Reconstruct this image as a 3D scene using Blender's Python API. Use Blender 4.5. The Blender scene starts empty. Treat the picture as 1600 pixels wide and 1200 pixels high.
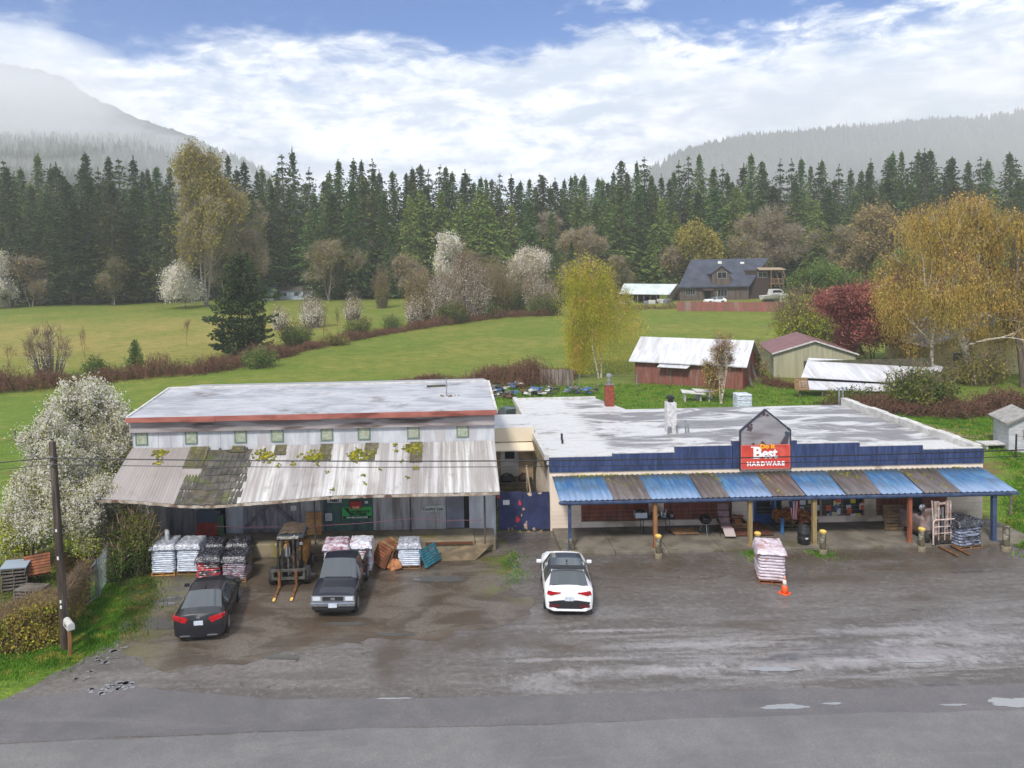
import bpy, math, random
import numpy as np
from mathutils import Vector, Matrix
rad = math.radians
SC = bpy.context.scene
COL = SC.collection
# ---------------------------------------------------------------- camera
FPX, PX, PY0, CAMH = 1200.0, 690.0, 452.0, 13.7      # focal length and principal point in photo pixels
PIT, ROLL = rad(2.5), 0.022
_r0 = Vector((1, 0, 0)); _u0 = Vector((0, math.sin(PIT), math.cos(PIT))); FWD = Vector((0, math.cos(PIT), -math.sin(PIT)))
RGT = _r0*math.cos(ROLL) - _u0*math.sin(ROLL); UPV = _r0*math.sin(ROLL) + _u0*math.cos(ROLL)
CPOS = Vector((0, 0, CAMH))
cd = bpy.data.cameras.new('camera'); cam = bpy.data.objects.new('camera', cd); COL.objects.link(cam)
cam.matrix_world = Matrix.Translation(CPOS) @ Matrix((RGT, UPV, -FWD)).transposed().to_4x4()
cd.sensor_width = 36; cd.lens = FPX/1600*36
cd.shift_x = (800-PX)/1600; cd.shift_y = -(600-PY0)/1600
cd.clip_start = .5; cd.clip_end = 20000
SC.camera = cam
SC.render.resolution_x = 1024; SC.render.resolution_y = 768
# ---------------------------------------------------------------- exposure
SC.view_settings.view_transform = 'Standard'; SC.view_settings.look = 'None'
SC.view_settings.exposure = 0.80; SC.view_settings.gamma = 1
try:
    SC.cycles.max_bounces = 8; SC.cycles.diffuse_bounces = 5; SC.cycles.glossy_bounces = 3
    SC.cycles.transparent_max_bounces = 8; SC.cycles.volume_bounces = 3
except Exception: pass

HAZE_D, HAZE_Y, HAZE_Z = .0004, 1400, 300          # pale air: density, far end, top
class NT:
    """tiny node helper"""
    def __init__(s, tree): s.t = tree; s.n = tree.nodes; s.l = tree.links
    def new(s, typ, ins=None, **kw):
        n = s.n.new(typ)
        for k, v in kw.items(): setattr(n, k, v)
        for k, v in (ins or {}).items():
            if isinstance(v, bpy.types.NodeSocket): s.l.new(v, n.inputs[k])
            else: n.inputs[k].default_value = v
        return n
    def m(s, op, a, b=None, c=None, clamp=False):
        n = s.n.new('ShaderNodeMath'); n.operation = op; n.use_clamp = clamp
        for i, v in enumerate((a, b, c)):
            if v is None: continue
            if isinstance(v, bpy.types.NodeSocket): s.l.new(v, n.inputs[i])
            else: n.inputs[i].default_value = v
        return n.outputs[0]
    def mr(s, v, a, b, c=0., d=1., smooth=True):
        n = s.new('ShaderNodeMapRange', {0: v, 1: a, 2: b, 3: c, 4: d})
        n.interpolation_type = 'SMOOTHSTEP' if smooth else 'LINEAR'
        return n.outputs[0]
    def mix(s, f, a, b, blend='MIX'):
        n = s.n.new('ShaderNodeMix'); n.data_type = 'RGBA'; n.blend_type = blend
        for i, v in ((0, f), (6, a), (7, b)):
            if isinstance(v, bpy.types.NodeSocket): s.l.new(v, n.inputs[i])
            elif i == 0: n.inputs[0].default_value = v
            else: n.inputs[i].default_value = (*v, 1) if len(v) == 3 else v
        return n.outputs[2]
    def noise(s, vec, scale, detail=4, rough=.55, dist=0.):
        n = s.new('ShaderNodeTexNoise', {'Scale': scale, 'Detail': detail, 'Roughness': rough, 'Distortion': dist})
        if vec is not None: s.l.new(vec, n.inputs['Vector'])
        return n.outputs['Fac']
    def mapv(s, vec, scale=(1, 1, 1), loc=(0, 0, 0), rot=(0, 0, 0)):
        return s.new('ShaderNodeMapping', {'Vector': vec, 'Scale': scale, 'Location': loc, 'Rotation': rot}).outputs[0]
    def xyz(s, vec):
        n = s.new('ShaderNodeSeparateXYZ', {0: vec}); return n.outputs
# ---------------------------------------------------------------- sky
SUN_EL, SUN_AZ = rad(48), rad(205)        # sun behind and a little left of the camera
W = bpy.data.worlds.new('World'); SC.world = W; W.use_nodes = True
w = NT(W.node_tree); w.n.clear()
tc = w.new('ShaderNodeTexCoord').outputs['Generated']
X, Y, Z = w.xyz(tc)[:3]
az = w.m('ARCTAN2', X, Y); el = w.m('ARCSINE', Z)
sky = w.new('ShaderNodeTexSky'); sky.sky_type = 'NISHITA'; sky.sun_disc = False
sky.sun_elevation = SUN_EL; sky.sun_rotation = SUN_AZ; sky.altitude = 100; sky.dust_density = .3; sky.ozone_density = 3
blue = w.mix(1.0, sky.outputs[0], (.0, .33, .72), 'MULTIPLY')
cv = w.new('ShaderNodeCombineXYZ', {0: az, 1: w.m('MULTIPLY', el, 2.1), 2: 0.3}).outputs[0]
big = w.noise(cv, 3.2, 4, .55, .5)
puff = w.noise(w.mapv(cv, (1, 1.25, 1)), 17, 9, .66, .35)
fine = w.noise(w.mapv(cv, (1, 1.6, 1), (3, 1, 0)), 7, 7, .58, .8)
b_el = w.mr(el, .30, .12, -.14, .5)
b_az = w.mr(az, -.02, .30, 0, .22)
b_lf = w.mr(az, -.24, -.48, 0, .2)
hi = w.mr(el, .36, .55, 0, .30)
d = w.m('ADD', w.m('ADD', w.m('MULTIPLY', big, 1.15), w.m('MULTIPLY', puff, w.mr(az, -.15, .15, .25, .6))), b_el)
d = w.m('ADD', w.m('ADD', d, b_az), w.m('ADD', b_lf, hi))
mask = w.mr(w.m('ADD', d, w.mr(az, -.15, .15, .10, -.09)), .80, 1.02)
shade = w.m('ADD', w.m('MULTIPLY', puff, .9), w.m('MULTIPLY', fine, .75))
lit = w.mr(shade, .68, 1.0)
big2 = w.noise(w.mapv(cv, (1, 1, 1), (5, 2, 1)), 4.5, 3, .5)
gr = w.m('MULTIPLY', w.mr(big2, .42, .62), w.mr(az, -.05, .35, .35, 1))
ccol = w.mix(lit, (4.3, 4.9, 5.9), (8.0, 8.1, 8.3))
ccol = w.mix(w.m('MULTIPLY', gr, .75), ccol, (3.9, 4.5, 5.6))
low = w.mr(el, .15, .02)
ccol = w.mix(w.m('MULTIPLY', low, .85), ccol, (6.0, 6.6, 7.4))
veil = w.m('MULTIPLY', w.mr(el, .28, .12, 0, .6), w.mr(fine, .25, .6, .6, 1.1))
b2 = w.mix(veil, blue, (6.3, 7.1, 8.3))
colr = w.mix(mask, b2, ccol)
bg = w.new('ShaderNodeBackground', {'Color': colr, 'Strength': .1})
wo = w.new('ShaderNodeOutputWorld'); w.l.new(bg.outputs[0], wo.inputs[0])
sl = bpy.data.lights.new('sun', 'SUN'); sl.energy = 2.2; sl.angle = rad(8); sl.color = (1, .955, .89)
so = bpy.data.objects.new('sun', sl); COL.objects.link(so)
sd = Vector((math.sin(SUN_AZ)*math.cos(SUN_EL), math.cos(SUN_AZ)*math.cos(SUN_EL), math.sin(SUN_EL)))
so.rotation_euler = sd.to_track_quat('Z', 'Y').to_euler(); so.location = (0, -30, 60)

# ---------------------------------------------------------------- photo pixel -> place in the world
def T(x, y):
    t = min(max((y-75)/135., 0), 1); return 3.0*t*t*(3-2*t)
def ray(u, v): return (RGT*((u-PX)/FPX) + UPV*(-(v-PY0)/FPX) + FWD)
def G(u, v, z=None):
    r = ray(u, v); zz = z or 0.
    for _ in range(12):
        k = (CAMH-zz)/(-r.z); p = CPOS + r*k
        if z is not None: break
        zz = T(p.x, p.y)
    return Vector((p.x, p.y, zz))
def PW(u, v, y):
    r = ray(u, v); return CPOS + r*(y/r.y)
def HT(u, v, base):           # height above base of what shows at pixel (u, v) at the base's distance
    return PW(u, v, base.y).z - base.z
# ---------------------------------------------------------------- objects
def props(o, label=None, cat=None, group=None, kind=None):
    if label: o['label'] = label
    if cat: o['category'] = cat
    if group: o['group'] = group
    if kind: o['kind'] = kind
    return o
def thing(name, label, cat, loc=(0, 0, 0), rot=0, group=None, tilt=None):
    o = bpy.data.objects.new(name, None); COL.objects.link(o); o.empty_display_size = .2
    o.location = loc; o.rotation_euler = (tilt[0] if tilt else 0, tilt[1] if tilt else 0, rot)
    return props(o, label, cat, group)
def link(name, me, mats, parent=None, smooth=False):
    o = bpy.data.objects.new(name, me); COL.objects.link(o)
    if not isinstance(mats, (list, tuple)): mats = [mats]
    for m in mats: me.materials.append(m)
    if smooth: me.polygons.foreach_set('use_smooth', [True]*len(me.polygons))
    if parent: o.parent = parent
    return o
def rig(o):   # copy of a thing with its parts and their parts
    c = o.copy(); COL.objects.link(c)
    for ch in [x for x in bpy.data.objects if x.parent == o]:
        d_ = rig(ch); d_.parent = c
    return c
_kids = {}
def copy_thing(o, loc, rot=0, scale=1, label=None, group=None):
    if o.name not in _kids:
        _kids[o.name] = [(ch, [g for g in bpy.data.objects if g.parent == ch]) for ch in bpy.data.objects if ch.parent == o]
    c = o.copy(); COL.objects.link(c); c.location = loc; c.rotation_euler = (0, 0, rot)
    c.scale = (scale,)*3 if not hasattr(scale, '__len__') else scale
    for ch, gs in _kids[o.name]:
        k = ch.copy(); COL.objects.link(k); k.parent = c
        for g in gs:
            q = g.copy(); COL.objects.link(q); q.parent = k
    if label: c['label'] = label
    if group: c['group'] = group
    return c
class MB:
    def __init__(s): s.v = []; s.f = []; s.mi = []; s.cur = 0
    def add(s, vs, fs):
        o = len(s.v); s.v += [tuple(p) for p in vs]; s.f += [tuple(i+o for i in f) for f in fs]; s.mi += [s.cur]*len(fs); return s
    def box(s, x0, x1, y0, y1, z0, z1, rot=None, piv=(0, 0, 0)):
        vs = [Vector((x, y, z)) for z in (z0, z1) for y in (y0, y1) for x in (x0, x1)]
        if rot is not None:
            P = Vector(piv); vs = [rot @ (p-P) + P for p in vs]
        return s.add(vs, [(0, 2, 3, 1), (4, 5, 7, 6), (0, 1, 5, 4), (2, 6, 7, 3), (0, 4, 6, 2), (1, 3, 7, 5)])
    def cbox(s, c, sz, rot=None):
        c = Vector(c); h = Vector(sz)/2
        return s.box(c.x-h.x, c.x+h.x, c.y-h.y, c.y+h.y, c.z-h.z, c.z+h.z, rot, c)
    def quad(s, *p): return s.add(p, [tuple(range(len(p)))])
    def tube(s, p0, p1, r0, r1=None, n=8, cap=True):
        p0, p1 = Vector(p0), Vector(p1); r1 = r0 if r1 is None else r1
        d = (p1-p0).normalized(); a = d.orthogonal().normalized(); b = d.cross(a)
        vs = [p+(a*math.cos(t)+b*math.sin(t))*r for p, r in ((p0, r0), (p1, r1)) for t in [2*math.pi*i/n for i in range(n)]]
        fs = [(i, (i+1) % n, n+(i+1) % n, n+i) for i in range(n)]
        if cap: fs += [tuple(range(n))[::-1], tuple(range(n, 2*n))]
        return s.add(vs, fs)
    def path(s, pts, r, n=6):
        for a, b in zip(pts[:-1], pts[1:]): s.tube(a, b, r, r, n)
        return s
    def lathe(s, prof, c=(0, 0, 0), n=16, rot=None):
        c = Vector(c); vs = []
        for r, z in prof:
            for i in range(n):
                t = 2*math.pi*i/n; p = Vector((r*math.cos(t), r*math.sin(t), z))
                if rot is not None: p = rot @ p
                vs.append(c+p)
        fs = [(j*n+i, j*n+(i+1) % n, (j+1)*n+(i+1) % n, (j+1)*n+i) for j in range(len(prof)-1) for i in range(n)]
        fs += [tuple(range(n))[::-1], tuple((len(prof)-1)*n+i for i in range(n))]
        return s.add(vs, fs)
    def prism(s, poly, y0, y1):        # poly in x,z ; extruded along y
        n = len(poly)
        vs = [(x, y0, z) for x, z in poly] + [(x, y1, z) for x, z in poly]
        return s.add(vs, [tuple(range(n)), tuple(range(n, 2*n))[::-1]] + [(i, n+i, n+(i+1) % n, (i+1) % n) for i in range(n)])
    def prismx(s, poly, x0, x1):       # poly in y,z ; extruded along x
        n = len(poly)
        vs = [(x0, y, z) for y, z in poly] + [(x1, y, z) for y, z in poly]
        return s.add(vs, [tuple(range(n))[::-1], tuple(range(n, 2*n))] + [(i, (i+1) % n, n+(i+1) % n, n+i) for i in range(n)])
    def slab(s, a, b, c, d, th):       # quad a b c d thickened downwards
        q = [Vector(p) for p in (a, b, c, d)]; lo = [p-Vector((0, 0, th)) for p in q]
        return s.add(q+lo, [(0, 1, 2, 3), (7, 6, 5, 4), (0, 4, 5, 1), (1, 5, 6, 2), (2, 6, 7, 3), (3, 7, 4, 0)])
    def build(s, name, mats, parent=None, smooth=False, bevel=0, world=False):
        off = parent_off(parent) if world else Vector((0, 0, 0))
        me = bpy.data.meshes.new(name); me.from_pydata([tuple(Vector(p)-off) for p in s.v] if world else s.v, [], s.f)
        o = link(name, me, mats, parent, smooth)
        if isinstance(mats, (list, tuple)): me.polygons.foreach_set('material_index', s.mi)
        import bmesh
        bm = bmesh.new(); bm.from_mesh(me); bmesh.ops.recalc_face_normals(bm, faces=bm.faces); bm.to_mesh(me); bm.free()
        if bevel:
            b = o.modifiers.new('bevel', 'BEVEL'); b.width = bevel; b.segments = 2; b.limit_method = 'ANGLE'
        return o
def parent_off(p):
    o = Vector((0, 0, 0))
    while p is not None: o += Vector(p.location); p = p.parent
    return o
def npmesh(name, V, F, mats, parent=None, smooth=False):
    V = np.asarray(V, dtype=np.float32).reshape(-1, 3); F = np.asarray(F, dtype=np.int32); k = F.shape[1]
    me = bpy.data.meshes.new(name)
    me.vertices.add(len(V)); me.vertices.foreach_set('co', V.ravel())
    me.loops.add(F.size); me.loops.foreach_set('vertex_index', F.ravel())
    me.polygons.add(len(F)); me.polygons.foreach_set('loop_start', np.arange(0, F.size, k, dtype=np.int32))
    try: me.polygons.foreach_set('loop_total', np.full(len(F), k, dtype=np.int32))
    except Exception: pass
    me.update(calc_edges=True); me.validate()
    return link(name, me, mats, parent, smooth)
def grid(name, xs, ys, zf, mats, parent=None, smooth=True):
    xs, ys = np.asarray(xs, float), np.asarray(ys, float)
    V = np.array([[x, y, zf(x, y)] for y in ys for x in xs]); nx = len(xs)
    F = [[j*nx+i, j*nx+i+1, (j+1)*nx+i+1, (j+1)*nx+i] for j in range(len(ys)-1) for i in range(nx-1)]
    return npmesh(name, V, F, mats, parent, smooth)
def text(body, size, mat, parent, loc, rot=(rad(90), 0, 0), name='lettering', align='CENTER', bold=0., sx=1., thick=.004, space=1.):
    c = bpy.data.curves.new('t', 'FONT'); c.body = body; c.size = size; c.align_x = align; c.offset = bold; c.extrude = thick
    c.space_character = space; c.resolution_u = 3
    t = bpy.data.objects.new('t', c); COL.objects.link(t)
    bpy.context.view_layer.update()
    me = bpy.data.meshes.new_from_object(t.evaluated_get(bpy.context.evaluated_depsgraph_get()))
    bpy.data.objects.remove(t); me.materials.clear()
    o = link(name, me, mat, parent); o.location = loc; o.rotation_euler = rot; o.scale = (sx, 1, 1)
    return o
# ---------------------------------------------------------------- materials
_M = {}
def srgb(*c):
    return tuple(((x/255.)/12.92 if x/255. <= .04045 else ((x/255.+.055)/1.055)**2.4) for x in c)
def base(name):
    m = bpy.data.materials.new(name); m.use_nodes = True; t = NT(m.node_tree); t.n.clear()
    b = t.new('ShaderNodeBsdfPrincipled'); o = t.new('ShaderNodeOutputMaterial'); t.l.new(b.outputs[0], o.inputs[0])
    return m, t, b
def mat(name, c1, c2=None, scale=3., rough=.75, bump=0., metal=0., stretch=(1, 1, 1), c3=None, s3=.6, island=0., detail=5,
        spec=.4, lo=.35, hi=.65, coord='Object', objvar=0., bscale=None, trans=0., coat=0., sheen=0.):
    if name in _M: return _M[name]
    m, t, b = base(name)
    vec = t.new('ShaderNodeTexCoord').outputs[coord] if coord != 'World' else t.new('ShaderNodeNewGeometry').outputs['Position']
    vec = t.mapv(vec, stretch)
    if c2 is None and bump == 0 and not island:
        b.inputs['Base Color'].default_value = (*c1, 1)
        b.inputs['Roughness'].default_value = rough
    else:
        n = t.noise(vec, scale, detail)
        col = t.mix(t.mr(n, lo, hi), c1, c2 or c1)
        if c3:
            n3 = t.noise(t.mapv(vec, (1, 1, 1), (7, 3, 1)), scale*s3, 3)
            col = t.mix(t.mr(n3, .52, .66), col, c3)
        if island:
            ri = t.new('ShaderNodeNewGeometry').outputs['Random Per Island']
            col = t.mix(1., col, t.new('ShaderNodeCombineColor', {0: t.mr(ri, 0, 1, 1-island, 1+island, False), 1: t.mr(ri, 0, 1, 1-island, 1+island*.9, False), 2: t.mr(ri, 0, 1, 1-island, 1+island*.7, False)}).outputs[0], 'MULTIPLY')
        if objvar:
            oi = t.new('ShaderNodeObjectInfo').outputs['Random']
            hs = t.new('ShaderNodeHueSaturation', {'Hue': t.mr(oi, 0, 1, .5-objvar*.10, .5+objvar*.07, False), 'Value': t.mr(t.m('FRACT', t.m('MULTIPLY', oi, 7.3)), 0, 1, 1-objvar, 1+objvar, False), 'Color': col})
            col = hs.outputs[0]
        t.l.new(col, b.inputs['Base Color'])
        b.inputs['Roughness'].default_value = rough
        if bump:
            nb = t.noise(vec, bscale or scale*3, 4) if bscale else n
            bp = t.new('ShaderNodeBump', {'Height': nb, 'Strength': bump, 'Distance': .05})
            t.l.new(bp.outputs[0], b.inputs['Normal'])
    b.inputs['Metallic'].default_value = metal
    b.inputs['Specular IOR Level'].default_value = spec
    if coat: b.inputs['Coat Weight'].default_value = coat; b.inputs['Coat Roughness'].default_value = .08
    if trans:                      # thin leaves let a little light through
        tr = t.new('ShaderNodeBsdfTranslucent'); mx = t.new('ShaderNodeMixShader', {0: trans})
        src = b.inputs['Base Color']
        if src.links: t.l.new(src.links[0].from_socket, tr.inputs[0])
        else: tr.inputs[0].default_value = src.default_value
        t.l.new(b.outputs[0], mx.inputs[1]); t.l.new(tr.outputs[0], mx.inputs[2])
        out = [n for n in t.n if n.type == 'OUTPUT_MATERIAL'][0]; t.l.new(mx.outputs[0], out.inputs[0])
    _M[name] = m
    return m
# ================================================================ THE GROUND
def ground_mat():
    m, t, b = base('field_grass')
    P = t.new('ShaderNodeNewGeometry').outputs['Position']; x, y, z = t.xyz(P)[:3]
    n1 = t.noise(t.mapv(P, (1, 1.6, 1)), .045, 5, .6, .6); n2 = t.noise(P, .5, 6, .65); n3 = t.noise(P, 6., 4, .7)
    g = t.mix(t.mr(n1, .38, .62), srgb(108, 120, 44), srgb(134, 130, 60))
    g = t.mix(t.mr(n2, .35, .7, 0, .7), g, srgb(88, 110, 38))
    g = t.mix(t.mr(y, 105, 60, 0, .65), g, srgb(94, 124, 42))
    dry = t.m('MULTIPLY', t.mr(y, 90, 120), t.mr(x, -12, -40))
    dry = t.m('MULTIPLY', dry, t.mr(y, 165, 145))
    dry = t.m('MULTIPLY', dry, t.mr(t.noise(P, .07, 5, .6), .3, .6, .35, 1))
    g = t.mix(t.m('MULTIPLY', dry, .9), g, srgb(160, 140, 82))
    n4 = t.noise(t.mapv(P, (1, 2.2, 1), (9, 9, 0)), .16, 5, .6)
    g = t.mix(t.mr(n4, .56, .72, 0, .6), g, srgb(140, 122, 68))
    n7 = t.noise(t.mapv(P, (.5, 2., 1), (2, 8, 0)), 1.1, 6, .7); g = t.mix(t.mr(n7, .48, .62, 0, .6), g, srgb(80, 100, 36)); g = t.mix(t.mr(n7, .46, .34, 0, .5), g, srgb(156, 148, 78))
    g = t.mix(t.mr(n3, .45, .62, .0, .5), g, srgb(70, 90, 34))
    earth = t.m('MULTIPLY', t.mr(y, 60, 44), t.mr(t.noise(P, .35, 5), .5, .66))
    g = t.mix(earth, g, srgb(110, 92, 62))
    forest = t.mr(t.m('ADD', y, t.m('MULTIPLY', n2, 8)), 208, 214)
    g = t.mix(forest, g, srgb(66, 60, 40))
    t.l.new(g, b.inputs['Base Color']); b.inputs['Roughness'].default_value = .9; b.inputs['Specular IOR Level'].default_value = .15
    hgt = t.m('ADD', t.m('MULTIPLY', n3, .35), n2)
    t.l.new(t.new('ShaderNodeBump', {'Height': hgt, 'Strength': .8, 'Distance': .35}).outputs[0], b.inputs['Normal'])
    return m
xs = np.concatenate([[-3000, -1500, -800, -400, -250], np.linspace(-180, 220, 90), [300, 450, 900, 1600, 3000]])
ys = np.concatenate([[-300, -60, 0], np.linspace(10, 260, 130), [300, 400, 700, 1200, 2200, 3600]])
def zground(x, y):
    z = T(x, y)
    if 60 < y < 230: z += .12*math.sin(x*.11+y*.05)*math.sin(y*.09)*min(1, (y-60)/20)
    return z-.02
o = grid('ground', xs, ys, zground, ground_mat()); props(o, kind='structure')

DK, PL, BR = (52, 50, 56), (168, 164, 166), (70, 60, 48)      # oil and damp, dried silt, mud
SPOTS = [(1225, 1030, .9, .3, DK, .8), (1250, 1100, 1.6, .25, DK, .7), (1530, 1082, 2.2, .45, DK, .8), (1350, 1108, 2., .2, DK, .6), (1440, 935, 1.0, .35, BR, .8), (1290, 905, 1.6, .4, BR, .8), (1180, 978, 1.4, .4, BR, .7), (890, 1012, 1.2, .25, BR, .8),
         (1330, 1036, 4.5, .35, PL, .55), (1040, 1048, 4.0, .28, PL, .5), (1090, 1008, 4.0, .22, PL, .45), (1390, 985, 3.0, .28, PL, .45), (1500, 1000, 2.5, .35, PL, .5), (970, 985, 2.2, .12, PL, .6), (850, 1065, 1.2, .5, PL, .4), (900, 1030, 2.5, .12, PL, .5), (1450, 1020, 2.2, .5, PL, .45), (610, 1022, .55, 1.5, BR, .7), (760, 1005, 2.4, .6, BR, .6), (1330, 870, 5, .5, BR, .6), (1480, 885, 3, .6, BR, .6), (1000, 885, 5, .6, BR, .4)]
def asphalt(name, road=False, tint=None):
    m, t, b = base(name)
    P = t.new('ShaderNodeNewGeometry').outputs['Position']; x, y, z = t.xyz(P)[:3]
    lng = t.mapv(P, (.30, 1.5, 1), rot=(0, 0, rad(-2)))
    n1 = t.noise(lng, .55, 7, .62, .8); n2 = t.noise(P, .28, 6, .6, .5); grit = t.noise(P, 13, 4, .85); n5 = t.noise(P, 1.6, 6, .65)
    spk = t.new('ShaderNodeTexVoronoi', {'Vector': P, 'Scale': 14.}).outputs['Color']
    if road:
        c = t.mix(t.mr(n5, .3, .7), srgb(112, 110, 111), srgb(124, 121, 121))
        c = t.mix(t.mr(n2, .42, .66, 0, .8), c, srgb(98, 98, 100)); c = t.mix(t.mr(n1, .5, .7, 0, .6), c, srgb(132, 129, 127))
        c = t.mix(t.mr(grit, .46, .58, 0, .55), c, srgb(88, 86, 86))
        c = t.mix(t.mr(grit, .56, .68, 0, .6), c, srgb(158, 153, 148)); n8 = t.noise(P, 9, 4, .75); c = t.mix(t.mr(n8, .3, .7, 0, .35), c, srgb(92, 90, 88))
        wet = t.mr(n2, .56, .7, 0, .25)
    else:
        c = t.mix(t.mr(n1, .38, .64), srgb(88, 83, 80), srgb(114, 109, 106))
        c = t.mix(t.mr(n2, .42, .66, 0, .6), c, srgb(80, 74, 70))
        mud = t.m('MULTIPLY', t.mr(y, 27.5, 34.5), t.mr(t.noise(P, .4, 6, .65, .5), .33, .6))
        c = t.mix(t.m('MULTIPLY', mud, .75), c, srgb(80, 68, 54))
        mud2 = t.mr(t.noise(t.mapv(lng, loc=(4, 7, 0)), 1.3, 6, .65), .62, .72, 0, .8)
        c = t.mix(mud2, c, srgb(74, 66, 54))
        # dried silt left in long streaks where water ran
        sv = t.mr(t.noise(t.mapv(P, (.12, 1.1, 1), (3, 2, 0)), 1.1, 9, .72, .3), .50, .57)
        sv2 = t.mr(t.noise(t.mapv(P, (.12, 1.1, 1), (3, 2, 0)), 1.1, 9, .72, .3), .66, .57)
        silt = t.m('MULTIPLY', t.m('MULTIPLY', sv, sv2), t.m('MULTIPLY', t.mr(y, 29, 26), t.mr(x, 0, 9)))
        c = t.mix(t.m('MULTIPLY', silt, .5), c, srgb(150, 146, 146))
        c = t.mix(t.mr(grit, .46, .60, 0, .5), c, srgb(70, 64, 61))
        c = t.mix(t.mr(grit, .57, .70, 0, .5), c, srgb(150, 143, 138))
        cr = t.new('ShaderNodeTexVoronoi', {'Vector': t.mapv(t.new('ShaderNodeVectorMath', {0: P, 1: t.new('ShaderNodeTexNoise', {'Vector': P, 'Scale': .8, 'Detail': 5.}).outputs['Color']}).outputs[0], (.16, .30, 1)), 'Scale': 1.}, feature='DISTANCE_TO_EDGE').outputs['Distance']
        crack = t.m('MULTIPLY', t.mr(cr, .007, .001), t.mr(n5, .48, .6))
        c = t.mix(t.m('MULTIPLY', crack, .8), c, srgb(46, 42, 38))
        n8 = t.noise(P, 4.5, 6, .75); c = t.mix(t.mr(n8, .5, .62, 0, .45), c, srgb(72, 66, 62)); c = t.mix(t.mr(n8, .48, .36, 0, .35), c, srgb(138, 132, 129))
        wob = t.m('ADD', t.m('MULTIPLY', t.m('SUBTRACT', n5, .5), 3.2), t.m('MULTIPLY', t.m('SUBTRACT', n8, .5), 1.8))
        for (u, v, rx, ry, col_, k_) in SPOTS:
            q = G(u, v, 0); dx = t.m('DIVIDE', t.m('SUBTRACT', x, q.x), rx); dy = t.m('DIVIDE', t.m('SUBTRACT', y, q.y), ry)
            dd = t.m('ADD', t.m('SQRT', t.m('ADD', t.m('MULTIPLY', dx, dx), t.m('MULTIPLY', dy, dy))), wob)
            c = t.mix(t.mr(dd, 1.5, .2, 0, k_*(.7 if col_ is PL else 1)), c, srgb(*col_))
        wet = t.m('MAXIMUM', t.mr(n1, .40, .62, 0, .9), t.m('MULTIPLY', mud, .6))
    if tint: c = t.mix(1., c, tint, 'MULTIPLY')
    t.l.new(c, b.inputs['Base Color'])
    t.l.new(t.mr(wet, 0, 1, .66, .20 if not road else .42), b.inputs['Roughness'])
    b.inputs['Specular IOR Level'].default_value = .5 if not road else .35
    hg = t.m('ADD', t.m('MULTIPLY', grit, .5), t.m('MULTIPLY', n5, .8))
    t.l.new(t.new('ShaderNodeBump', {'Height': hg, 'Strength': .35, 'Distance': .03}).outputs[0], b.inputs['Normal'])
    return m
M_LOT = asphalt('lot_asphalt'); M_ROAD = asphalt('road_asphalt', True)
def mud_mat():
    m, t, b = base('muddy_gravel')
    P = t.new('ShaderNodeNewGeometry').outputs['Position']; x, y, z = t.xyz(P)[:3]
    n1 = t.noise(t.mapv(P, (.6, 1.3, 1), rot=(0, 0, rad(-8))), .7, 7, .65, .7); n2 = t.noise(P, .35, 5); grit = t.noise(P, 10, 5, .85)
    c = t.mix(t.mr(n1, .42, .58), srgb(82, 72, 62), srgb(108, 99, 90))
    c = t.mix(t.mr(n2, .48, .66, 0, .7), c, srgb(82, 66, 50))
    c = t.mix(t.mr(grit, .46, .60, 0, .6), c, srgb(58, 51, 44))
    c = t.mix(t.mr(grit, .56, .68, 0, .55), c, srgb(138, 128, 118))
    # moss and grass growing along the left edge and by the dock end
    gl = t.m('MULTIPLY', t.mr(x, -8.8, -13), t.mr(t.noise(P, .8, 6, .6), .36, .56))
    ge = t.m('MULTIPLY', t.m('MULTIPLY', t.mr(x, .6, 2.6), t.mr(y, 29, 31)), t.mr(t.noise(P, .7, 6), .44, .58))
    c = t.mix(t.m('MULTIPLY', t.m('ADD', gl, ge, clamp=True), .8), c, srgb(96, 98, 42))
    t.l.new(c, b.inputs['Base Color'])
    wet = t.mr(n1, .60, .42)
    pud = t.m('MULTIPLY', t.mr(n1, .375, .35), 1.)
    rg = t.mr(wet, 0, 1, .62, .26)
    t.l.new(t.mix(pud, t.new('ShaderNodeCombineColor', {0: rg}).outputs[0], (.05, .05, .05)), b.inputs['Roughness'])
    b.inputs['Specular IOR Level'].default_value = .55
    hg = t.m('ADD', t.m('MULTIPLY', grit, .6), t.m('MULTIPLY', n1, 1.2))
    hg = t.m('MULTIPLY', hg, t.mr(pud, 0, 1, 1, .05))
    t.l.new(t.new('ShaderNodeBump', {'Height': hg, 'Strength': .45, 'Distance': .05}).outputs[0], b.inputs['Normal'])
    return m
def rough_sheet(name, pts, z, m, sub=.35, seed=1, amp=.25):
    """flat sheet with a slightly ragged outline"""
    rng = random.Random(seed); out = []
    for (a, b_) in zip(pts, pts[1:]+pts[:1]):
        a, b_ = Vector(a), Vector(b_); L = (b_-a).length; n = max(1, int(L/sub)); nrm = Vector((-(b_-a).y, (b_-a).x)).normalized()
        ph = rng.random()*9
        for i in range(n):
            k = i/n; s_ = i*sub
            out.append(a.lerp(b_, k)+nrm*(amp*(math.sin(s_*.9+ph)*.5+math.sin(s_*2.3+ph*2)*.3+rng.uniform(-.3, .3))*min(1, k*(1-k)*n*.5)))
    from mathutils.geometry import tessellate_polygon
    tr = tessellate_polygon([[Vector((p.x, p.y, 0)) for p in out]])
    o = MB().add([(p.x, p.y, z) for p in out], [tuple(t_) for t_ in tr]).build(name, m)
    return props(o, kind='structure')
E = lambda u, v: tuple(G(u, v, 0).xy)
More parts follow.
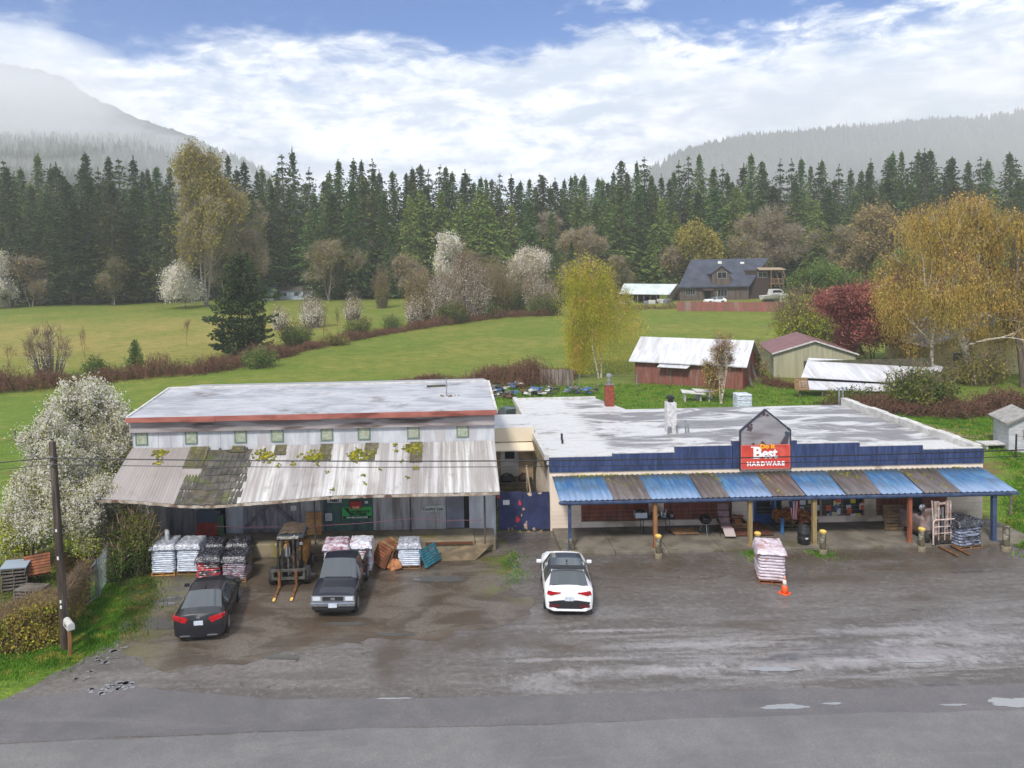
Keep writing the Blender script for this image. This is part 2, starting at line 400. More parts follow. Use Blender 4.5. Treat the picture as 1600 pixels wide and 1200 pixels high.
# the asphalt lot reaches from the road to the shop fronts
rough_sheet('parking_lot', [(-60, 21.6), (60, 20.5), (60, 33.5), E(1640, 880), E(1575, 845), (27.2, 36.5), (26.6, 37.3), (2.0, 37.3), (2.0, 33), (-15.5, 33.3), (-16, 31), E(210, 870), E(180, 1000), E(0, 1095), (-60, 24)], .004, M_LOT, seed=2)
rough_sheet('gravel_yard', [E(190, 1000), E(176, 1030), E(262, 1052), E(380, 1040), E(500, 1012), E(560, 1005), E(650, 1000), E(760, 985), E(830, 960), E(800, 920), E(795, 885), (3.2, 34.6), (2.5, 36.9), (2.5, 37.2), (-15.5, 37.2), (-15.3, 34), E(232, 895), E(222, 950)], .008, mud_mat(), seed=4, amp=.9)
rough_sheet('patch_strip', [(-30, 21.0), E(0, 1095), E(200, 1072), E(430, 1098-4), E(800, 1088), E(1200, 1078), E(1700, 1068), E(1700, 1112), E(1200, 1122), E(800, 1133), E(400, 1143), E(0, 1162)], .008, asphalt('patched_asphalt', True, (.80, .78, .80)), seed=9, amp=.05)
rough_sheet('road', [(-60, -60), (60, -60), E(1700, 1106), E(1200, 1120), E(800, 1134), E(400, 1145), E(0, 1164), (-60, E(0, 1164)[1]+.5)], .012, M_ROAD, seed=5, amp=.06)
water = mat('puddle_water', (.10, .095, .09), rough=.03, spec=.9)
water2 = mat('silty_sky_tint_water', srgb(126, 128, 132), rough=.05, spec=1.)  # silt, plus reflected sky put into the pale base colour
def puddle(u, v, rx, ry, seed, z=.017, m=None):
    rng = random.Random(seed); c = G(u, v, 0); n = 64; ph = [rng.random()*6.3 for _ in range(4)]
    pts = []
    for i in range(n):
        a = 2*math.pi*i/n; k = 1+.16*math.sin(2*a+ph[0])+.12*math.sin(3*a+ph[1])+.08*math.sin(5*a+ph[2])+.07*math.sin(9*a+ph[3])+.05*math.sin(17*a+ph[0])
        pts.append((c.x+rx*k*math.cos(a), c.y+ry*k*math.sin(a), z))
    props(MB().quad(*pts).build('puddle', m or water), kind='structure')
for i, q in enumerate([(1226, 1105, .6, .15), (1592, 1098, .8, .28), (1205, 1046, .9, .12), (1300, 1100, .35, .05), (615, 1092, .5, .05), (1490, 1102, .35, .06), (1435, 1034, .7, .06),
                       (615, 992, .7, .12), (440, 1027, .6, .18), (235, 975, .9, .5), (690, 905, .9, .35), (262, 940, .5, .5), (335, 912, .4, .3), (178, 1022, .35, .4), (160, 1010, .25, .25), (1520, 893, .8, .10), (540, 975, .9, .12)]):
    puddle(*q, seed=i+3, m=water2 if i < 7 else water)
water3 = mat('verge_puddle_water', srgb(112, 110, 112), rough=.05, spec=1.)  # grey base colour stands in for the sky mirrored in the water
rng = random.Random(5)
for i in range(46):        # small potholes full of water along the verge
    k = rng.random(); u = 118+(190-118)*k+rng.uniform(-8, 8) if i < 20 else rng.uniform(140, 208); v = (1062-48*k if i < 20 else 1083-(u-140)*.22)+rng.uniform(-7, 7)
    puddle(u, v, rng.uniform(.05, .13), rng.uniform(.05, .12), 50+i, z=.019, m=water3)
# concrete walk under the awning of the shop
conc = mat('walk_concrete', srgb(124, 116, 104), srgb(98, 92, 84), 1.2, .85, .25, c3=srgb(90, 86, 66), spec=.3)
w_ = MB()
for i in range(9):
    xa = 5.2+i*2.42; w_.box(xa+.01, xa+2.41, 34.25, 37.4, -.1, .13)
props(w_.build('sidewalk', conc, bevel=.02), kind='structure')
props(MB().add([tuple(G(*q)+Vector((0, 0, .02))) for q in ((1375, 668), (1560, 690), (1700, 700), (1700, 684), (1560, 675), (1400, 657))], [tuple(range(6))]).build('dirt_track', mat('track_dirt', srgb(132, 112, 82), srgb(110, 104, 66), .6, .9, .3)), kind='structure')
lane = [(-40, 462.5), (100, 466), (180, 462), (235, 455), (330, 461), (330, 466), (235, 470), (120, 474), (-40, 472)]
props(MB().quad(*[tuple(G(*q)+Vector((0, 0, .15))) for q in lane]).build('gravel_lane', mat('lane_gravel', srgb(134, 128, 122), srgb(112, 106, 96), .5, .9)), kind='structure')
# ---------------------------------------------------------------- hills
def hill_mat(name, c1, c2, sc):
    return mat(name, c1, c2, sc, .95, 0, coord='World', spec=.1)
def ridge(name, prof, yd, depth, m, seed, jag, step, base_z=-5):
    """a hill side standing at distance yd whose crest follows the profile; a real slope with depth"""
    rng = np.random.RandomState(seed)
    us = [p[0] for p in prof]; xs_ = []; 
    x0 = PW(prof[0][0], prof[0][1], yd).x; x1 = PW(prof[-1][0], prof[-1][1], yd).x
    px = [PW(u, v, yd).x for u, v in prof]; pz = [PW(u, v, yd).z for u, v in prof]
    n = int((x1-x0)/step); X_ = np.linspace(x0, x1, n); Zc = np.interp(X_, px, pz)
    rows = 34; V = []
    for j in range(rows+12):
        k = j/rows
        for i, xx in enumerate(X_):
            if k <= 1:
                zz = Zc[i]*(1-(1-k)**1.8); yy = yd-depth*(1-k)
            else:
                zz = Zc[i]*(1-(k-1)*1.6); yy = yd+depth*(k-1)
            r_ = 3.5*step*math.sin(xx*.004+j*.25)*math.sin(xx*.0017+j*.4)
            V.append((xx, yy+r_, max(base_z, zz+rng.uniform(-.3, 1)*jag*(1 if j > 2 else 0))))
    F = [(j*n+i, j*n+i+1, (j+1)*n+i+1, (j+1)*n+i) for j in range(rows+11) for i in range(n-1)]
    o = npmesh(name, V, F, m, smooth=False)
    if name == 'hill':           # the wood growing on the hill, far too many trees to count
        V = np.array(V).reshape(-1, n, 3); q = []; k = 14000
        jj = (rows*(1-rng.rand(k)**1.5*.8)).astype(int); ii = rng.randint(0, n, k); c = V[jj, ii]+rng.uniform(-3, 3, (k, 3))*[1, 1, 0]; h = rng.uniform(3, 8, k); w_ = h*.3
        base_ = [c+np.stack([w_*math.cos(a), w_*math.sin(a), -h*.3], 1) for a in (0, 1.57, 3.14, 4.71)]; tip = c+np.stack([h*0, h*0, h], 1)
        VV = np.stack(base_+[tip], 1).reshape(-1, 3); i0 = np.arange(k)[:, None]*5; FF = np.concatenate([i0+np.array([[a, (a+1) % 4, 4]]) for a in range(4)])
        props(npmesh('hill_wood', VV, FF, mat('hill_conifers', srgb(44, 58, 42), srgb(78, 76, 66), .01, .95, coord='World', spec=.1)), 'distant wood covering the far hill', kind='stuff')
    return props(o, kind='structure')
hm = hill_mat('forested_hill', srgb(58, 70, 52), srgb(84, 78, 70), .012)
hm2 = hill_mat('far_mountain', srgb(52, 64, 60), srgb(96, 100, 100), .004)
ridge('hill', [(760, 392), (860, 350), (950, 310), (1020, 272), (1060, 252), (1105, 240), (1150, 230), (1230, 226), (1290, 218), (1350, 215), (1420, 206), (1500, 205), (1600, 186), (1700, 175), (1900, 160)], 760, 330, hm, 3, 6, 3)
ridge('hill', [(-300, 235), (-100, 228), (0, 224), (120, 224), (200, 227), (260, 232), (320, 242), (380, 262), (430, 285), (500, 325), (600, 370), (680, 395)], 800, 330, hm, 4, 6, 3)
ridge('mountain', [(-500, 60), (-200, 85), (0, 104), (60, 112), (110, 130), (150, 158), (200, 182), (245, 198), (300, 216), (350, 246), (420, 280), (520, 320), (640, 370), (740, 395)], 1000, 190, hm2, 5, 5, 5)
# ================================================================ BUILDINGS
YF = 37.4                                   # front wall of the shop
def px(u, v, y): return PW(u, v, y).x
def pz(u, v, y): return PW(u, v, y).z
def corr(name, x0, x1, y0, z0, y1, z1, m, parent, pitch=.2, amp=.018, skew=0., sag=None, rows=7, kind='sin', x0b=None, x1b=None, wav=0., seed=0):
    """corrugated sheet from its top edge (y0, z0) to its bottom edge (y1, z1)"""
    rng = random.Random(seed); off = parent_off(parent)
    n = max(4, int(round((x1-x0)/pitch*4))); V = []
    nrm = Vector((0, z1-z0, -(y1-y0))).normalized()
    if nrm.z < 0: nrm = -nrm
    for j in range(rows+1):
        k = j/rows; xa = x0+((x0b if x0b is not None else x0)-x0)*k; xb = x1+((x1b if x1b is not None else x1)-x1)*k
        for i in range(n+1):
            s_ = i/n; h = math.sin(2*math.pi*i/4+.6) if kind == 'sin' else (1. if i % 4 == 0 else -.25)
            x = xa+(xb-xa)*s_; y = y0+(y1-y0)*k; z = z0+(z1-z0)*k+(sag(x, k) if sag else 0)
            V.append((x-off.x, y+nrm.y*amp*h-off.y, z+nrm.z*amp*h-off.z))
    F = [(j*(n+1)+i, j*(n+1)+i+1, (j+1)*(n+1)+i+1, (j+1)*(n+1)+i) for j in range(rows) for i in range(n)]
    return npmesh(name, V, F, m, parent)
def membrane(name, dark, light, sc=.5, seed=0, lo=.42, hi=.56, front=False):
    m, t, b = base(name)
    P = t.new('ShaderNodeNewGeometry').outputs['Position']; q = t.mapv(P, (.55, 1.5, 1), (seed, seed*.7, 0), (0, 0, rad(14)))
    n1 = t.noise(q, sc, 7, .62, .9); n2 = t.noise(t.mapv(P, (.5, 2.2, 1), (seed+4, 0, 0)), 2.2, 6, .7); n3 = t.noise(P, 9, 4, .7)
    k_ = t.mr(n1, lo, hi)
    if front:      # newer white coating along the front and the left side
        x, y, z = t.xyz(P)[:3]; wv = t.m('MULTIPLY', t.m('SUBTRACT', n2, .5), 3.); k_ = t.m('MAXIMUM', k_, t.m('MAXIMUM', t.mr(t.m('ADD', y, wv), 40.2, 39.2), t.mr(t.m('ADD', x, wv), 9.2, 8.2)))
    c = t.mix(k_, dark, light)
    c = t.mix(t.mr(n2, .50, .72, 0, .65), c, srgb(128, 124, 124))
    c = t.mix(t.mr(n3, .56, .75, 0, .3), c, srgb(120, 112, 104))
    n4 = t.noise(t.mapv(P, (1, 1.5, 1), (seed+9, 2, 0)), .35, 5, .7)
    c = t.mix(t.mr(n4, .58, .70, 0, .7), c, srgb(96, 86, 74))
    t.l.new(c, b.inputs['Base Color']); b.inputs['Specular IOR Level'].default_value = .45
    t.l.new(t.mr(n2, .35, .65, .28, .6), b.inputs['Roughness'])
    t.l.new(t.new('ShaderNodeBump', {'Height': n2, 'Strength': .25, 'Distance': .04}).outputs[0], b.inputs['Normal'])
    return m
m_roofL = membrane('aged_white_roof', srgb(142, 143, 150), srgb(178, 178, 182), .7, 3, .34, .62)
m_roofR = membrane('patched_white_roof', srgb(122, 119, 122), srgb(196, 195, 195), .42, 11, .45, .56, True)
m_white = mat('white_paint', srgb(200, 198, 195), srgb(176, 173, 168), 3, .6)
m_cream = mat('cream_wall', srgb(234, 218, 200), srgb(216, 200, 182), .9, .85, .1, c3=srgb(168, 152, 132), spec=.2)
m_blue = mat('navy_siding', srgb(54, 68, 108), srgb(40, 52, 84), 2.2, .6, 0, stretch=(3, 3, .5), c3=srgb(62, 76, 112), coord='World')
m_blue2 = mat('blue_trim', srgb(44, 82, 140), srgb(34, 62, 112), 2, .45)
m_slate = mat('slate_metal', srgb(66, 82, 112), srgb(50, 62, 90), 3, .4)
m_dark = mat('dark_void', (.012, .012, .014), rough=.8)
m_glass = mat('window_glass', (.02, .025, .03), rough=.06, spec=.8)
m_wood = mat('brown_post_wood', srgb(150, 104, 66), srgb(116, 78, 48), 2.5, .8, .2, stretch=(4, 4, .6))
m_wood2 = mat('tan_post_wood', srgb(158, 138, 96), srgb(128, 108, 72), 2.5, .8, .2, stretch=(4, 4, .6))
m_wood3 = mat('red_post_wood', srgb(156, 92, 66), srgb(120, 70, 50), 2.5, .8, .2, stretch=(4, 4, .6))
m_board = mat('rusty_board', srgb(140, 72, 52), srgb(98, 52, 40), 2.4, .75, .15, stretch=(3, 1, .5), c3=srgb(128, 84, 66))
m_moss = mat('moss', srgb(128, 124, 22), srgb(84, 88, 18), 7, .95, .5, c3=srgb(150, 140, 40), island=.3)
m_brick = mat('chimney_brick', srgb(150, 76, 56), srgb(112, 56, 42), 8, .85, .2)
m_galv = mat('galvanised_steel', srgb(168, 172, 176), srgb(140, 144, 148), 4, .35, metal=.6)
m_black = mat('black_paint', (.015, .015, .017), rough=.4)
m_concb = mat('dock_concrete', srgb(146, 134, 112), srgb(116, 106, 90), 1.1, .9, .3, c3=srgb(126, 118, 66), spec=.2)
m_paper = mat('paper', srgb(216, 216, 214), srgb(196, 196, 198), 9, .8, island=.08)

shop = thing('hardware_store', 'long low cream shop with navy stepped parapet and blue and brown striped awning', 'building', (16, YF, 0))
XL, XR = px(858, 715, YF), px(1536, 701, YF)
XRb, YB = px(1312, 629, 50.2), 50.2
YBm = 50.0; XLb = XL-.1
# walls with openings in the front
wb = MB()
openings = [(px(908, 790, YF), px(1014, 790, YF)), (px(1037, 790, YF), px(1144, 790, YF)), (px(1178, 790, YF), px(1209, 790, YF)), (px(1283, 790, YF), px(1351, 790, YF)), (px(1369, 790, YF), px(1480, 790, YF)), (px(1210, 790, YF), px(1222, 790, YF)), (px(1236, 790, YF), px(1282.5, 790, YF))]
openings.sort(); sill = pz(960, 814, YF)
TOP = 2.45
xa = XL
for (a, b_) in openings:
    wb.box(xa, a, YF, YF+.2, 0, 3.0); door = abs(a-px(1178, 790, YF)) < .01
    if not door: wb.box(a, b_, YF, YF+.2, 0, sill)
    wb.box(a, b_, YF, YF+.2, TOP, 3.0); xa = b_
wb.box(xa, XR, YF, YF+.2, 0, 3.0)
wb.prismx([(YF+.2, 0), (YF+.2, 3.3), (YB+.9, 3.1), (YB+.9, 0)], XL, XL+.2)
wb.prismx([(YF+.2, 0), (YF+.2, 3.3), (YB, 3.1), (YB, 0)], XR-.2, XR)
wb.box(XL+.2, XR-.2, YB-.2, YB, 0, 3.1)
wb.build('wall', m_cream, shop, world=True)
ft = MB()
for k in range(4):     # faint courses of the block wall
    ft.box(XL+.1, XR-.1, YF-.006, YF-.001, .34+k*.2, .347+k*.2)
ft.build('mortar_course', mat('mortar', srgb(176, 160, 142), rough=.9), shop, world=True)
o = None
boards = MB()
for i, (a, b_) in enumerate(openings):
    if i in (0, 1, 6 if False else 99) or (b_ > px(1470, 790, YF)):
        mb = MB(); n = max(2, int((b_-a)/1.22)); st = (b_-a)/n
        for j in range(n): mb.box(a+st*j+.006, a+st*(j+1)-.006, YF+.06, YF+.08, sill+.02, TOP)
        mb.box(a, b_, YF+.08, YF+.1, sill, TOP)
        props(mb.build('window_board', m_board, shop, world=True), 'rusty brown boarded shop window')
        MB().box(a-.06, b_+.06, YF-.05, YF+.06, sill-.09, sill).build('sill', m_cream, shop, world=True, bevel=.01)
def window(parent, x0, x1, z0, z1, y, mullions=2, fm=None, gm=None, rows=1, inset=.04, name='window'):
    mb = MB(); f = .05
    mb.box(x0, x0+f, y, y+.06, z0, z1).box(x1-f, x1, y, y+.06, z0, z1).box(x0+f, x1-f, y, y+.06, z1-f, z1).box(x0+f, x1-f, y, y+.06, z0, z0+f)
    for k in range(1, mullions): xx = x0+(x1-x0)*k/mullions; mb.box(xx-.02, xx+.02, y+.01, y+.05, z0+f, z1-f)
    for k in range(1, rows): zz = z0+(z1-z0)*k/rows; mb.box(x0+f, x1-f, y+.012, y+.048, zz-.02, zz+.02)
    w_ = mb.build(name, fm or m_white, parent, world=True)
    MB().box(x0+f, x1-f, y+.02, y+.04, z0+f, z1-f).build('pane', gm or m_glass, w_, world=True)
    return w_
for (a, b_) in [o_ for i, o_ in enumerate(openings) if o_[0] > px(1200, 790, YF) and o_[1] < px(1360, 790, YF)]:
    window(shop, a, b_, sill, TOP, YF+.05, max(1, round((b_-a)/1.0)), mat('brown_frame', srgb(120, 96, 84), rough=.7))
# posters stuck inside the shop windows
rng = random.Random(3)
cols = [srgb(214, 214, 220), srgb(206, 206, 210), srgb(190, 200, 216), srgb(214, 196, 60), srgb(200, 190, 150), srgb(200, 90, 50), srgb(80, 100, 150), srgb(220, 218, 210)]
for (u0, u1, n) in ((1243, 1276, 7), (1288, 1312, 9), (1322, 1350, 9)):
    for k in range(n):
        uu = rng.uniform(u0, u1-4); vv = rng.uniform(781, 808); x0 = px(uu, vv, YF); z0 = pz(uu, vv, YF); ww = rng.uniform(.16, .3); hh = rng.uniform(.2, .34)
        c = rng.choice(cols); q = MB(); yy = YF+.025-.003*k
        q.box(x0, x0+ww, yy-.002, yy, z0-hh/2, z0+hh/2)
        po = q.build('poster', mat('poster_%d' % cols.index(c), c, tuple(x*.8 for x in c), 9, .7), shop, world=True)
# the blue glazed door
dx0, dx1 = px(1178, 800, YF), px(1209, 800, YF)
dm = MB(); dm.box(dx0, dx0+.12, YF-.03, YF+.1, .14, TOP).box(dx1-.12, dx1, YF-.03, YF+.1, .14, TOP).box(dx0+.12, dx1-.12, YF-.03, YF+.1, .14, .62).box(dx0+.12, dx1-.12, YF-.03, YF+.1, TOP-.2, TOP)
dr = dm.build('door', m_blue2, shop, world=True)
MB().box(dx0+.12, dx1-.12, YF, YF+.03, .62, TOP-.2).build('pane', m_glass, dr, world=True)
MB().box(dx1-.2, dx1-.16, YF-.09, YF-.03, 1.1, 1.4).build('handle', m_galv, dr, world=True)
MB().box(dx0+.42, dx0+.68, YF-.01, YF-.004, 1.85, 2.15).build('notice', m_paper, dr, world=True)
MB().box(dx0-.1, dx0-.005, YF-.05, YF-.002, .14, TOP).box(dx1+.005, dx1+.1, YF-.05, YF-.002, .14, TOP).build('door_frame', mat('pale_blue_trim', srgb(110, 140, 180), rough=.6), shop, world=True)
# roof
rf = MB(); zr0, zr1 = 3.50, 3.30
rf.slab((XLb, YF+.16, zr0), (XR, YF+.16, zr0), (XR-.02, YB+.1, zr1), (XLb, YB+.1, zr1), .25)
roof = rf.build('roof', m_roofR, shop, world=True)
wg = MB(); xw1 = px(932, 619, 54); wg.slab((XLb, YB+.1, zr1+.003), (xw1+1.2, YB+.1, zr1+.003), (xw1, 54.5, zr1), (XLb, 54.5, zr1), .25)
wg.build('rear_roof', m_roofR, shop, world=True)
MB().box(XLb+.1, xw1-.2, YB+.9, 54.3, 0, 3.04).build('rear_wing', m_cream, shop, world=True)
# raised white kerbs of the roof
MB().prismx([(YF+.1, 3.5), (YF+.1, 3.78), (54.4, 3.52), (54.4, 3.2)], XLb-.12, XLb+.16).build('roof_kerb', m_white, shop, world=True, bevel=.02); kb = MB()
xs_ = np.linspace(YF+.16, YB, 9)
for i in range(8):
    kb.box(XR-.35, XR+.06, xs_[i], xs_[i+1]-.004, 3.2, 3.80-.01*i+(.05 if i % 2 else 0))
MB().box(XLb+.2, xw1, 54.3, 54.55, 3.2, 3.42).build('roof_kerb', m_white, shop, world=True)
kb.build('roof_kerb', m_white, shop, world=True, bevel=.02)
kb2 = MB().prismx([(YF+.3, 2.9), (YF+.3, 3.5), (50, 3.2), (50, 2.7)], XLb-.135, XLb-.121)
kb2.build('side_trim', mat('ochre_trim', srgb(160, 140, 104), srgb(112, 92, 66), 2, .8), shop, world=True)
# stepped parapet
st = [(858, 957, 714), (957, 1054.5, 708), (1054.5, 1143.5, 697), (1143.5, 1157, 689), (1235, 1244.5, 688), (1244.5, 1342.5, 692.5), (1342.5, 1441, 696.5), (1441, 1536, 701.5)]
zb = 2.93
for a, b_, v in st:
    x0, x1 = px(a, v, YF), px(b_, v, YF); zt = pz((a+b_)/2, v, YF)
    pp = MB(); cap = MB(); pp.box(x0, x1, YF-.06, YF+.12, zb, zt-.003)
    cap.box(x0+.004, x1-.004, YF+.0, YF+.2, zt, zt+.035)
    n = int((x1-x0)/.2)
    for k in range(n+1): xx = x0+.02+k*.2; pp.box(xx-.014, xx+.014, YF-.074, YF-.061, zb+.01, zt-.01)
    pp.build('parapet', m_blue, shop, world=True); cap.build('coping', m_white, shop, world=True)
# gabled sign board above the parapet
gx0, gx1 = px(1157, 733, YF-.2), px(1235, 733, YF-.2); gm_ = (gx0+gx1)/2
gz0 = pz(1196, 734, YF-.2); gz1 = pz(1196, 672.5, YF-.2); gz2 = pz(1196, 640, YF-.2)
gb = MB().prism([(gx0+.03, gz0+.02), (gx1-.03, gz0+.02), (gx1-.03, gz1), (gm_, gz2-.05), (gx0+.03, gz1)], YF-.2, YF-.12)
gable = gb.build('gable_panel', mat('weathered_plywood', srgb(150, 146, 150), srgb(128, 124, 128), 1.2, .8, .2, stretch=(.5, 1, 2), c3=srgb(112, 104, 104)), shop, world=True)
fr = MB(); yy0, yy1 = YF-.235, YF-.11
for (a, b_) in (((gx0, gz0), (gx0, gz1)), ((gx0, gz1), (gm_, gz2)), ((gm_, gz2), (gx1, gz1)), ((gx1, gz1), (gx1, gz0))):
    d_ = Vector((b_[0]-a[0], 0, b_[1]-a[1])).normalized(); n_ = Vector((d_.z, 0, -d_.x))*.03
    A = Vector((a[0], yy0, a[1])); B = Vector((b_[0], yy0, b_[1])); q = Vector((0, yy1-yy0, 0))
    fr.add([A-n_, B-n_, B+n_, A+n_, A-n_+q, B-n_+q, B+n_+q, A+n_+q], [(0, 1, 2, 3), (7, 6, 5, 4), (0, 4, 5, 1), (1, 5, 6, 2), (2, 6, 7, 3), (3, 7, 4, 0)])
fr.build('gable_trim', mat('charcoal_paint', srgb(50, 54, 66), rough=.6), shop, world=True)
for (u, v, r_) in ((1171, 670, .16), (1169, 667, .12), (1174, 664, .08), (1193, 646, .12), (1199, 649, .07), (1228, 686, .22), (1231, 678, .16), (1226, 692, .2), (1192, 693, .12), (1177, 694, .08), (1233, 670, .1)):
    c = PW(u, v, YF-.205); rg = random.Random(u); pts = [(c.x+r_*rg.uniform(.5, 1.2)*math.cos(t_), c.z+r_*rg.uniform(.5, 1.2)*math.sin(t_)) for t_ in [i*.5236 for i in range(12)]]
    MB().prism([(min(max(p[0], gx0+.04), gx1-.04), p[1]) for p in pts], YF-.204-.0007*(u % 7), YF-.199).build('paint_remnant', mat('old_paint', srgb(62, 70, 84), srgb(86, 56, 52), 1.5, .8), gable, world=True)
# the sign itself
sz1 = pz(1196, 695, YF-.26); sz0 = pz(1196, 732.5, YF-.26); sx0, sx1 = px(1157, 715, YF-.26)+.02, px(1235, 715, YF-.26)-.02; sm_ = (sx0+sx1)/2
sign = thing('store_sign', 'red hardware store sign with white serif lettering under a gabled board', 'sign', (sm_, YF-.26, sz0))
hh = sz1-sz0; ww = sx1-sx0
MB().box(-ww/2, ww/2, -.02, .02, 0, hh).build('panel', mat('faded_red_sign', srgb(204, 74, 58), srgb(182, 54, 46), 1.1, .55, c3=srgb(214, 108, 92)), sign)
MB().box(-ww/2, ww/2, -.024, -.021, 0, .03).box(-ww/2, ww/2, -.024, -.021, hh-.03, hh).box(-ww/2, -ww/2+.03, -.024, -.021, .03, hh-.03).box(ww/2-.03, ww/2, -.024, -.021, .03, hh-.03).build('edge_band', mat('sign_edge', srgb(206, 110, 96), rough=.6), sign)
m_sw = mat('sign_white', srgb(240, 238, 238), rough=.6); m_sy = mat('sign_yellow', srgb(240, 170, 30), rough=.6)
Yt = -.034
text('B', .78, m_sw, sign, (-.40, Yt, .55), bold=.03, sx=1.02, name='letter')
text('est', .70, m_sw, sign, (.19, Yt, .55), bold=.022, sx=.92, name='lettering', space=.95)
sf = MB()
for (x_, z_, w_) in ((-.62, .545, .2), (-.62, 1.065, .2), (.56, .545, .14)): sf.box(x_-w_/2, x_+w_/2, Yt-.004, Yt+.004, z_, z_+.05)
sf.build('serif', m_sw, sign)
text('Do it', .30, m_sy, sign, (.08, Yt-.002, 1.02), bold=.016, sx=1.1)
text('HARDWARE', .28, m_sw, sign, (0, Yt, .17), bold=.014, sx=1.0, space=1.28)
# striped awning
YA, ZA = 34.5, 2.43; ZW = pz(1196, 737, YF-.08)
bd = [(862, 874, 0), (941, 958, 1), (996, 1017, 0), (1074, 1097, 1), (1114, 1140, 0), (1177.5, 1207, 1), (1228, 1260, 0), (1290, 1322, 1), (1345, 1377, 0), (1402, 1444, 1), (1457, 1502, 0), (1533.5, 1590, None)]
def aw_mat(name, c1, c2, c3, lite):
    m, t, b = base(name)
    P = t.new('ShaderNodeNewGeometry').outputs['Position']
    n1 = t.noise(t.mapv(P, (5.5, .35, 1)), 1., 5, .6); n2 = t.noise(P, 1.3, 6, .65, .5)
    y = t.xyz(P)[1]
    c = t.mix(t.mr(n1, .42, .58), c1, c2)
    c = t.mix(t.mr(n2, .46, .62, 0, .8), c, c3); n9 = t.noise(t.mapv(P, (9, .5, 1), (3, 0, 0)), 1., 4, .7); c = t.mix(t.mr(n9, .56, .68, 0, .6), c, srgb(62, 66, 72))
    ch = t.mr(t.m('ADD', y, t.m('MULTIPLY', t.m('SUBTRACT', n1, .5), 3.)), 35.9, 34.4, 0, lite)     # sky reflection painted in, paler towards the eave
    c = t.mix(ch, c, srgb(136, 156, 186) if lite > .3 else srgb(130, 124, 126))
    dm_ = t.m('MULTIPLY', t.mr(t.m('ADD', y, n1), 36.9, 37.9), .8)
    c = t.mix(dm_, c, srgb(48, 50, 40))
    t.l.new(c, b.inputs['Base Color']); b.inputs['Specular IOR Level'].default_value = .4
    t.l.new(t.mr(n2, .3, .7, .3, .55), b.inputs['Roughness'])
    return m
mAB = aw_mat('awning_blue', srgb(52, 96, 142), srgb(84, 122, 156), srgb(78, 98, 122), .85); mAR = aw_mat('awning_brown', srgb(104, 94, 92), srgb(84, 74, 70), srgb(92, 82, 66), .28)
fx = lambda u, v, y: px(u, v, y)
for i, (ut, ub, kd) in enumerate(bd[:-1]):
    ut2, ub2, _ = bd[i+1]; off = .003*(i % 2)
    o = corr('awning_sheet', px(ut, 737, YF-.08), px(ut2, 737, YF-.08), YF-.08, ZW+off, YA, ZA+off, mAR if kd else mAB, shop, pitch=.25, amp=.034, kind='rib', x0b=px(ub, 785, YA), x1b=px(ub2, 785, YA))
    o['label'] = 'brown weathered awning sheet' if kd else 'blue awning sheet'
xe0, xe1 = px(873, 787, YA), px(1591, 774, YA)
MB().box(xe0, xe1, YA-.10, YA+.02, ZA-.14, ZA-.035).build('gutter', m_slate, shop, world=True, bevel=.015)
MB().box(xe0+.1, xe1-.2, YA+.1, YA+.2, ZA-.24, ZA-.06).build('beam', m_slate, shop, world=True)
rafters = MB()
for k in range(12):
    xx = xe0+.3+k*(xe1-xe0-.8)/11; rafters.slab((xx, YF-.02, ZW-.05), (xx+.05, YF-.02, ZW-.05), (xx+.05, YA+.05, ZA-.05), (xx, YA+.05, ZA-.05), .12)
rafters.build('rafter', mat('rafter_wood', srgb(130, 104, 84), rough=.8), shop, world=True)
for (u, v, m, w_) in ((891, 866, m_slate, .07), (1024, 861, m_wood, .085), (1172, 856, m_wood2, .085), (1272, 852, m_wood2, .085), (1421, 848, m_wood3, .075), (1552, 846, m_slate, .09)):
    c = G(u, v, .1); c.y = YA+.15 if w_ > .06 else c.y; c.x = px(u, v, c.y)
    MB().box(c.x-w_, c.x+w_, c.y-w_, c.y+w_, .13 if w_ != .07 else 0, ZA-.2).box(c.x-w_*1.5, c.x+w_*1.5, c.y-w_*1.5, c.y+w_*1.5, .12, .15).build('post', m, shop, world=True)
props(shop.children[-1], 'blue steel awning post')
for k in (1549, 1553):
    c = G(k, 848, 0)
cpl = G(1566, 815, 0)
# moss cushions
def moss(parent, spots, plane, m=None, seed=1, name='moss'):
    rng = random.Random(seed); V = []; F = []; off = parent_off(parent)
    for (x_, y_, r_) in spots:
        for k in range(max(3, int(r_*26))):
            a = rng.random()*6.28; q = r_*math.sqrt(rng.random()); cx_, cy_ = x_+q*math.cos(a), y_+q*math.sin(a)*.8; rr = rng.uniform(.035, .1)*(.6+r_); z_ = plane(cx_, cy_)
            n0 = len(V); n = 7
            V.append((cx_-off.x, cy_-off.y, z_+rr*.75-off.z))
            for ring, (kr, kz) in enumerate(((.6, .55), (1., -.05))):
                for i in range(n):
                    t_ = i*2*math.pi/n+ring*.4; j_ = rng.uniform(.8, 1.2); V.append((cx_+rr*kr*j_*math.cos(t_)-off.x, cy_+rr*kr*j_*math.sin(t_)-off.y, z_+rr*kz-off.z))
            for i in range(n):
                F.append((n0, n0+1+i, n0+1+(i+1) % n, n0)); F.append((n0+1+i, n0+1+n+i, n0+1+n+(i+1) % n, n0+1+(i+1) % n))
    F = [f if f[3] != f[0] else (f[0], f[1], f[2], f[2]) for f in F]
    me = bpy.data.meshes.new(name); me.from_pydata(V, [], [tuple(dict.fromkeys(f)) for f in F]); return link(name, me, m or m_moss, parent, True)
awp = lambda x_, y_: ZA+(ZW-ZA)*(y_-YA)/(YF-.08-YA)+.0
rng = random.Random(8); sp = []
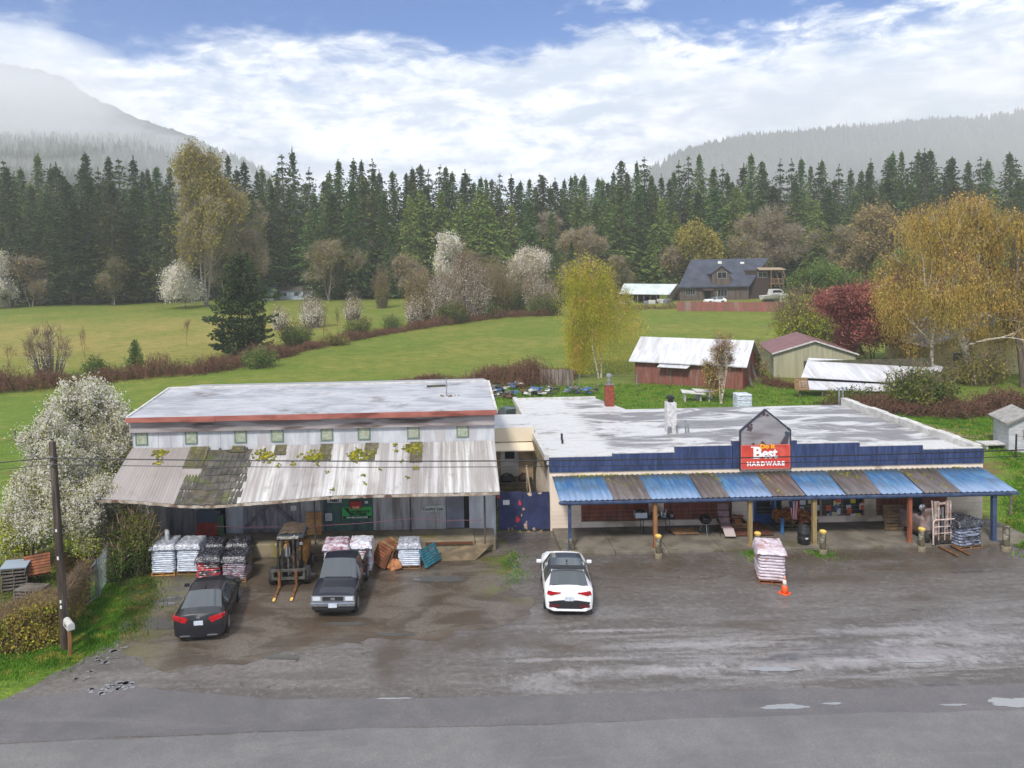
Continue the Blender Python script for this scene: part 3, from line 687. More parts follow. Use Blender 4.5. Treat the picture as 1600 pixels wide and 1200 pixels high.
def onaw(u, v): 
    # awning surface point under a pixel
    r = ray(u, v); k = 30.
    s_ = (ZW-ZA)/(YF-.08-YA); k = (CAMH-ZA+s_*YA)/(s_*r.y-r.z); return CPOS+r*k
for (u0, v0, u1, v1, n, r_) in ((900, 745, 960, 737, 16, .1), (860, 742, 1010, 738, 14, .05), (1000, 739, 1100, 733, 12, .05), (1190, 742, 1215, 760, 8, .05), (1300, 735, 1340, 745, 9, .06), (1408, 735, 1440, 755, 10, .04), (1440, 740, 1480, 760, 8, .05), (1470, 727, 1500, 726, 5, .06), (945, 748, 985, 765, 6, .05), (1110, 742, 1130, 752, 5, .04), (1210, 760, 1225, 772, 3, .04)):
    for k in range(n):
        s_ = rng.random(); p = onaw(u0+(u1-u0)*s_, min(v0+(v1-v0)*s_+rng.uniform(-2.5, 2.5), 772)); sp.append((p.x, min(p.y, YF-.1), r_*rng.uniform(.6, 1.5)))
props(moss(shop, sp, awp), kind='stuff')
# roof furniture
def chim(u, vb, vt, w_, y, m, name='chimney', round_=False, parent=roof, capm=None):
    zt = pz(u, vt, y); zb_ = 3.25; x = px(u, vb, y); mb = MB()
    if round_: mb.lathe([(w_, zb_), (w_, zt-.3), (w_*1.5, zt-.3), (w_*1.5, zt-.05), (w_*.8, zt)], (x, y, 0), 12)
    else: mb.box(x-w_, x+w_, y-w_, y+w_, zb_, zt)
    o = mb.build(name, m, parent, world=True); return o, x, zt
o, x, zt = chim(952, 628, 601, .28, 51.6, m_brick); MB().box(x-.32, x+.32, 51.28, 51.92, zt, zt+.06).build('chimney_cap', conc, roof, world=True)
MB().lathe([(.1, zt+.06), (.1, zt+.55), (.2, zt+.55), (.2, zt+.66), (.09, zt+.75)], (x, 51.6, 0), 12).build('flue', m_galv, roof, world=True)
yb_ = 43.2; zt_ = pz(1048, 628, yb_); x = px(1048, 660, yb_)
MB().box(x-.27, x+.27, yb_-.27, yb_+.27, 3.3, zt_).build('chimney', mat('whitewashed_block', srgb(206, 204, 204), srgb(176, 174, 176), 6, .8, .2), roof, world=True, bevel=.02)
MB().lathe([(.16, zt_), (.16, zt_+.18), (.24, zt_+.2), (.24, zt_+.3), (.1, zt_+.4)], (x, yb_, 0), 12).build('chimney_cowl', m_black, roof, world=True)
pm = MB()
for (dx, h) in ((.75, .75), (.9, .55)): pm.tube((x+dx, yb_-.3, 3.4), (x+dx, yb_-.3, 3.4+h), .045)
pm.path([(x-.1, yb_-.32, 3.42), (x-.1, yb_-.36, 3.75), (x-.3, yb_-.5, 3.8), (x-.3, yb_-.5, 3.42)], .05)
pm.path([(x+.25, yb_-.32, 3.42), (x+.25, yb_-.36, 3.85), (x+.12, yb_-.55, 3.95)], .05)
pm.build('vent_pipe', m_galv, roof, world=True)
for (u, v, y, h) in ((877.5, 660, 41.8, .35), (878.5, 668, 41.0, .2)):
    xx = px(u, v, y); MB().tube((xx, y, 3.35), (xx, y, 3.45+h), .06).build('vent_pipe', m_black, roof, world=True)
hp = MB()
for (u, dx) in ((1311, 0), (1317, 0)):
    p = PW(u, 625, 50.5); hp.path([(p.x, p.y, 3.2), (p.x, p.y, 4.35), (p.x+.2, p.y, 4.45), (p.x+.35, p.y, 4.2)], .05)
hp.build('mast_pipe', m_galv, roof, world=True)

# ---------------------------------------------------------------- alley between the buildings
m_ply = mat('tan_plywood', srgb(176, 152, 124), srgb(146, 124, 98), 1.5, .85, .1, spec=.2)
WX1 = px(772, 690, 36.3)
alley = thing('rear_annex', 'narrow tan annex with white door and steps between the two buildings', 'building', (3.6, 42, 0))
ay = 42.6
MB().box(WX1+.02, XL-.2, ay, ay+.15, 0, 3.9).build('wall', m_ply, alley, world=True)
MB().box(WX1+.02, XL-.13, ay-.1, ay+3.5, 3.9, 4.02).build('roof', m_roofR, alley, world=True)
MB().box(WX1+.02, XL-.13, ay-.14, ay-.101, 3.25, 4.03).build('fascia', mat('cream_fascia', srgb(214, 200, 176), rough=.8), alley, world=True)
MB().slab((WX1+.3, ay-.15, 3.2), (XL-.2, ay-.15, 3.2), (XL-.2, ay-1.0, 2.98), (WX1+.3, ay-1.0, 2.98), .06).build('door_hood', mat('cream_fascia', (0, 0, 0)), alley, world=True)
dx = px(796, 700, ay); dt = pz(796, 689, ay); db = dt-2.0
MB().box(dx-.5, dx-.42, ay-.05, ay-.002, db, dt+.08).box(dx+.42, dx+.5, ay-.05, ay-.002, db, dt+.08).box(dx-.42, dx+.42, ay-.05, ay-.002, dt, dt+.08).build('door_frame', m_white, alley, world=True)
d_ = MB().box(dx-.42, dx+.42, ay-.04, ay-.003, db, dt).build('door', m_white, alley, world=True)
MB().box(dx-.27, dx+.27, ay-.05, ay-.041, dt-1.0, dt-.15).build('pane', m_glass, d_, world=True)
m_deck = mat('dark_deck_wood', srgb(92, 84, 70), srgb(62, 58, 46), 3, .85, .2, c3=srgb(70, 78, 42))
MB().box(WX1+.35, XL-.3, ay-1.3, ay-.15, db-.1, db-.02).build('landing', m_deck, alley, world=True)
sb = MB(); n = 6
for k in range(n):
    z_ = (db-.1)*(n-k)/(n+.0)-.1; sb.box(dx-.75, dx+.75, ay-1.3-.28*(k+1), ay-1.3-.28*k+.02, z_-.05, z_)
sb.build('step', m_deck, alley, world=True)
rl = MB()
for xx in (dx-.8, dx+.8):
    rl.box(xx-.04, xx+.04, ay-1.35, ay-1.27, 0, db+.95).box(xx-.04, xx+.04, ay-3.0, ay-2.92, 0, 1.3)
    rl.path([(xx, ay-1.3, db+.9), (xx, ay-2.96, 1.25)], .035)
rl.build('railing', mat('pale_railing', srgb(178, 164, 140), rough=.8), alley, world=True)
for i, (u, v, s_, cc) in enumerate(((793, 742, .42, (.012, .012, .014)), (818, 743, .3, srgb(70, 50, 44)))):
    pt = PW(u, v, ay-1.0+.1*i); b_ = thing('trash_bag', 'black rubbish bag lying on the annex landing' if i == 0 else 'small brown sack at the right end of the annex landing', 'bag', (pt.x, ay-.9, db-.02))
    rg = random.Random(i); mb = MB(); prof = [(s_*.75, 0), (s_, .12), (s_*.85, .3), (s_*.4, .42), (.05, .47)]
    mb.lathe(prof, n=11); mb.v = [(x_*rg.uniform(.85, 1.15), y_*rg.uniform(.6, .8), z_*rg.uniform(.9, 1.1)) for x_, y_, z_ in mb.v]
    mb.build('sack', mat('bag_%d' % i, cc, rough=.35), b_)
# blue plywood gate closing the alley
yg = 37.35; gx0, gx1 = px(778, 800, yg), px(858.5, 800, yg); gzt = pz(818, 768, yg)
gate = thing('plywood_gate', 'navy blue plywood gate with peeling red and white paint between the buildings', 'gate', ((gx0+gx1)/2, yg, 0))
hw = (gx1-gx0)/2
MB().box(-hw, -.06, -.03, .03, .12, gzt).box(-.04, hw, -.045, .02, .12, gzt-.03).build('panel', mat('navy_plywood', srgb(46, 54, 90), srgb(36, 42, 72), 2, .6, c3=srgb(50, 58, 96)), gate)
pe = MB(); rg = random.Random(4)
def patch(mb, x_, z_, r_, y_, el_=1.):
    pts = [(x_+r_*rg.uniform(.35, 1.2)*math.cos(t_), z_+r_*el_*rg.uniform(.35, 1.2)*math.sin(t_)) for t_ in [i*.5236 for i in range(12)]]
    mb.prism(pts, y_-.002, y_)
def gp(u, v): p = PW(u, v, yg-.05); return p.x-gate.location.x, p.z
for (u, v, r_, e_) in ((812, 786, .09, 1.8), (809, 812, .1, 2.2), (779.5, 777, .1, 1)): pe = MB(); patch(pe, *gp(u, v), r_, -.047-.001*(u % 3), e_); pe.build('paint_patch', mat('red_patch', srgb(200, 50, 60), rough=.6), gate)
for (u, v, r_, e_) in ((822, 822, .12, 2), (834, 826, .1, 1.2), (800, 826, .08, 1.2), (795, 827, .05, 2), (812, 831, .12, .6), (826, 831, .16, .5), (843, 770.5, .14, .5), (828, 772, .14, .7), (818, 795, .07, 1.8), (815, 805, .04, 2), (845, 829, .1, .5), (806, 822, .05, 1.4)): pe = MB(); patch(pe, *gp(u, v), r_, -.051-.0008*(u % 5), e_); pe.build('bare_patch', mat('bare_ply', srgb(196, 176, 150), srgb(150, 110, 90), 4, .8), gate)
px_, pz_ = gp(791, 785); MB().box(px_-.16, px_+.16, -.055, -.05, pz_-.12, pz_+.12).build('notice', m_paper, gate)
# ---------------------------------------------------------------- long metal warehouse on the left
YW = 36.3; DZ = .62
m_sid = mat('grey_corrugated_siding', srgb(184, 182, 182), srgb(158, 154, 152), 1.3, .55, 0, stretch=(2.5, 1, .4), c3=srgb(126, 120, 116), coord='World', metal=.15)
m_sidp = mat('pale_panel_siding', srgb(196, 198, 202), srgb(174, 175, 180), 1.3, .6, 0, stretch=(2, 1, .5), c3=srgb(176, 172, 174), coord='World')
ware = thing('feed_warehouse', 'long grey metal warehouse with white roof, red eave and mossy corrugated canopy', 'building', (-6, YW, 0))
LX0, LX1 = px(208, 690, YW), px(772.5, 690, YW)
zEave = pz(495, 646, YW-.4); YR = 41.6; zR = pz(515, 601, YR)
MB().box(LX0, LX1, YW+.08, YW+.22, 0, 4.75).box(LX0, LX0+.15, YW+.2, 47, 0, 5.4).box(LX1-.15, LX1, YW+.2, 47, 0, 5.4).box(LX0, LX1, 46.8, 47, 0, 5.4).build('wall', m_sidp, ware, world=True)
# upper wall of pale panels
up = MB(); zu0, zu1 = 4.6, zEave-.25
up.box(LX0, LX1, YW+.01, YW+.07, zu0, zu1)
n = 29; pw = (LX1-LX0)/n
for k in range(n+1): up.box(LX0+k*pw-.012, LX0+k*pw+.012, YW-.008, YW+.009, zu0, zu1)
up.build('upper_wall', m_sidp, ware, world=True)
m_gw = mat('green_frosted_pane', srgb(170, 174, 156), srgb(142, 148, 128), 6, .5); m_gf = mat('green_frame', srgb(104, 124, 108), rough=.7)
for u in (221, 298.5, 375.5, 433, 510.5, 568.5, 645.5, 722.5):
    v0 = 673-(u-298)*.0245+.5
    window(ware, px(u-9.5, v0, YW), px(u+9.5, v0, YW), pz(u, v0+20, YW), pz(u, v0, YW), YW-.04, 1, m_gf, m_gw)
MB().box(LX0-.1, LX1+.02, YW-.16, YW-.02, pz(495, 672, YW)+.09, zEave-.17).build('weathered_band', mat('weathered_fascia', srgb(166, 158, 158), srgb(120, 108, 106), 1.4, .8, .25, stretch=(.35, 1, 3), c3=srgb(88, 76, 72), coord='World'), ware, world=True)
m_rf = mat('salmon_flashing', srgb(168, 104, 92), srgb(144, 84, 74), 1.2, .6, c3=srgb(116, 62, 52), stretch=(.6, 1, 2), coord='World')
fl = MB(); rg = random.Random(2); x = LX0-.15
while x < LX1+.1:
    L = rg.uniform(1.2, 3.0); x2 = min(x+L, LX1+.12); j_ = rg.uniform(-.015, .015); fl.box(x+.006, x2-.006, YW-.46+j_, YW-.42+j_, zEave-.26+j_, zEave-.01); x = x2
fl.build('eave_flashing', m_rf, ware, world=True)
rf = MB(); rf.slab((LX0-.15, YW-.44, zEave), (LX1+.15, YW-.44, zEave), (LX1+.1, YR, zR), (LX0-.12, YR, zR), .16); rf.slab((LX0-.12, YR, zR-.002), (LX1+.1, YR, zR-.002), (LX1+.1, 47.2, zR-.75), (LX0-.12, 47.2, zR-.75), .16)
wroof = rf.build('roof', m_roofL, ware, world=True)
MB().prismx([(YW+.1, 4.5), (YW+.1, zEave-.17), (YR, zR-.17), (46.9, zR-.9), (46.9, 4.5)], LX1-.12, LX1-.02).prismx([(YW+.1, 4.5), (YW+.1, zEave-.17), (YR, zR-.17), (46.9, zR-.9), (46.9, 4.5)], LX0+.02, LX0+.12).build('gable_wall', m_sidp, ware, world=True)
kb = MB(); kb.prismx([(YW-.42, zEave+.001), (YW-.42, zEave+.05), (YR, zR+.05), (YR, zR+.001)], LX1+.02, LX1+.14); kb.prismx([(YW-.42, zEave+.001), (YW-.42, zEave+.05), (YR, zR+.05), (YR, zR+.001)], LX0-.14, LX0-.02); kb.box(LX0-.02, LX1+.02, YR-.1, YR+.1, zR-.03, zR+.05)
kb.build('roof_kerb', m_white, ware, world=True)
p = PW(698, 626, 38.6); MB().tube((p.x, p.y, p.z-.2), (p.x, p.y, pz(696, 590, p.y)), .03).build('roof_mast', m_galv, wroof, world=True)
pr = lambda x_, y_: zEave+(zR-zEave)*(y_-YW+.44)/(YR-YW+.44)
moss(wroof, [(p.x, p.y, .28), (p.x+.5, p.y, .15)], pr, mat('dead_moss', srgb(120, 104, 76), srgb(90, 78, 56), 6, .95), 3, 'debris')
q = PW(683, 609, 40.6); MB().cbox((q.x, q.y, pr(q.x, q.y)+.05), (1.1, .12, .08), Matrix.Rotation(.12, 3, 'Z')).build('loose_board', m_deck, wroof, world=True)
# canopy
YC, ZC = 33.2, 3.32; ZCW = 4.84; YCW = YW-.03
def sagf(x_, k):
    u = 690+x_/33.2*1200
    return -k*(.30*math.exp(-((u-310)/95.)**2) + .10*math.exp(-((u-430)/60.)**2)) + .06*k*math.exp(-((u-150)/60.)**2)
def can_mat(name, c1, c2, c3):
    m, t, b = base(name)
    P = t.new('ShaderNodeNewGeometry').outputs['Position']
    n1 = t.noise(t.mapv(P, (4.2, .16, .2)), 1., 5, .62, .3); n2 = t.noise(P, 1.2, 6, .65); n3 = t.noise(t.mapv(P, (1.1, .3, .3), (3, 0, 0)), 1., 3); n4 = t.noise(P, 7, 3, .6)
    c = t.mix(t.mr(n1, .40, .62), c1, c2)
    c = t.mix(t.mr(n3, .46, .66, 0, .6), c, c3)
    c = t.mix(t.mr(n2, .55, .72, 0, .5), c, srgb(116, 104, 94))
    c = t.mix(t.mr(n4, .66, .74, 0, .55), c, srgb(84, 76, 66))
    x = t.xyz(P)[0]
    c = t.mix(t.m('MULTIPLY', t.mr(x, -7.5, -12), t.mr(n1, .3, .6, .35, .8)), c, srgb(146, 136, 132))
    t.l.new(c, b.inputs['Base Color']); b.inputs['Roughness'].default_value = .5; b.inputs['Metallic'].default_value = .1
    b.inputs['Specular IOR Level'].default_value = .4
    return m
mC1 = can_mat('canopy_steel', srgb(156, 151, 148), srgb(200, 198, 197), srgb(140, 132, 127)); mC2 = can_mat('canopy_steel_grey', srgb(148, 143, 141), srgb(186, 183, 183), srgb(130, 122, 118))
CX0, CX1 = px(158, 783, YC), px(781, 772, YC)
sheets = [(158, 300, 206, 325, 0), (353, 425, 398, 444, 0), (425, 510, 444, 521, 1), (510, 600, 521, 607, 0), (600, 690, 607, 690, 1), (690, 781, 690, 773, 0)]
SK = .45
for i, (b0, b1, t0, t1, kd) in enumerate(sheets):
    z_ = .004*(i % 2)
    corr('canopy_sheet', px(t0, 695, YCW), px(t1, 695, YCW), YCW, ZCW+z_, YC, ZC+z_, mC2 if kd or i == 0 else mC1, ware, pitch=.13, amp=.012, rows=14, sag=sagf, x0b=px(b0, 780, YC), x1b=px(b1, 780, YC))
# the bay where sheets are gone: slipped wooden shingles on boards
mS = mat('old_shingle', srgb(92, 88, 84), srgb(66, 64, 60), 2.2, .9, .3, c3=srgb(84, 88, 58), island=.22); rg = random.Random(6)
sh = MB()
def cpt(u, k):       # point on the canopy: u = photo column at the eave, k from wall 0 to eave 1
    xb = px(u, 780, YC); xt = xb*YCW/YC*.0+ (px(690+(u-690)*.915, 695, YCW)); x_ = xt+(xb-xt)*k
    return Vector((x_, YCW+(YC-YCW)*k, ZCW+(ZC-ZCW)*k+sagf(x_, k)))
rows = 8
for r_ in range(rows):
    k0, k1 = r_/rows, (r_+1.12)/rows
    ua = 296-(1-k1)*0; u = 270 if r_ > 3 else 322; u_end = 368
    u = 272 if r_ >= 4 else (302 if r_ >= 2 else 312)
    if r_ == 0: continue
    while u < u_end:
        w_ = rg.uniform(7, 11); a, b_, c, d_ = cpt(u, k0), cpt(u+w_-.8, k0), cpt(u+w_-.8, min(k1, 1.0)+rg.uniform(-.012, .012)), cpt(u, min(k1, 1.0)+rg.uniform(-.012, .012))
        up_ = Vector((0, -.02, .025+.012*(r_ % 2)))
        sh.slab(a, b_, c+up_, d_+up_, .015); u += w_
sh.build('shingle_patch', mS, ware, world=True)
a, b_, c, d_ = cpt(262, 0.05), cpt(370, .05), cpt(370, 1), cpt(262, 1); dn = Vector((0, 0, -.03))
MB().slab(a+dn, b_+dn, c+dn, d_+dn, .02).build('canopy_decking', m_deck, ware, world=True)
# mossy rows near the wall where short shingles show
for (u, w_, k1) in ((333, 20, .12), (407, 19, .20), (484, 19, .34), (560, 17, .36), (637, 19, .42), (262, 30, .4)):
    mb = MB()
    for r_ in range(3):
        uu = u
        while uu < u+w_: 
            ww_ = rg.uniform(4, 6); mb.slab(cpt(uu, k1*r_/3)+Vector((0, 0, .03)), cpt(uu+ww_, k1*r_/3)+Vector((0, 0, .03)), cpt(uu+ww_, k1*(r_+1)/3)+Vector((0, 0, .045)), cpt(uu, k1*(r_+1)/3)+Vector((0, 0, .045)), .015); uu += ww_+.3
    mb.build('shingle_strip', mat('mossy_shingle', srgb(104, 96, 82), srgb(78, 76, 58), 5, .95, .3, c3=srgb(92, 94, 40), island=.3), ware, world=True)
def canz(x_, y_):
    k = (YCW-y_)/(YCW-YC); return ZCW+(ZC-ZCW)*k+sagf(x_, k)+.02
sp = []; rg = random.Random(12)
for (u, v, r_, n) in ((411, 710, .36, 18), (436, 725, .1, 3), (459, 724, .1, 3), (489, 712, .36, 20), (494, 726, .1, 3), (559, 710, .36, 18), (577, 716, .1, 3), (645, 702, .30, 14), (618, 695, .08, 5), (617, 705, .07, 3), (651, 731, .18, 5), (628, 720, .08, 2), (571, 755, .08, 2), (637, 745, .07, 2), (249, 710, .25, 9), (248, 722, .2, 5), (517, 766, .1, 3), (568, 744, .07, 2), (595, 733, .05, 1), (512, 737, .05, 1), (655, 705, .12, 4)):
    for q in range(2): pass
    for k in range(n):
        uu, vv = u+rg.gauss(0, 1)*r_*18, v+rg.gauss(0, 1)*r_*11
        r = ray(uu, vv); s_ = (ZCW-ZC)/(YCW-YC); kk = (CAMH-ZC+s_*YC)/(s_*r.y-r.z); P_ = CPOS+r*kk; sp.append((P_.x, min(P_.y, YCW-.05), .25 if r_ > .2 else .11))
props(moss(ware, sp, canz, seed=5), kind='stuff')
# eave board with peeling paint
pb = MB(); N = 60
us = np.linspace(146, 781, N)
for a, b_ in zip(us[:-1], us[1:]):
    xa_, xb_ = px(a, 780, YC), px(b_, 780, YC); za, zb2 = ZC+sagf(xa_, 1), ZC+sagf(xb_, 1)
    j_ = rg.uniform(-.012, .012)
    pb.add([(xa_, YC-.03, za-.13+j_), (xb_-.004, YC-.03, zb2-.13+j_), (xb_-.004, YC-.03, zb2-.02), (xa_, YC-.03, za-.02), (xa_, YC+.02, za-.13+j_), (xb_-.004, YC+.02, zb2-.13+j_), (xb_-.004, YC+.02, zb2-.02), (xa_, YC+.02, za-.02)], [(0, 1, 2, 3), (7, 6, 5, 4), (0, 4, 5, 1), (1, 5, 6, 2), (2, 6, 7, 3), (3, 7, 4, 0)])
pb.build('eave_board', mat('peeling_white_board', srgb(186, 176, 164), srgb(140, 124, 108), 3, .85, .3, c3=srgb(100, 72, 60), coord='World'), ware, world=True)
rb = MB()
for k in range(14):
    xx = CX0+.5+k*(CX1-CX0-.8)/13; rb.slab((xx, YCW, ZCW-.05), (xx+.06, YCW, ZCW-.05), (xx+.06, YC+.03, ZC-.06+sagf(xx, 1)), (xx, YC+.03, ZC-.06+sagf(xx, 1)), .12)
rb.build('rafter', m_deck, ware, world=True)
for (u, v) in ((165, 900), (493, 850), (642, 831), (758, 850)):
    c = G(u, v, DZ if u > 200 else 0.); zt_ = ZC+(ZCW-ZC)*(c.y-YC)/(YCW-YC)-.15
    MB().tube((c.x, c.y, c.z), (c.x, c.y, max(zt_, 3.2)), .035 if u > 200 else .07).build('post', mat('rusty_pole', srgb(84, 76, 72), rough=.7), ware, world=True)
# lower wall: separate corrugated panels, doors, green panel
def wallpanel(u0, u1, m, name='wall_panel', pitch=.09, z0=DZ, z1=4.5, y=YW, amp=.008, label=None):
    x0, x1 = px(u0, 800, y), px(u1, 800, y)
    o = corr(name, x0+.005, x1-.005, y, z1, y-.001, z0, m, ware, pitch=pitch, amp=amp, rows=1); 
    off = parent_off(ware)
    me = o.data; co = np.zeros(len(me.vertices)*3, np.float32); me.vertices.foreach_get('co', co); co = co.reshape(-1, 3)
    n_ = co.shape[0]//2; ii = np.arange(co.shape[0]) % n_
    co[:, 1] = y-off.y+amp*np.sin(2*np.pi*ii/4+.6); co[:n_, 2] = z1-off.z; co[n_:, 2] = z0-off.z
    me.vertices.foreach_set('co', co.ravel()); me.update()
    if label: o['label'] = label
    return o
m_grn = mat('dark_green_panel', srgb(78, 108, 96), srgb(62, 86, 84), 1.4, .6, c3=srgb(60, 76, 88), stretch=(2, 1, .6), coord='World')
m_brd = mat('grey_board_door', srgb(150, 146, 148), srgb(124, 120, 124), 1.6, .8, .2, stretch=(3, 1, .5), c3=srgb(86, 84, 94), coord='World')
for (a, b_, m) in ((212, 262, m_sid), (262, 304, m_brd), (304, 322, m_sid), (322, 336, m_sidp), (352, 380, m_sidp), (470, 505, m_sid), (583, 641, m_sid), (643, 697, m_sid), (733, 757, m_sidp), (759, 772, m_sidp)):
    wallpanel(a, b_, m)
wallpanel(505.5, 582.5, m_grn, 'green_door', .14, label='dark green sheet door carrying the signs')
bd_ = MB(); x0, x1 = px(380, 800, YW), px(469, 800, YW); nb = 13
for k in range(nb): w_ = (x1-x0)/nb; bd_.box(x0+w_*k+.005, x0+w_*(k+1)-.005, YW-.03, YW+.02, DZ+.02, 4.2)
big = bd_.build('barn_door', m_brd, ware, world=True)
xb_ = MB()
def bar(mb, x0, z0, x1, z1, w_, y0, y1):
    d_ = Vector((x1-x0, 0, z1-z0)).normalized(); n_ = Vector((-d_.z, 0, d_.x))*w_/2
    A, B = Vector((x0, y0, z0)), Vector((x1, y0, z1)); q = Vector((0, y1-y0, 0))
    mb.add([A-n_, B-n_, B+n_, A+n_, A-n_+q, B-n_+q, B+n_+q, A+n_+q], [(0, 1, 2, 3), (7, 6, 5, 4), (0, 4, 5, 1), (1, 5, 6, 2), (2, 6, 7, 3), (3, 7, 4, 0)])
bar(xb_, x0+.1, DZ+.3, x1-.1, 3.3, .17, YW-.075, YW-.032); bar(xb_, x0+.1, 3.3, x1-.1, DZ+.3, .17, YW-.12, YW-.077)
xb_.box(x0, x1, YW-.07, YW-.031, DZ+.03, DZ+.2)
xb_.build('cross_brace', mat('grey_brace', srgb(122, 116, 118), srgb(96, 90, 92), 3, .85, .2), big, world=True)
MB().box(px(455, 792, YW), px(464, 792, YW), YW-.135, YW-.13, pz(460, 795, YW)-.05, pz(460, 795, YW)+.2).build('notice', m_paper, big, world=True)
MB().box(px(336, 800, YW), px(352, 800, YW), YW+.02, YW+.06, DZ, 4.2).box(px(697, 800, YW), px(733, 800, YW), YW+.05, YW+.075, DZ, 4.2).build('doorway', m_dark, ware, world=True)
sl_ = MB().box(px(697, 800, YW)+.02, px(725, 800, YW), YW-.02, YW+.03, DZ+.04, 3.9)
sl_.build('sliding_door', mat('blue_grey_door', srgb(132, 138, 152), srgb(116, 120, 134), 1.3, .5, c3=srgb(110, 108, 116)), ware, world=True)
# concrete dock with broken right end
dk = MB(); dk.box(px(336, 850, 34.8), px(742, 850, 34.8), 34.75, YW+.06, 0, DZ).box(px(742, 850, 34.8)+.01, px(775, 850, 34.8), 35.0, YW+.06, 0, DZ-.05)
dk.build('loading_dock', m_concb, ware, world=True, bevel=.03)
dk = MB().slab((LX0+.3, 34.9, DZ), (px(336, 850, 34.8)-.02, 34.9, DZ), (px(336, 850, 34.8)-.02, YW, DZ), (LX0+.3, YW, DZ), .62)
props(dk.build('loading_dock', m_concb, ware, world=True), 'old concrete dock hidden behind the pallets')
MB().box(px(665, 850, 34.7), px(738, 850, 34.7), 34.66, 34.745, .47, .56).build('bumper_rail', mat('rusty_rail', srgb(94, 56, 34), rough=.8), ware, world=True)
MB().quad((px(660, 880, 34.4), 33.9, .02), (px(742, 880, 34.4), 33.9, .02), (px(772, 880, 34.4), 34.9, .4), (px(742, 880, 34.4), 34.9, .45)).build('dirt_ramp', mat('rubble', srgb(130, 112, 90), srgb(96, 84, 66), 2, .9, .4), ware, world=True)
# rope strung across the front
rp = MB(); pts = [PW(u, v, 34.6) for u, v in ((336, 822), (380, 824), (430, 823), (493, 821.5))]; rp.path(pts, .012, 4)
pts = [PW(u, v, 34.6) for u, v in ((493, 821.5), (560, 818), (600, 814), (642, 810), (690, 813), (758, 812.5))]; rp.path(pts, .012, 4)
props(rp.build('rope', mat('pink_rope', srgb(200, 130, 140), rough=.8)), 'faded pink rope strung across the warehouse front', 'rope')
# signs on the warehouse
def signbox(name, label, u0, v0, u1, v1, m, y=None):
    y = y or YW-.06; a, b_ = PW(u0, v0, y), PW(u1, v1, y); t_ = thing(name, label, 'sign', ((a.x+b_.x)/2, y, b_.z)); w_, h_ = b_.x-a.x, a.z-b_.z
    MB().box(-w_/2, w_/2, -.015, .015, 0, h_).build('panel', m, t_); return t_, w_, h_
m_kk = mat('sign_black', (.012, .012, .012), rough=.6)
t_, w_, h_ = signbox('sign_board', 'white board lettered FEED above the green door', 511, 776, 534, 785, m_paper); text('FEED', .2, m_kk, t_, (0, -.02, .05), bold=.012)
t_, w_, h_ = signbox('battery_sign', 'bright green battery sign with black lettering on the green door', 534.5, 792.5, 581.5, 810, mat('bright_green', srgb(58, 168, 84), rough=.5))
MB().box(-w_/2+.03, w_/2-.03, -.018, -.0155, .02, .13).build('strip', m_kk, t_)
text('NEW-USED, GUARANTEED', .085, m_sw, t_, (0, -.022, .045), bold=.004)
text('INTERSTATE', .15, m_kk, t_, (.16, -.02, .30), bold=.008, sx=1.05); text('BATTERIES', .15, m_kk, t_, (.10, -.02, .165), bold=.008)
MB().prism([(-w_/2+.08, h_-.04), (-w_/2+.28, h_-.04), (-w_/2+.5, .16), (-w_/2+.4, .16)], -.02, -.0155).build('emblem', m_kk, t_)
t_, w_, h_ = signbox('small_red_sign', 'small red sign overlapping the top of the bright green sign', 547, 783.5, 565, 795, mat('crimson', srgb(168, 44, 48), rough=.6), YW-.12)
text('Lock', .16, mat('sign_cream', srgb(232, 196, 160), rough=.6), t_, (0, -.02, .04), bold=.008)
t_, w_, h_ = signbox('paper_notice', 'white paper notice on the left side of the green door', 508, 802, 519, 813.5, m_paper, YW-.05)
mb = MB()
for k in range(5): mb.box(-.1+.02*(k % 2), .1, -.019, -.0155, .05+k*.055, .065+k*.055)
mb.build('print', mat('faint_print', srgb(150, 150, 160), rough=.8), t_)
t_, w_, h_ = signbox('notice_card', 'tiny white card at the top right of the green door', 570, 783, 575, 786.5, m_paper, YW-.05)
a = PW(658, 790, YW-.05); b_ = PW(694.5, 799, YW-.05); t_ = thing('wooden_name_board', 'long pale hand-lettered board reading Country Line on corrugated wall', 'sign', ((a.x+b_.x)/2, YW-.05, b_.z)); w_, h_ = b_.x-a.x, a.z-b_.z
MB().prism([(-w_/2, h_*.2), (-w_/2+.1, 0), (w_/2, .02), (w_/2, h_), (-w_/2+.15, h_)], -.015, .015).build('panel', mat('pale_board', srgb(196, 200, 192), srgb(176, 182, 174), 4, .8), t_)
text('Country Line', .21, mat('sign_grey', srgb(74, 78, 84), rough=.7), t_, (0, -.02, .07), bold=.005, sx=.85)

# ================================================================ UTILITY LINE
pb_ = G(103, 1015, 0); pole = thing('utility_pole', 'tall dark weathered wooden utility pole on the grass verge', 'pole', tuple(pb_), tilt=(0, rad(-1.2)))
m_pole = mat('creosoted_wood', srgb(74, 62, 54), srgb(50, 42, 36), 2, .85, .3, stretch=(4, 4, .3), c3=srgb(98, 88, 80))
ph = HT(90, 690, pb_); MB().tube((0, 0, -.3), (0, 0, ph), .165, .115, 14).build('shaft', m_pole, pole)
for k, zz in enumerate((ph-.52, ph-.76)):
    MB().tube((0, -.12, zz), (0, -.2, zz), .05, .04, 8).build('insulator', m_galv, pole)
mb = MB()
for (zz, s_) in ((1.55, .05), (1.75, .045), (3.3, .05), (4.3, .04)): mb.box(-.03, .03, -.165+zz*.006, -.15+zz*.006, zz, zz+s_*2.4)
mb.build('number_tag', m_paper, pole)
X0 = pb_.x-.13; Y0 = pb_.y-.2
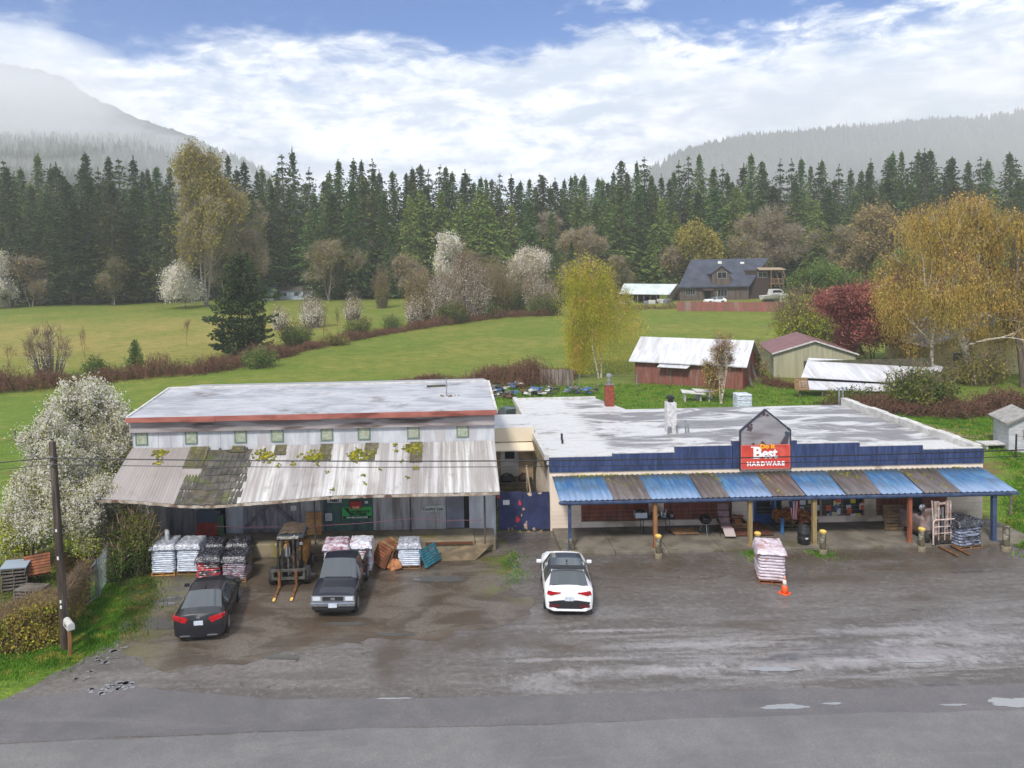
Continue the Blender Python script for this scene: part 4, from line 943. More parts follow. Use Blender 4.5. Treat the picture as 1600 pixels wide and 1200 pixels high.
def wire(za, zl, zr, sagz, r_, label, c=(.01, .01, .012)):
    pts = []
    for i in range(41):
        s_ = i/40; x_ = X0+(38-X0)*s_; pts.append((x_, Y0+.3*s_, za+(zr-za)*s_-4*sagz*s_*(1-s_)))
    lp = [(X0-(1-i/10)*30, Y0-(1-i/10)*1.0, za+(zl-za)*(1-i/10)-4*.5*(i/10)*(1-i/10)) for i in range(11)]
    props(MB().path(lp[:-1]+pts, r_, 5).build('overhead_wire', mat('wire_black', c, rough=.5)), label, 'wire')
zt = ph-.52
wire(zt, zt-.1, zt-.05, .55, .022, 'upper black overhead wire running past the buildings'); wire(ph-.76, ph-.8, ph-.85, .50, .014, 'lower thinner black overhead wire running past the buildings')
# mailbox on its own short post in front of the pole
mc = PW(102, 992, pb_.y-.45); mbx = thing('mailbox', 'white mailbox on a short brown wooden post in front of the pole', 'mailbox', (mc.x+.12, pb_.y-.4, 0), rad(40))
MB().box(-.05, .05, -.05, .05, 0, 1.0).build('post', m_wood, mbx)
prof = [(-.12, 0), (.12, 0), (.12, .14)]+[(.12*math.cos(t_), .14+.12*math.sin(t_)) for t_ in np.linspace(.3, 2.84, 7)]+[(-.12, .14)]
o = MB().prism([(p_[0], p_[1]+1.0) for p_ in prof], -.3, .3).build('box', m_white, mbx)
MB().box(-.1, .1, -.312, -.301, 1.02, 1.22).build('door', mat('mailbox_door', srgb(180, 180, 180), rough=.4), mbx)
MB().box(.122, .126, -.12, .12, 1.06, 1.13).box(-.126, -.122, -.12, .12, 1.06, 1.13).build('number_plate', mat('dark_plate', srgb(70, 70, 76), rough=.6), mbx)
# ================================================================ VEGETATION
def rdirs(rng, n):
    v = rng.normal(size=(n, 3)); return v/np.linalg.norm(v, axis=1, keepdims=True)
def cards(rng, C, size, asp=1.6, D=None, jit=.6, flat=0.):
    """one small rhombic leaf clump per centre; D gives the direction it grows in"""
    C = np.asarray(C, float); n = len(C)
    d = rdirs(rng, n) if D is None else D+rng.normal(size=(n, 3))*jit
    d /= np.linalg.norm(d, axis=1, keepdims=True)+1e-9
    o = rdirs(rng, n)
    if flat: o[:, 2] *= (1-flat)
    s = np.cross(d, o); s /= np.linalg.norm(s, axis=1, keepdims=True)+1e-9
    L = (size*rng.uniform(.6, 1.4, n))[:, None] if np.isscalar(size) else (size*rng.uniform(.7, 1.3, n))[:, None]
    w = L/asp*rng.uniform(.6, 1.2, n)[:, None]
    V = np.stack([C-d*L*.5, C+s*w*.5+d*L*.05, C+d*L*.5, C-s*w*.5+d*L*.05], 1).reshape(-1, 3)
    return V
def segs_mesh(S):
    """S: rows x0 y0 z0 x1 y1 z1 r0 r1 -> three-sided tapering limbs"""
    S = np.asarray(S, float); P0, P1 = S[:, :3], S[:, 3:6]; d = P1-P0; d /= np.linalg.norm(d, axis=1, keepdims=True)+1e-9
    h = np.where(np.abs(d[:, 2:3]) > .8, np.array([[1., 0, 0]]), np.array([[0, 0, 1.]])); a = np.cross(d, h); a /= np.linalg.norm(a, axis=1, keepdims=True)+1e-9; b = np.cross(d, a)
    V = []; n = 5
    for P, r in ((P0, S[:, 6:7]), (P1, S[:, 7:8])):
        for k in range(n):
            t = 2*math.pi*k/n; V.append(P+(a*math.cos(t)+b*math.sin(t))*r)
    V = np.stack(V, 1).reshape(-1, 3); i0 = np.arange(len(S))[:, None]*2*n
    F = np.concatenate([i0+np.array([[k, (k+1) % n, n+(k+1) % n, n+k]]) for k in range(n)], 0)
    return V, F
def quads(V): return np.arange(len(V)).reshape(-1, 4)
def leafmat(name, c1, c2, c3=None, isl=.35, tr=.25, sc=.35, objvar=0., rough=.7):
    return mat(name, c1, c2, sc, rough, 0, c3=c3, s3=2.2, island=isl, spec=.2, objvar=objvar, trans=tr, detail=3)
m_bark = mat('grey_brown_bark', srgb(112, 100, 88), srgb(84, 74, 64), 2, .9, .3, stretch=(3, 3, .6))
m_barkp = mat('pale_bark', srgb(158, 150, 140), srgb(120, 112, 102), 2, .9, .2, stretch=(3, 3, .6))
m_barkw = mat('birch_bark', srgb(206, 198, 184), srgb(170, 158, 142), 3, .8, .2, stretch=(1, 1, 3), c3=srgb(96, 84, 72))
m_fir = leafmat('fir_needles', srgb(70, 86, 44), srgb(50, 70, 38), srgb(98, 102, 50), .35, .12, .12, objvar=.38)
m_firg = leafmat('green_fir_needles', srgb(92, 116, 60), srgb(68, 94, 50), srgb(112, 122, 60), .35, .12, .12, objvar=.3)
m_cedar = leafmat('cedar_foliage', srgb(116, 136, 66), srgb(92, 114, 58), srgb(134, 142, 70), .35, .15, .2, objvar=.14)

def conifer(seed, h=30., r=4.2, base=.12, lev=.55, nb=7, droop=.35, csz=.55, gap=0., top=.85, dens=1., bare=0., up=0.):
    rng = np.random.default_rng(seed); C = []; D = []; SZ = []; S = []
    S.append((0, 0, -.5, 0, 0, h*.5, h*.0125, h*.0075)); S.append((0, 0, h*.5, 0, 0, h*.99, h*.0075, .02))
    z = h*base; k = 0
    while z < h*.992:
        q = (z-h*base)/(h*(1-base)); L = r*((1-q)**top)*rng.uniform(.78, 1.12)+.3
        if q < .25: L *= .75+q
        if rng.random() < gap: z += lev*rng.uniform(.8, 2); continue
        n = max(5, int(nb*(.7+.5*(1-q)))); a0 = rng.random()*6.28
        for i in range(n):
            a = a0+6.28*i/n+rng.normal()*.25; Lb = L*rng.uniform(.55, 1.2); zz = z+rng.normal()*.12*lev
            dx, dy = math.cos(a), math.sin(a)
            m_ = max(2, int(Lb/(csz*.62)*dens)); t = (np.arange(m_)+rng.random(m_))/m_
            t = np.sqrt(t) if Lb > 1.5 else t
            x = dx*Lb*t; y = dy*Lb*t; zc = zz+Lb*(up*t-droop*t**1.6)+rng.normal(size=m_)*.06
            wv = (1.05-t)*Lb*.22+.08
            for rep in range(3):
                lat = rng.normal(size=m_)*wv
                C.append(np.stack([x-dy*lat, y+dx*lat, zc-np.abs(lat)*.15+rng.normal(size=m_)*.09], 1)); D.append(np.tile([dx*.9, dy*.9, -droop*.9], (m_, 1))); SZ.append(np.full(m_, csz*(1.1-.3*q)))
            if Lb > 1.2 and i % 2 == 0: S.append((0, 0, zz, dx*Lb*.7, dy*Lb*.7, zz+Lb*(up*.7-droop*.45), .03+Lb*.012, .012))
        z += lev*(1-.45*q)*rng.uniform(.75, 1.25)
    C = np.concatenate(C); D = np.concatenate(D); SZ = np.concatenate(SZ)
    # leader
    n = 10; C = np.concatenate([C, np.stack([rng.normal(size=n)*.06, rng.normal(size=n)*.06, np.linspace(h*.965, h*1.005, n)], 1)]); D = np.concatenate([D, np.tile([0, 0, 1.], (n, 1))]); SZ = np.concatenate([SZ, np.full(n, csz*.7)])
    V = cards(rng, C, SZ, 1.7, D, .45)
    return V, segs_mesh(S)
def plant(name, label, cat, V, SM, leaf, bark, loc=(0, 0, 0), group=None, crown='crown', rot=0., scale=1.):
    t = thing(name, label, cat, loc, rot, group); t.scale = (scale,)*3 if np.isscalar(scale) else scale
    if V is not None and len(V): npmesh(crown, V, quads(V), leaf, t)
    if SM is not None: npmesh('trunk', SM[0], SM[1], bark, t, smooth=True)
    return t
def broad(seed, h, spread, trunks=1, depth=5, ratio=.72, ang=.55, upb=.15, r0=None, weep=0., first=.3, wig=.12, splits=(2, 3), shape=1.):
    first *= .55
    """branching limbs; returns limb rows and twig end points with directions"""
    rng = np.random.default_rng(seed); S = []; tips = []; mids = []
    r0 = r0 or h*.014
    def grow(p, d, L, r, lv):
        n = 3; q = p.copy()
        for i in range(n):
            d = d+rng.normal(size=3)*wig; d[2] += upb*(.5 if lv < 2 else 1)*(1/n)-weep*(lv/depth)*.5; d /= np.linalg.norm(d)
            q2 = q+d*L/n; ra = r*(1-.35*i/n); rb = r*(1-.35*(i+1)/n)
            S.append((*q, *q2, ra, rb)); q = q2
            if lv >= depth-2: mids.append((q.copy(), d.copy()))
        if lv >= depth: tips.append((q, d)); return
        k = rng.integers(splits[0], splits[1]+1)
        a0 = rng.random()*6.28
        for j in range(k):
            o = np.cross(d, [math.cos(a0+j*6.28/k), math.sin(a0+j*6.28/k), .3]); o /= np.linalg.norm(o)+1e-9
            an = ang*rng.uniform(.6, 1.3)*(.35 if (j == 0 and lv < depth-1) else 1.)
            nd = d*math.cos(an)+o*math.sin(an); nd[:2] *= shape
            grow(q, nd/np.linalg.norm(nd), L*ratio*rng.uniform(.8, 1.15), r*.62*(1.15 if j == 0 else .9), lv+1)
        if lv == 0 and depth >= 4:
            for j in range(3 if trunks == 1 else 1):
                a = rng.random()*6.28; o = np.array([math.cos(a), math.sin(a), .35+.3*rng.random()]); grow(p+(q-p)*rng.uniform(.5, .98), o/np.linalg.norm(o), L*ratio*rng.uniform(.6, 1.0), r*.42, 1+(rng.random() < .4))
        if lv in (1, 2) and rng.random() < .7:
            o = rdirs(rng, 1)[0]; o[2] = abs(o[2])*.4; grow(p+(q-p)*rng.uniform(.3, .8), o/np.linalg.norm(o), L*ratio*.8, r*.4, lv+2)
    tot = sum(ratio**k for k in range(depth+1)); L0 = h/tot*1.12
    for t in range(trunks):
        a = 6.28*t/trunks+rng.random(); ln = (0 if trunks == 1 else rng.uniform(.08, .3))
        grow(np.array([math.cos(a)*.15*(trunks > 1), math.sin(a)*.15*(trunks > 1), -.2]), np.array([math.cos(a)*ln, math.sin(a)*ln, 1.]), L0*(first/.3), r0/(1 if trunks == 1 else 1.5), 0)
    S = np.array(S); zmax = max(S[:, 5].max(), .1); xy = max(np.percentile(np.abs(S[:, 3:5]), 97), .1)
    kz, kx = h/zmax, spread/xy
    S[:, [2, 5]] *= kz; S[:, [0, 1, 3, 4]] *= kx
    TP = np.array([t[0] for t in tips])*[kx, kx, kz]; TD = np.array([t[1] for t in tips])
    MP = np.array([t[0] for t in mids])*[kx, kx, kz]; MD = np.array([t[1] for t in mids])
    return rng, S, TP, TD, MP, MD
def leaves(rng, P, D, per, rad, size, asp=1.5, jit=.8):
    P = np.repeat(P, per, 0); D = np.repeat(D, per, 0)
    return cards(rng, P+rng.normal(size=P.shape)*rad, size, asp, D, jit)
def twigs(rng, P, D, per, L, w, spread=.6, drop=0.):
    """fine twigs: long thin leaves of bark"""
    P = np.repeat(P, per, 0); D = np.repeat(D, per, 0)+rng.normal(size=(len(P), 3))*spread; D[:, 2] -= drop
    D /= np.linalg.norm(D, axis=1, keepdims=True); LL = (L*rng.uniform(.5, 1.4, len(P)))[:, None]
    s = np.cross(D, rdirs(rng, len(P))); s /= np.linalg.norm(s, axis=1, keepdims=True)
    return np.stack([P, P+D*LL*.5+s*w, P+D*LL, P+D*LL*.5-s*w], 1).reshape(-1, 3)
# ---- the conifer wood
FV = []
specs = [(dict(h=32, r=5.4, base=.10, droop=.35), m_fir, 'fir_tree'), (dict(h=32, r=4.8, base=.16, droop=.5, gap=.08, top=.8), m_fir, 'fir_tree'), (dict(h=32, r=5.8, base=.08, droop=.25, gap=.05, up=.15), m_fir, 'fir_tree'),
         (dict(h=32, r=4.6, base=.2, droop=.45, gap=.16, lev=.6, top=.7), m_fir, 'fir_tree'), (dict(h=32, r=5.6, base=.06, droop=.3, top=.95), m_firg, 'fir_tree'), (dict(h=32, r=4.4, base=.25, droop=.3, gap=.12, top=.7), m_fir, 'fir_tree'),
         (dict(h=32, r=6.4, base=.03, droop=.55, top=.75, lev=.5), m_cedar, 'cedar_tree'), (dict(h=32, r=5.8, base=.03, droop=.7, top=.85, lev=.5), m_cedar, 'cedar_tree'), (dict(h=32, r=6.0, base=.05, droop=.4, top=.9), m_firg, 'fir_tree')]
for i, (kw, m, nm) in enumerate(specs):
    V, SM = conifer(100+i, csz=.62, dens=.8, nb=6, **kw)
    FV.append((V, SM, m, nm))
GRP = {'a': ('tall dark firs along the crest of the wood', 'tall dark fir tree rising against the sky in the wood behind the fields'), 'b': ('lower green conifers in front of the wood', 'bushy green conifer standing at the front edge of the wood'), 'c': ('firs deep inside the wood', 'dark fir tree half hidden deep inside the wood')}
proto = {}
def fir(kind, vi, u, vtop, y, wk=1., label=None, group=True):
    p = PW(u, vtop, y); b0 = T(p.x, y); h = p.z-b0; s = h/32.
    key = vi; gl = GRP[kind]
    if key not in proto:
        V, SM, m, nm = FV[vi]; proto[key] = plant(nm, gl[1], 'tree', V, SM, m, m_bark, (p.x, y, b0)); o = proto[key]
        o['group'] = gl[0]
        _kids[o.name] = [(ch, []) for ch in o.children]
    else:
        o = copy_thing(proto[key], (p.x, y, b0), label=gl[1], group=gl[0])
    o.rotation_euler = (random.gauss(0, .022), random.gauss(0, .022), random.random()*6.28); o.scale = (s*wk, s*wk, s); o.location = (p.x, y, b0)
    if label: o['label'] = label; 
    if label and 'group' in o: del o['group']
    return o
random.seed(77)
tops = [(2, 250), (18, 268), (38, 262), (55, 240), (73, 256), (88, 254), (100, 268), (115, 256), (135, 240), (150, 262), (163, 246), (184, 248), (202, 243), (215, 268), (229, 264), (244, 260), (263, 260), (292, 236), (325, 230), (355, 243), (372, 260), (386, 254), (400, 268), (412, 262), (430, 274),
        (446, 242), (467, 231), (486, 262), (508, 268), (520, 272), (533, 250), (549, 249), (562, 250), (575, 250), (587, 266), (597, 265), (615, 267), (632, 270), (645, 262), (655, 258), (666, 266), (677, 259), (692, 260), (705, 268), (725, 264), (737, 274), (749, 277), (765, 278), (786, 271), (800, 272), (815, 282), (828, 279), (843, 271), (852, 274), (868, 278), (879, 280), (895, 276), (906, 272), (919, 272), (935, 280), (952, 268), (967, 251), (980, 270), (994, 253), (1005, 247), (1020, 274), (1035, 272), (1052, 268), (1063, 252), (1076, 244), (1095, 240), (1110, 262), (1128, 258), (1142, 268),
        (1156, 256), (1172, 241), (1190, 252), (1205, 262), (1218, 250), (1235, 250), (1248, 247), (1262, 258), (1276, 256), (1291, 249), (1310, 258), (1326, 264), (1340, 266), (1357, 248), (1374, 262), (1386, 246), (1397, 238), (1408, 236), (1420, 252), (1430, 235), (1448, 232), (1462, 233), (1475, 246), (1490, 252), (1508, 252), (1530, 246), (1548, 250), (1581, 238), (1598, 246), (1620, 244), (-14, 256), (-30, 262), (1640, 250)]
BT = []
for i, (u, v) in enumerate(tops):
    fir('a', random.choice([0, 1, 2, 3, 5, 4, 0, 8] if u < 500 else [4, 8, 1, 2, 3, 4, 8, 5]), u, v, random.uniform(216, 236), random.uniform(1.0, 1.6))
for i, (u, v, vt, w_) in enumerate(((352, 466, 360, 44), (400, 462, 350, 50), (515, 464, 370, 60), (640, 460, 400, 50), (770, 462, 395, 60), (905, 458, 350, 60), (960, 452, 400, 50), (1060, 446, 385, 50), (1160, 444, 365, 60), (1180, 444, 330, 60), (1310, 444, 350, 70), (1430, 442, 345, 70), (180, 464, 400, 46), (50, 466, 400, 50))):
    BT.append((u, v, vt, w_))
for u in range(-30, 1640, 24):      # deep rows that close the gaps
    fir('c', random.choice([0, 1, 2, 4, 8]), u+random.uniform(-7, 7), random.uniform(278, 296), random.uniform(242, 262), 1.5)
front = [(8, 262, 0), (45, 290, 0), (75, 300, 2), (108, 284, 0), (140, 275, 2), (170, 285, 0), (205, 290, 2), (238, 292, 0), (270, 315, 3), (395, 300, 4), (425, 290, 0), (490, 300, 4), (520, 300, 2), (548, 285, 0), (573, 275, 2), (600, 300, 4), (640, 305, 6), (655, 295, 6), (690, 300, 7), (720, 310, 6), (745, 295, 6), (770, 325, 7), (800, 320, 7), (830, 310, 4), (860, 330, 4), (905, 318, 8), (935, 315, 4), (965, 290, 8), (1000, 300, 8), (1035, 310, 7), (1058, 330, 7), (1090, 300, 0), (1120, 290, 4), (1150, 290, 6), (1180, 315, 4), (1210, 290, 0), (1245, 280, 8), (1275, 310, 7), (1300, 290, 0), (1330, 300, 4), (1360, 295, 0), (1390, 280, 0), (1425, 285, 8), (1460, 290, 0), (1500, 295, 0), (1540, 290, 8), (1590, 280, 0), (1090, 370, 8), (1250, 360, 8), (1050, 375, 4), (925, 360, 8), (980, 380, 8), (700, 390, 7), (640, 385, 6), (610, 370, 4), (870, 385, 4), (820, 375, 8), (470, 340, 0), (500, 355, 4), (540, 350, 2), (180, 330, 2), (120, 340, 2), (60, 345, 0), (215, 345, 2), (1130, 350, 4), (1190, 380, 4), (1420, 340, 8), (1460, 350, 8), (380, 345, 4)]
for (u, v, k) in front:
    fir('b', k, u, v, random.uniform(198, 212), random.uniform(1.35, 1.9))
for (u, v, vb) in ((75, 330, 477), (103, 335, 472), (121, 345, 470), (160, 350, 468), (198, 320, 453), (248, 310, 468)):
    b0 = G(u, vb); fir('b', 2, u, v, b0.y, 1.0, 'dark fir with a bare lower trunk on the lane edge at far left' if u == 75 else None)
print('trees', len(proto))
# ---- broadleaved trees standing in front of the wood
def tree_at(u, v, vt, name, label, seed, wpx, leaf, bark, cat='tree', group=None, leafn=3, lrad=.35, lsize=.4, tw=0, twL=1.2, twm=None, crown='crown', y=None, drop=0., mids=True, strands=0, strandL=3., tww=.02, ljit=.8, **kw):
    b0 = G(u, v) if y is None else None
    if y is not None: p = PW(u, 500, y); b0 = Vector((p.x, y, T(p.x, y)))
    h = HT(u, vt, b0); sp = wpx/2./FPX*b0.y
    rng, S, TP, TD, MP, MD = broad(seed, h*.94, sp*.92, **kw)
    P, D = (np.concatenate([TP, MP]), np.concatenate([TD, MD])) if mids else (TP, TD)
    V = []
    if leafn: V.append(leaves(rng, P, D, leafn, lrad, lsize, 1.5, ljit))
    if strands:                     # hanging curtains
        k = strands; P2 = np.repeat(P, k, 0)+rng.normal(size=(len(P)*k, 3))*[lrad*1.3, lrad*1.3, lrad*.5]; L = strandL*rng.uniform(.15, 1.0, len(P2)); L = np.minimum(L, P2[:, 2]-.4).clip(.2)
        n = 8
        for j in range(n):
            t = (j+rng.random(len(P2)))/n; C = P2.copy(); C[:, 2] -= L*t; C[:, :2] += rng.normal(size=(len(P2), 2))*.07+P2[:, :2]*.02*t[:, None]
            V.append(cards(rng, C, lsize*.9, 4., np.tile([0, 0, -1.], (len(C), 1)), .22))
    V = np.concatenate(V) if V else None
    t = plant(name, label, cat, V, segs_mesh(S), leaf, bark, tuple(b0), group, crown)
    if tw:
        TW = twigs(rng, P, D, tw, twL, tww, .55, drop); npmesh('twigs', TW, quads(TW), twm or bark, t)
    return t
L_yel = leafmat('spring_yellow_leaf', srgb(160, 148, 66), srgb(136, 130, 60), srgb(168, 154, 88), .3)
L_olive = leafmat('olive_bud_leaf', srgb(136, 130, 66), srgb(112, 106, 60), srgb(150, 136, 78), .3)
L_tan = leafmat('tan_catkin', srgb(160, 140, 98), srgb(132, 112, 80), srgb(150, 146, 80), .3)
L_wht = leafmat('white_blossom', srgb(236, 231, 224), srgb(214, 208, 196), srgb(190, 192, 146), .2, .3)
L_pnk = leafmat('pale_pink_blossom', srgb(222, 210, 202), srgb(198, 186, 168), srgb(160, 160, 104), .25, .3)
L_gold = leafmat('golden_birch_leaf', srgb(186, 178, 68), srgb(160, 162, 60), srgb(200, 172, 84), .3, .3)
L_org = leafmat('orange_birch_leaf', srgb(196, 164, 88), srgb(172, 150, 78), srgb(162, 154, 82), .3, .3)
L_red = leafmat('red_maple_leaf', srgb(170, 100, 94), srgb(136, 82, 78), srgb(178, 124, 110), .3, .25)
L_grn = leafmat('fresh_green_leaf', srgb(98, 122, 56), srgb(76, 100, 48), srgb(126, 134, 66), .3, .3)
L_ygr = leafmat('yellow_green_leaf', srgb(176, 184, 62), srgb(142, 152, 52), srgb(118, 122, 54), .3, .3)
L_drk = leafmat('laurel_leaf', srgb(92, 106, 40), srgb(60, 80, 34), srgb(122, 124, 52), .35, .15, rough=.4)
L_brm = leafmat('bramble_leaf', srgb(104, 78, 52), srgb(82, 66, 40), srgb(98, 100, 44), .35, .15)
m_twg = mat('brown_twig', srgb(132, 112, 92), srgb(100, 84, 68), 1, .9); m_twp = mat('pale_twig', srgb(168, 156, 140), srgb(134, 122, 106), 1, .9)
m_twr = mat('reddish_twig', srgb(122, 82, 70), srgb(96, 66, 54), 1, .9)
tree_at(322, 478, 212, 'cottonwood_tree', 'tallest yellow budding cottonwood towering over the dark wood at left', 11, 96, L_yel, m_barkp, leafn=5, lrad=1.1, lsize=.5, tw=5, twL=1.8, twm=m_twp, depth=6, ang=.42, upb=.35, trunks=3, shape=.8, first=.28, tww=.03)
tree_at(383, 470, 300, 'budding_tree', 'thin brownish budding tree just right of the tall yellow cottonwood', 12, 62, L_yel, m_barkp, leafn=2, lrad=.9, lsize=.4, tw=6, twL=1.6, twm=m_twp, depth=5, trunks=3, ang=.4, upb=.3, tww=.03)
for i, (u, v, vt, w_) in enumerate(((440, 458, 318, 30), (447, 462, 330, 34), (455, 457, 322, 40), (463, 462, 335, 40), (470, 459, 330, 50))):
    tree_at(u, v, vt, 'bare_alder', 'slender bare alder with pale trunk beside the white mobile home', 20+i, w_*1.5, L_tan, m_barkp, group='bare alders by the mobile home', leafn=1, lrad=.6, lsize=.35, tw=5, twL=1.4, twm=m_twg, depth=5, ang=.36, upb=.3, first=.9, tww=.022, r0=.22)
tree_at(556, 466, 372, 'bare_maple', 'bare pale multi stemmed maple in front of the dark wood', 31, 90, L_olive, m_barkp, leafn=3, lrad=.8, lsize=.4, tw=5, twL=1.2, twm=m_twp, depth=5, trunks=4, ang=.45, upb=.2, tww=.025)
tree_at(575, 462, 352, 'budding_maple', 'olive budding maple beside the bare pale maple', 32, 105, L_olive, m_bark, leafn=5, lrad=1.1, lsize=.5, tw=3, twL=1.4, twm=m_twg, depth=5, trunks=2, ang=.5, upb=.2, tww=.025)
tree_at(865, 455, 328, 'bare_tree', 'tall bare grey maple with upswept limbs behind the bushes', 33, 80, L_tan, m_barkp, leafn=2, lrad=.7, lsize=.4, tw=7, twL=1.6, twm=m_twp, depth=5, ang=.5, upb=.4, first=.6, tww=.03)
tree_at(1012, 450, 345, 'bare_tree', 'pale bare tree among the conifers left of the dark roofed house', 34, 60, L_tan, m_barkp, leafn=2, lrad=.7, lsize=.4, tw=6, twL=1.4, twm=m_twp, depth=5, ang=.45, upb=.3, tww=.03)
tree_at(1095, 440, 342, 'yellow_maple', 'bright yellow leafing tree just behind the dark roofed house', 35, 52, L_yel, m_bark, leafn=12, lrad=.8, lsize=.5, tw=3, twL=1.2, twm=m_twg, depth=5, trunks=2, ang=.45, upb=.3, y=190)
for i, (u, v, vt, w_) in enumerate(BT):
    tree_at(u, v, vt, 'budding_tree', ('olive', 'tan')[i % 2]+' budding broadleaf tree at the foot of the conifer wood', 300+i, w_, (L_olive, L_tan)[i % 2], m_barkp, group=('olive', 'tan')[i % 2]+' budding trees along the wood', leafn=3, lrad=.9, lsize=.45, tw=4, twL=1.5, twm=m_twp, depth=5, trunks=1+i % 3, ang=.45, upb=.25, tww=.03, y=196)
tree_at(1222, 446, 318, 'bare_tree', 'broad bare tan maple right of the dark roofed house', 36, 100, L_tan, m_bark, leafn=3, lrad=.9, lsize=.4, tw=7, twL=1.7, twm=m_twp, depth=5, trunks=3, ang=.48, upb=.25, y=196, tww=.03)
tree_at(1375, 440, 318, 'big_maple', 'large tan leafing maple between the green shrubs and the birches', 37, 125, L_tan, m_bark, leafn=10, lrad=1.1, lsize=.55, tw=3, twL=1.5, twm=m_twg, depth=6, trunks=2, ang=.5, upb=.2, y=178)
tree_at(1285, 455, 412, 'green_willow', 'rounded soft green shrub tree behind the yellow green bush', 38, 85, L_grn, m_bark, leafn=14, lrad=.8, lsize=.4, tw=2, twL=1, twm=m_twg, depth=5, trunks=4, ang=.6, upb=.1, y=150)
tree_at(1410, 440, 392, 'green_willow', 'smaller grey green shrub tree behind the small grey roofed house', 39, 75, L_grn, m_bark, leafn=12, lrad=.8, lsize=.4, tw=2, twL=1, twm=m_twg, depth=5, trunks=4, ang=.6, upb=.1, y=160)
tree_at(290, 482, 410, 'flowering_cherry', 'rounded white flowering cherry beside the tall yellow cottonwood', 41, 58, L_wht, m_bark, leafn=9, lrad=.8, lsize=.32, tw=3, twL=1, twm=m_twp, depth=5, ang=.6, upb=.1, first=.3)
tree_at(14, 482, 392, 'flowering_cherry', 'white flowering cherry at the far left edge of the photo', 42, 66, L_wht, m_bark, leafn=14, lrad=.9, lsize=.34, tw=3, twL=1, twm=m_twp, depth=5, ang=.6, upb=.1)
tree_at(706, 478, 362, 'flowering_cherry', 'tall white blossoming tree rising above the hedgerow in the middle', 43, 46, L_wht, m_bark, leafn=12, lrad=.7, lsize=.34, tw=3, twL=1, twm=m_twp, depth=5, ang=.4, upb=.3)
tree_at(822, 468, 388, 'flowering_cherry', 'spreading pink white blossom tree left of the dark fir', 44, 88, L_pnk, m_bark, leafn=11, lrad=.8, lsize=.34, tw=4, twL=1.2, twm=m_twp, depth=5, ang=.6, upb=.1, trunks=2)
fir('b', 8, 890, 378, 168, 1.5, 'very dark broad fir at the end of the central hedgerow')
# the big dark fir left of centre: nearer, so its own mesh
V, SM = conifer(210, h=12, r=4.4, base=.03, lev=.34, nb=9, droop=.1, csz=.34, gap=.04, top=.72, dens=1.15, up=.22)
b0 = G(380, 556); hh = HT(378, 388, b0); s_ = hh/12.
plant('douglas_fir', 'big dusky green fir standing alone in the left hedgerow', 'tree', V, SM, leafmat('dusky_fir', srgb(62, 78, 44), srgb(40, 56, 36), srgb(84, 92, 50), .35, .12, .5), m_bark, tuple(b0), scale=s_)
V, SM = conifer(211, h=5, r=1.5, base=.04, lev=.24, nb=8, droop=.05, csz=.26, top=.8, dens=1.2, up=.3)
b0 = G(212, 580); plant('small_fir', 'small dark conical fir growing in the bramble bank', 'tree', V, SM, m_firg, m_bark, tuple(b0), scale=HT(212, 531, b0)/5.)
# hedgerow shrubs
def bush(u, v, vt, wpx, leaf, label, seed, name='shrub', lsize=.22, n=None, twm=None, tw=2, dens=1., group=None, y=None, core=.0, cat='bush'):
    """a shrub: stems and leaf clumps gathered round many shoots, ragged outline"""
    b0 = G(u, v)
    if y is not None: p = PW(u, 500, y); b0 = Vector((p.x, y, T(p.x, y)))
    h = HT(u, vt, b0); r = wpx/2/FPX*b0.y
    rng = np.random.default_rng(seed); k = int((10+r*h*5)*dens)
    a = rng.random(k)*6.28; q = np.sqrt(rng.random(k)); zt = h*(.35+.65*np.sqrt(1-np.minimum(q, .97)**2))*rng.uniform(.55, 1.04, k)
    TX = np.stack([np.cos(a)*q*r, np.sin(a)*q*r, zt], 1); BX = TX*[.55, .55, 0]
    S = [(*b_, *((b_+t_)/2+rng.normal(size=3)*.06), .03*h**.5, .018*h**.5) for b_, t_ in zip(BX, TX)]+[(*((b_+t_)/2), *t_, .018*h**.5, .005) for b_, t_ in zip(BX, TX)]
    m_ = int((n or 34)*1.6); t = rng.random((k, m_))**.6; P = BX[:, None]+(TX-BX)[:, None]*t[..., None]+rng.normal(size=(k, m_, 3))*[r*.15, r*.15, h*.09]
    P = P.reshape(-1, 3); P[:, 2] = np.abs(P[:, 2])
    V = cards(rng, P, lsize, 1.5, np.tile([0, 0, .7], (len(P), 1)), .9)
    t_ = plant(name, label, cat, V, segs_mesh(S), leaf, m_bark, tuple(b0), group, 'foliage')
    if tw:
        TW = twigs(rng, TX, (TX-BX)/np.linalg.norm(TX-BX, axis=1, keepdims=True), tw*3, .22*h, .012+.002*h, .5); npmesh('twigs', TW, quads(TW), twm or m_twg, t_)
    return t_
bush(488, 512, 458, 40, L_wht, 'brightest white flowering shrub in the hedgerow right of the dusky fir', 61, 'flowering_shrub', .2)
bush(438, 515, 478, 34, L_wht, 'sparse white flowering shrub touching the dusky fir', 62, 'flowering_shrub', .2, n=16)
bush(552, 500, 458, 30, L_pnk, 'pale pink flowering shrub in the thin part of the hedgerow', 63, 'flowering_shrub', .2, n=20)
bush(462, 540, 498, 54, L_grn, 'fresh green shrub below the brightest white shrub', 64)
bush(520, 540, 520, 50, L_olive, 'low olive bush right of the fresh green shrub', 65)
bush(560, 526, 492, 44, L_drk, 'dark green bush in the thin part of the hedgerow', 66)
bush(612, 516, 492, 36, L_grn, 'small green bush just left of the tall shrub belt', 67)
bush(598, 470, 420, 24, L_olive, 'thin olive shrub at the edge of the far meadow', 68, y=170)
bush(658, 500, 428, 46, L_yel, 'yellow budding shrub at the left end of the tall shrub belt', 69, dens=1.1)
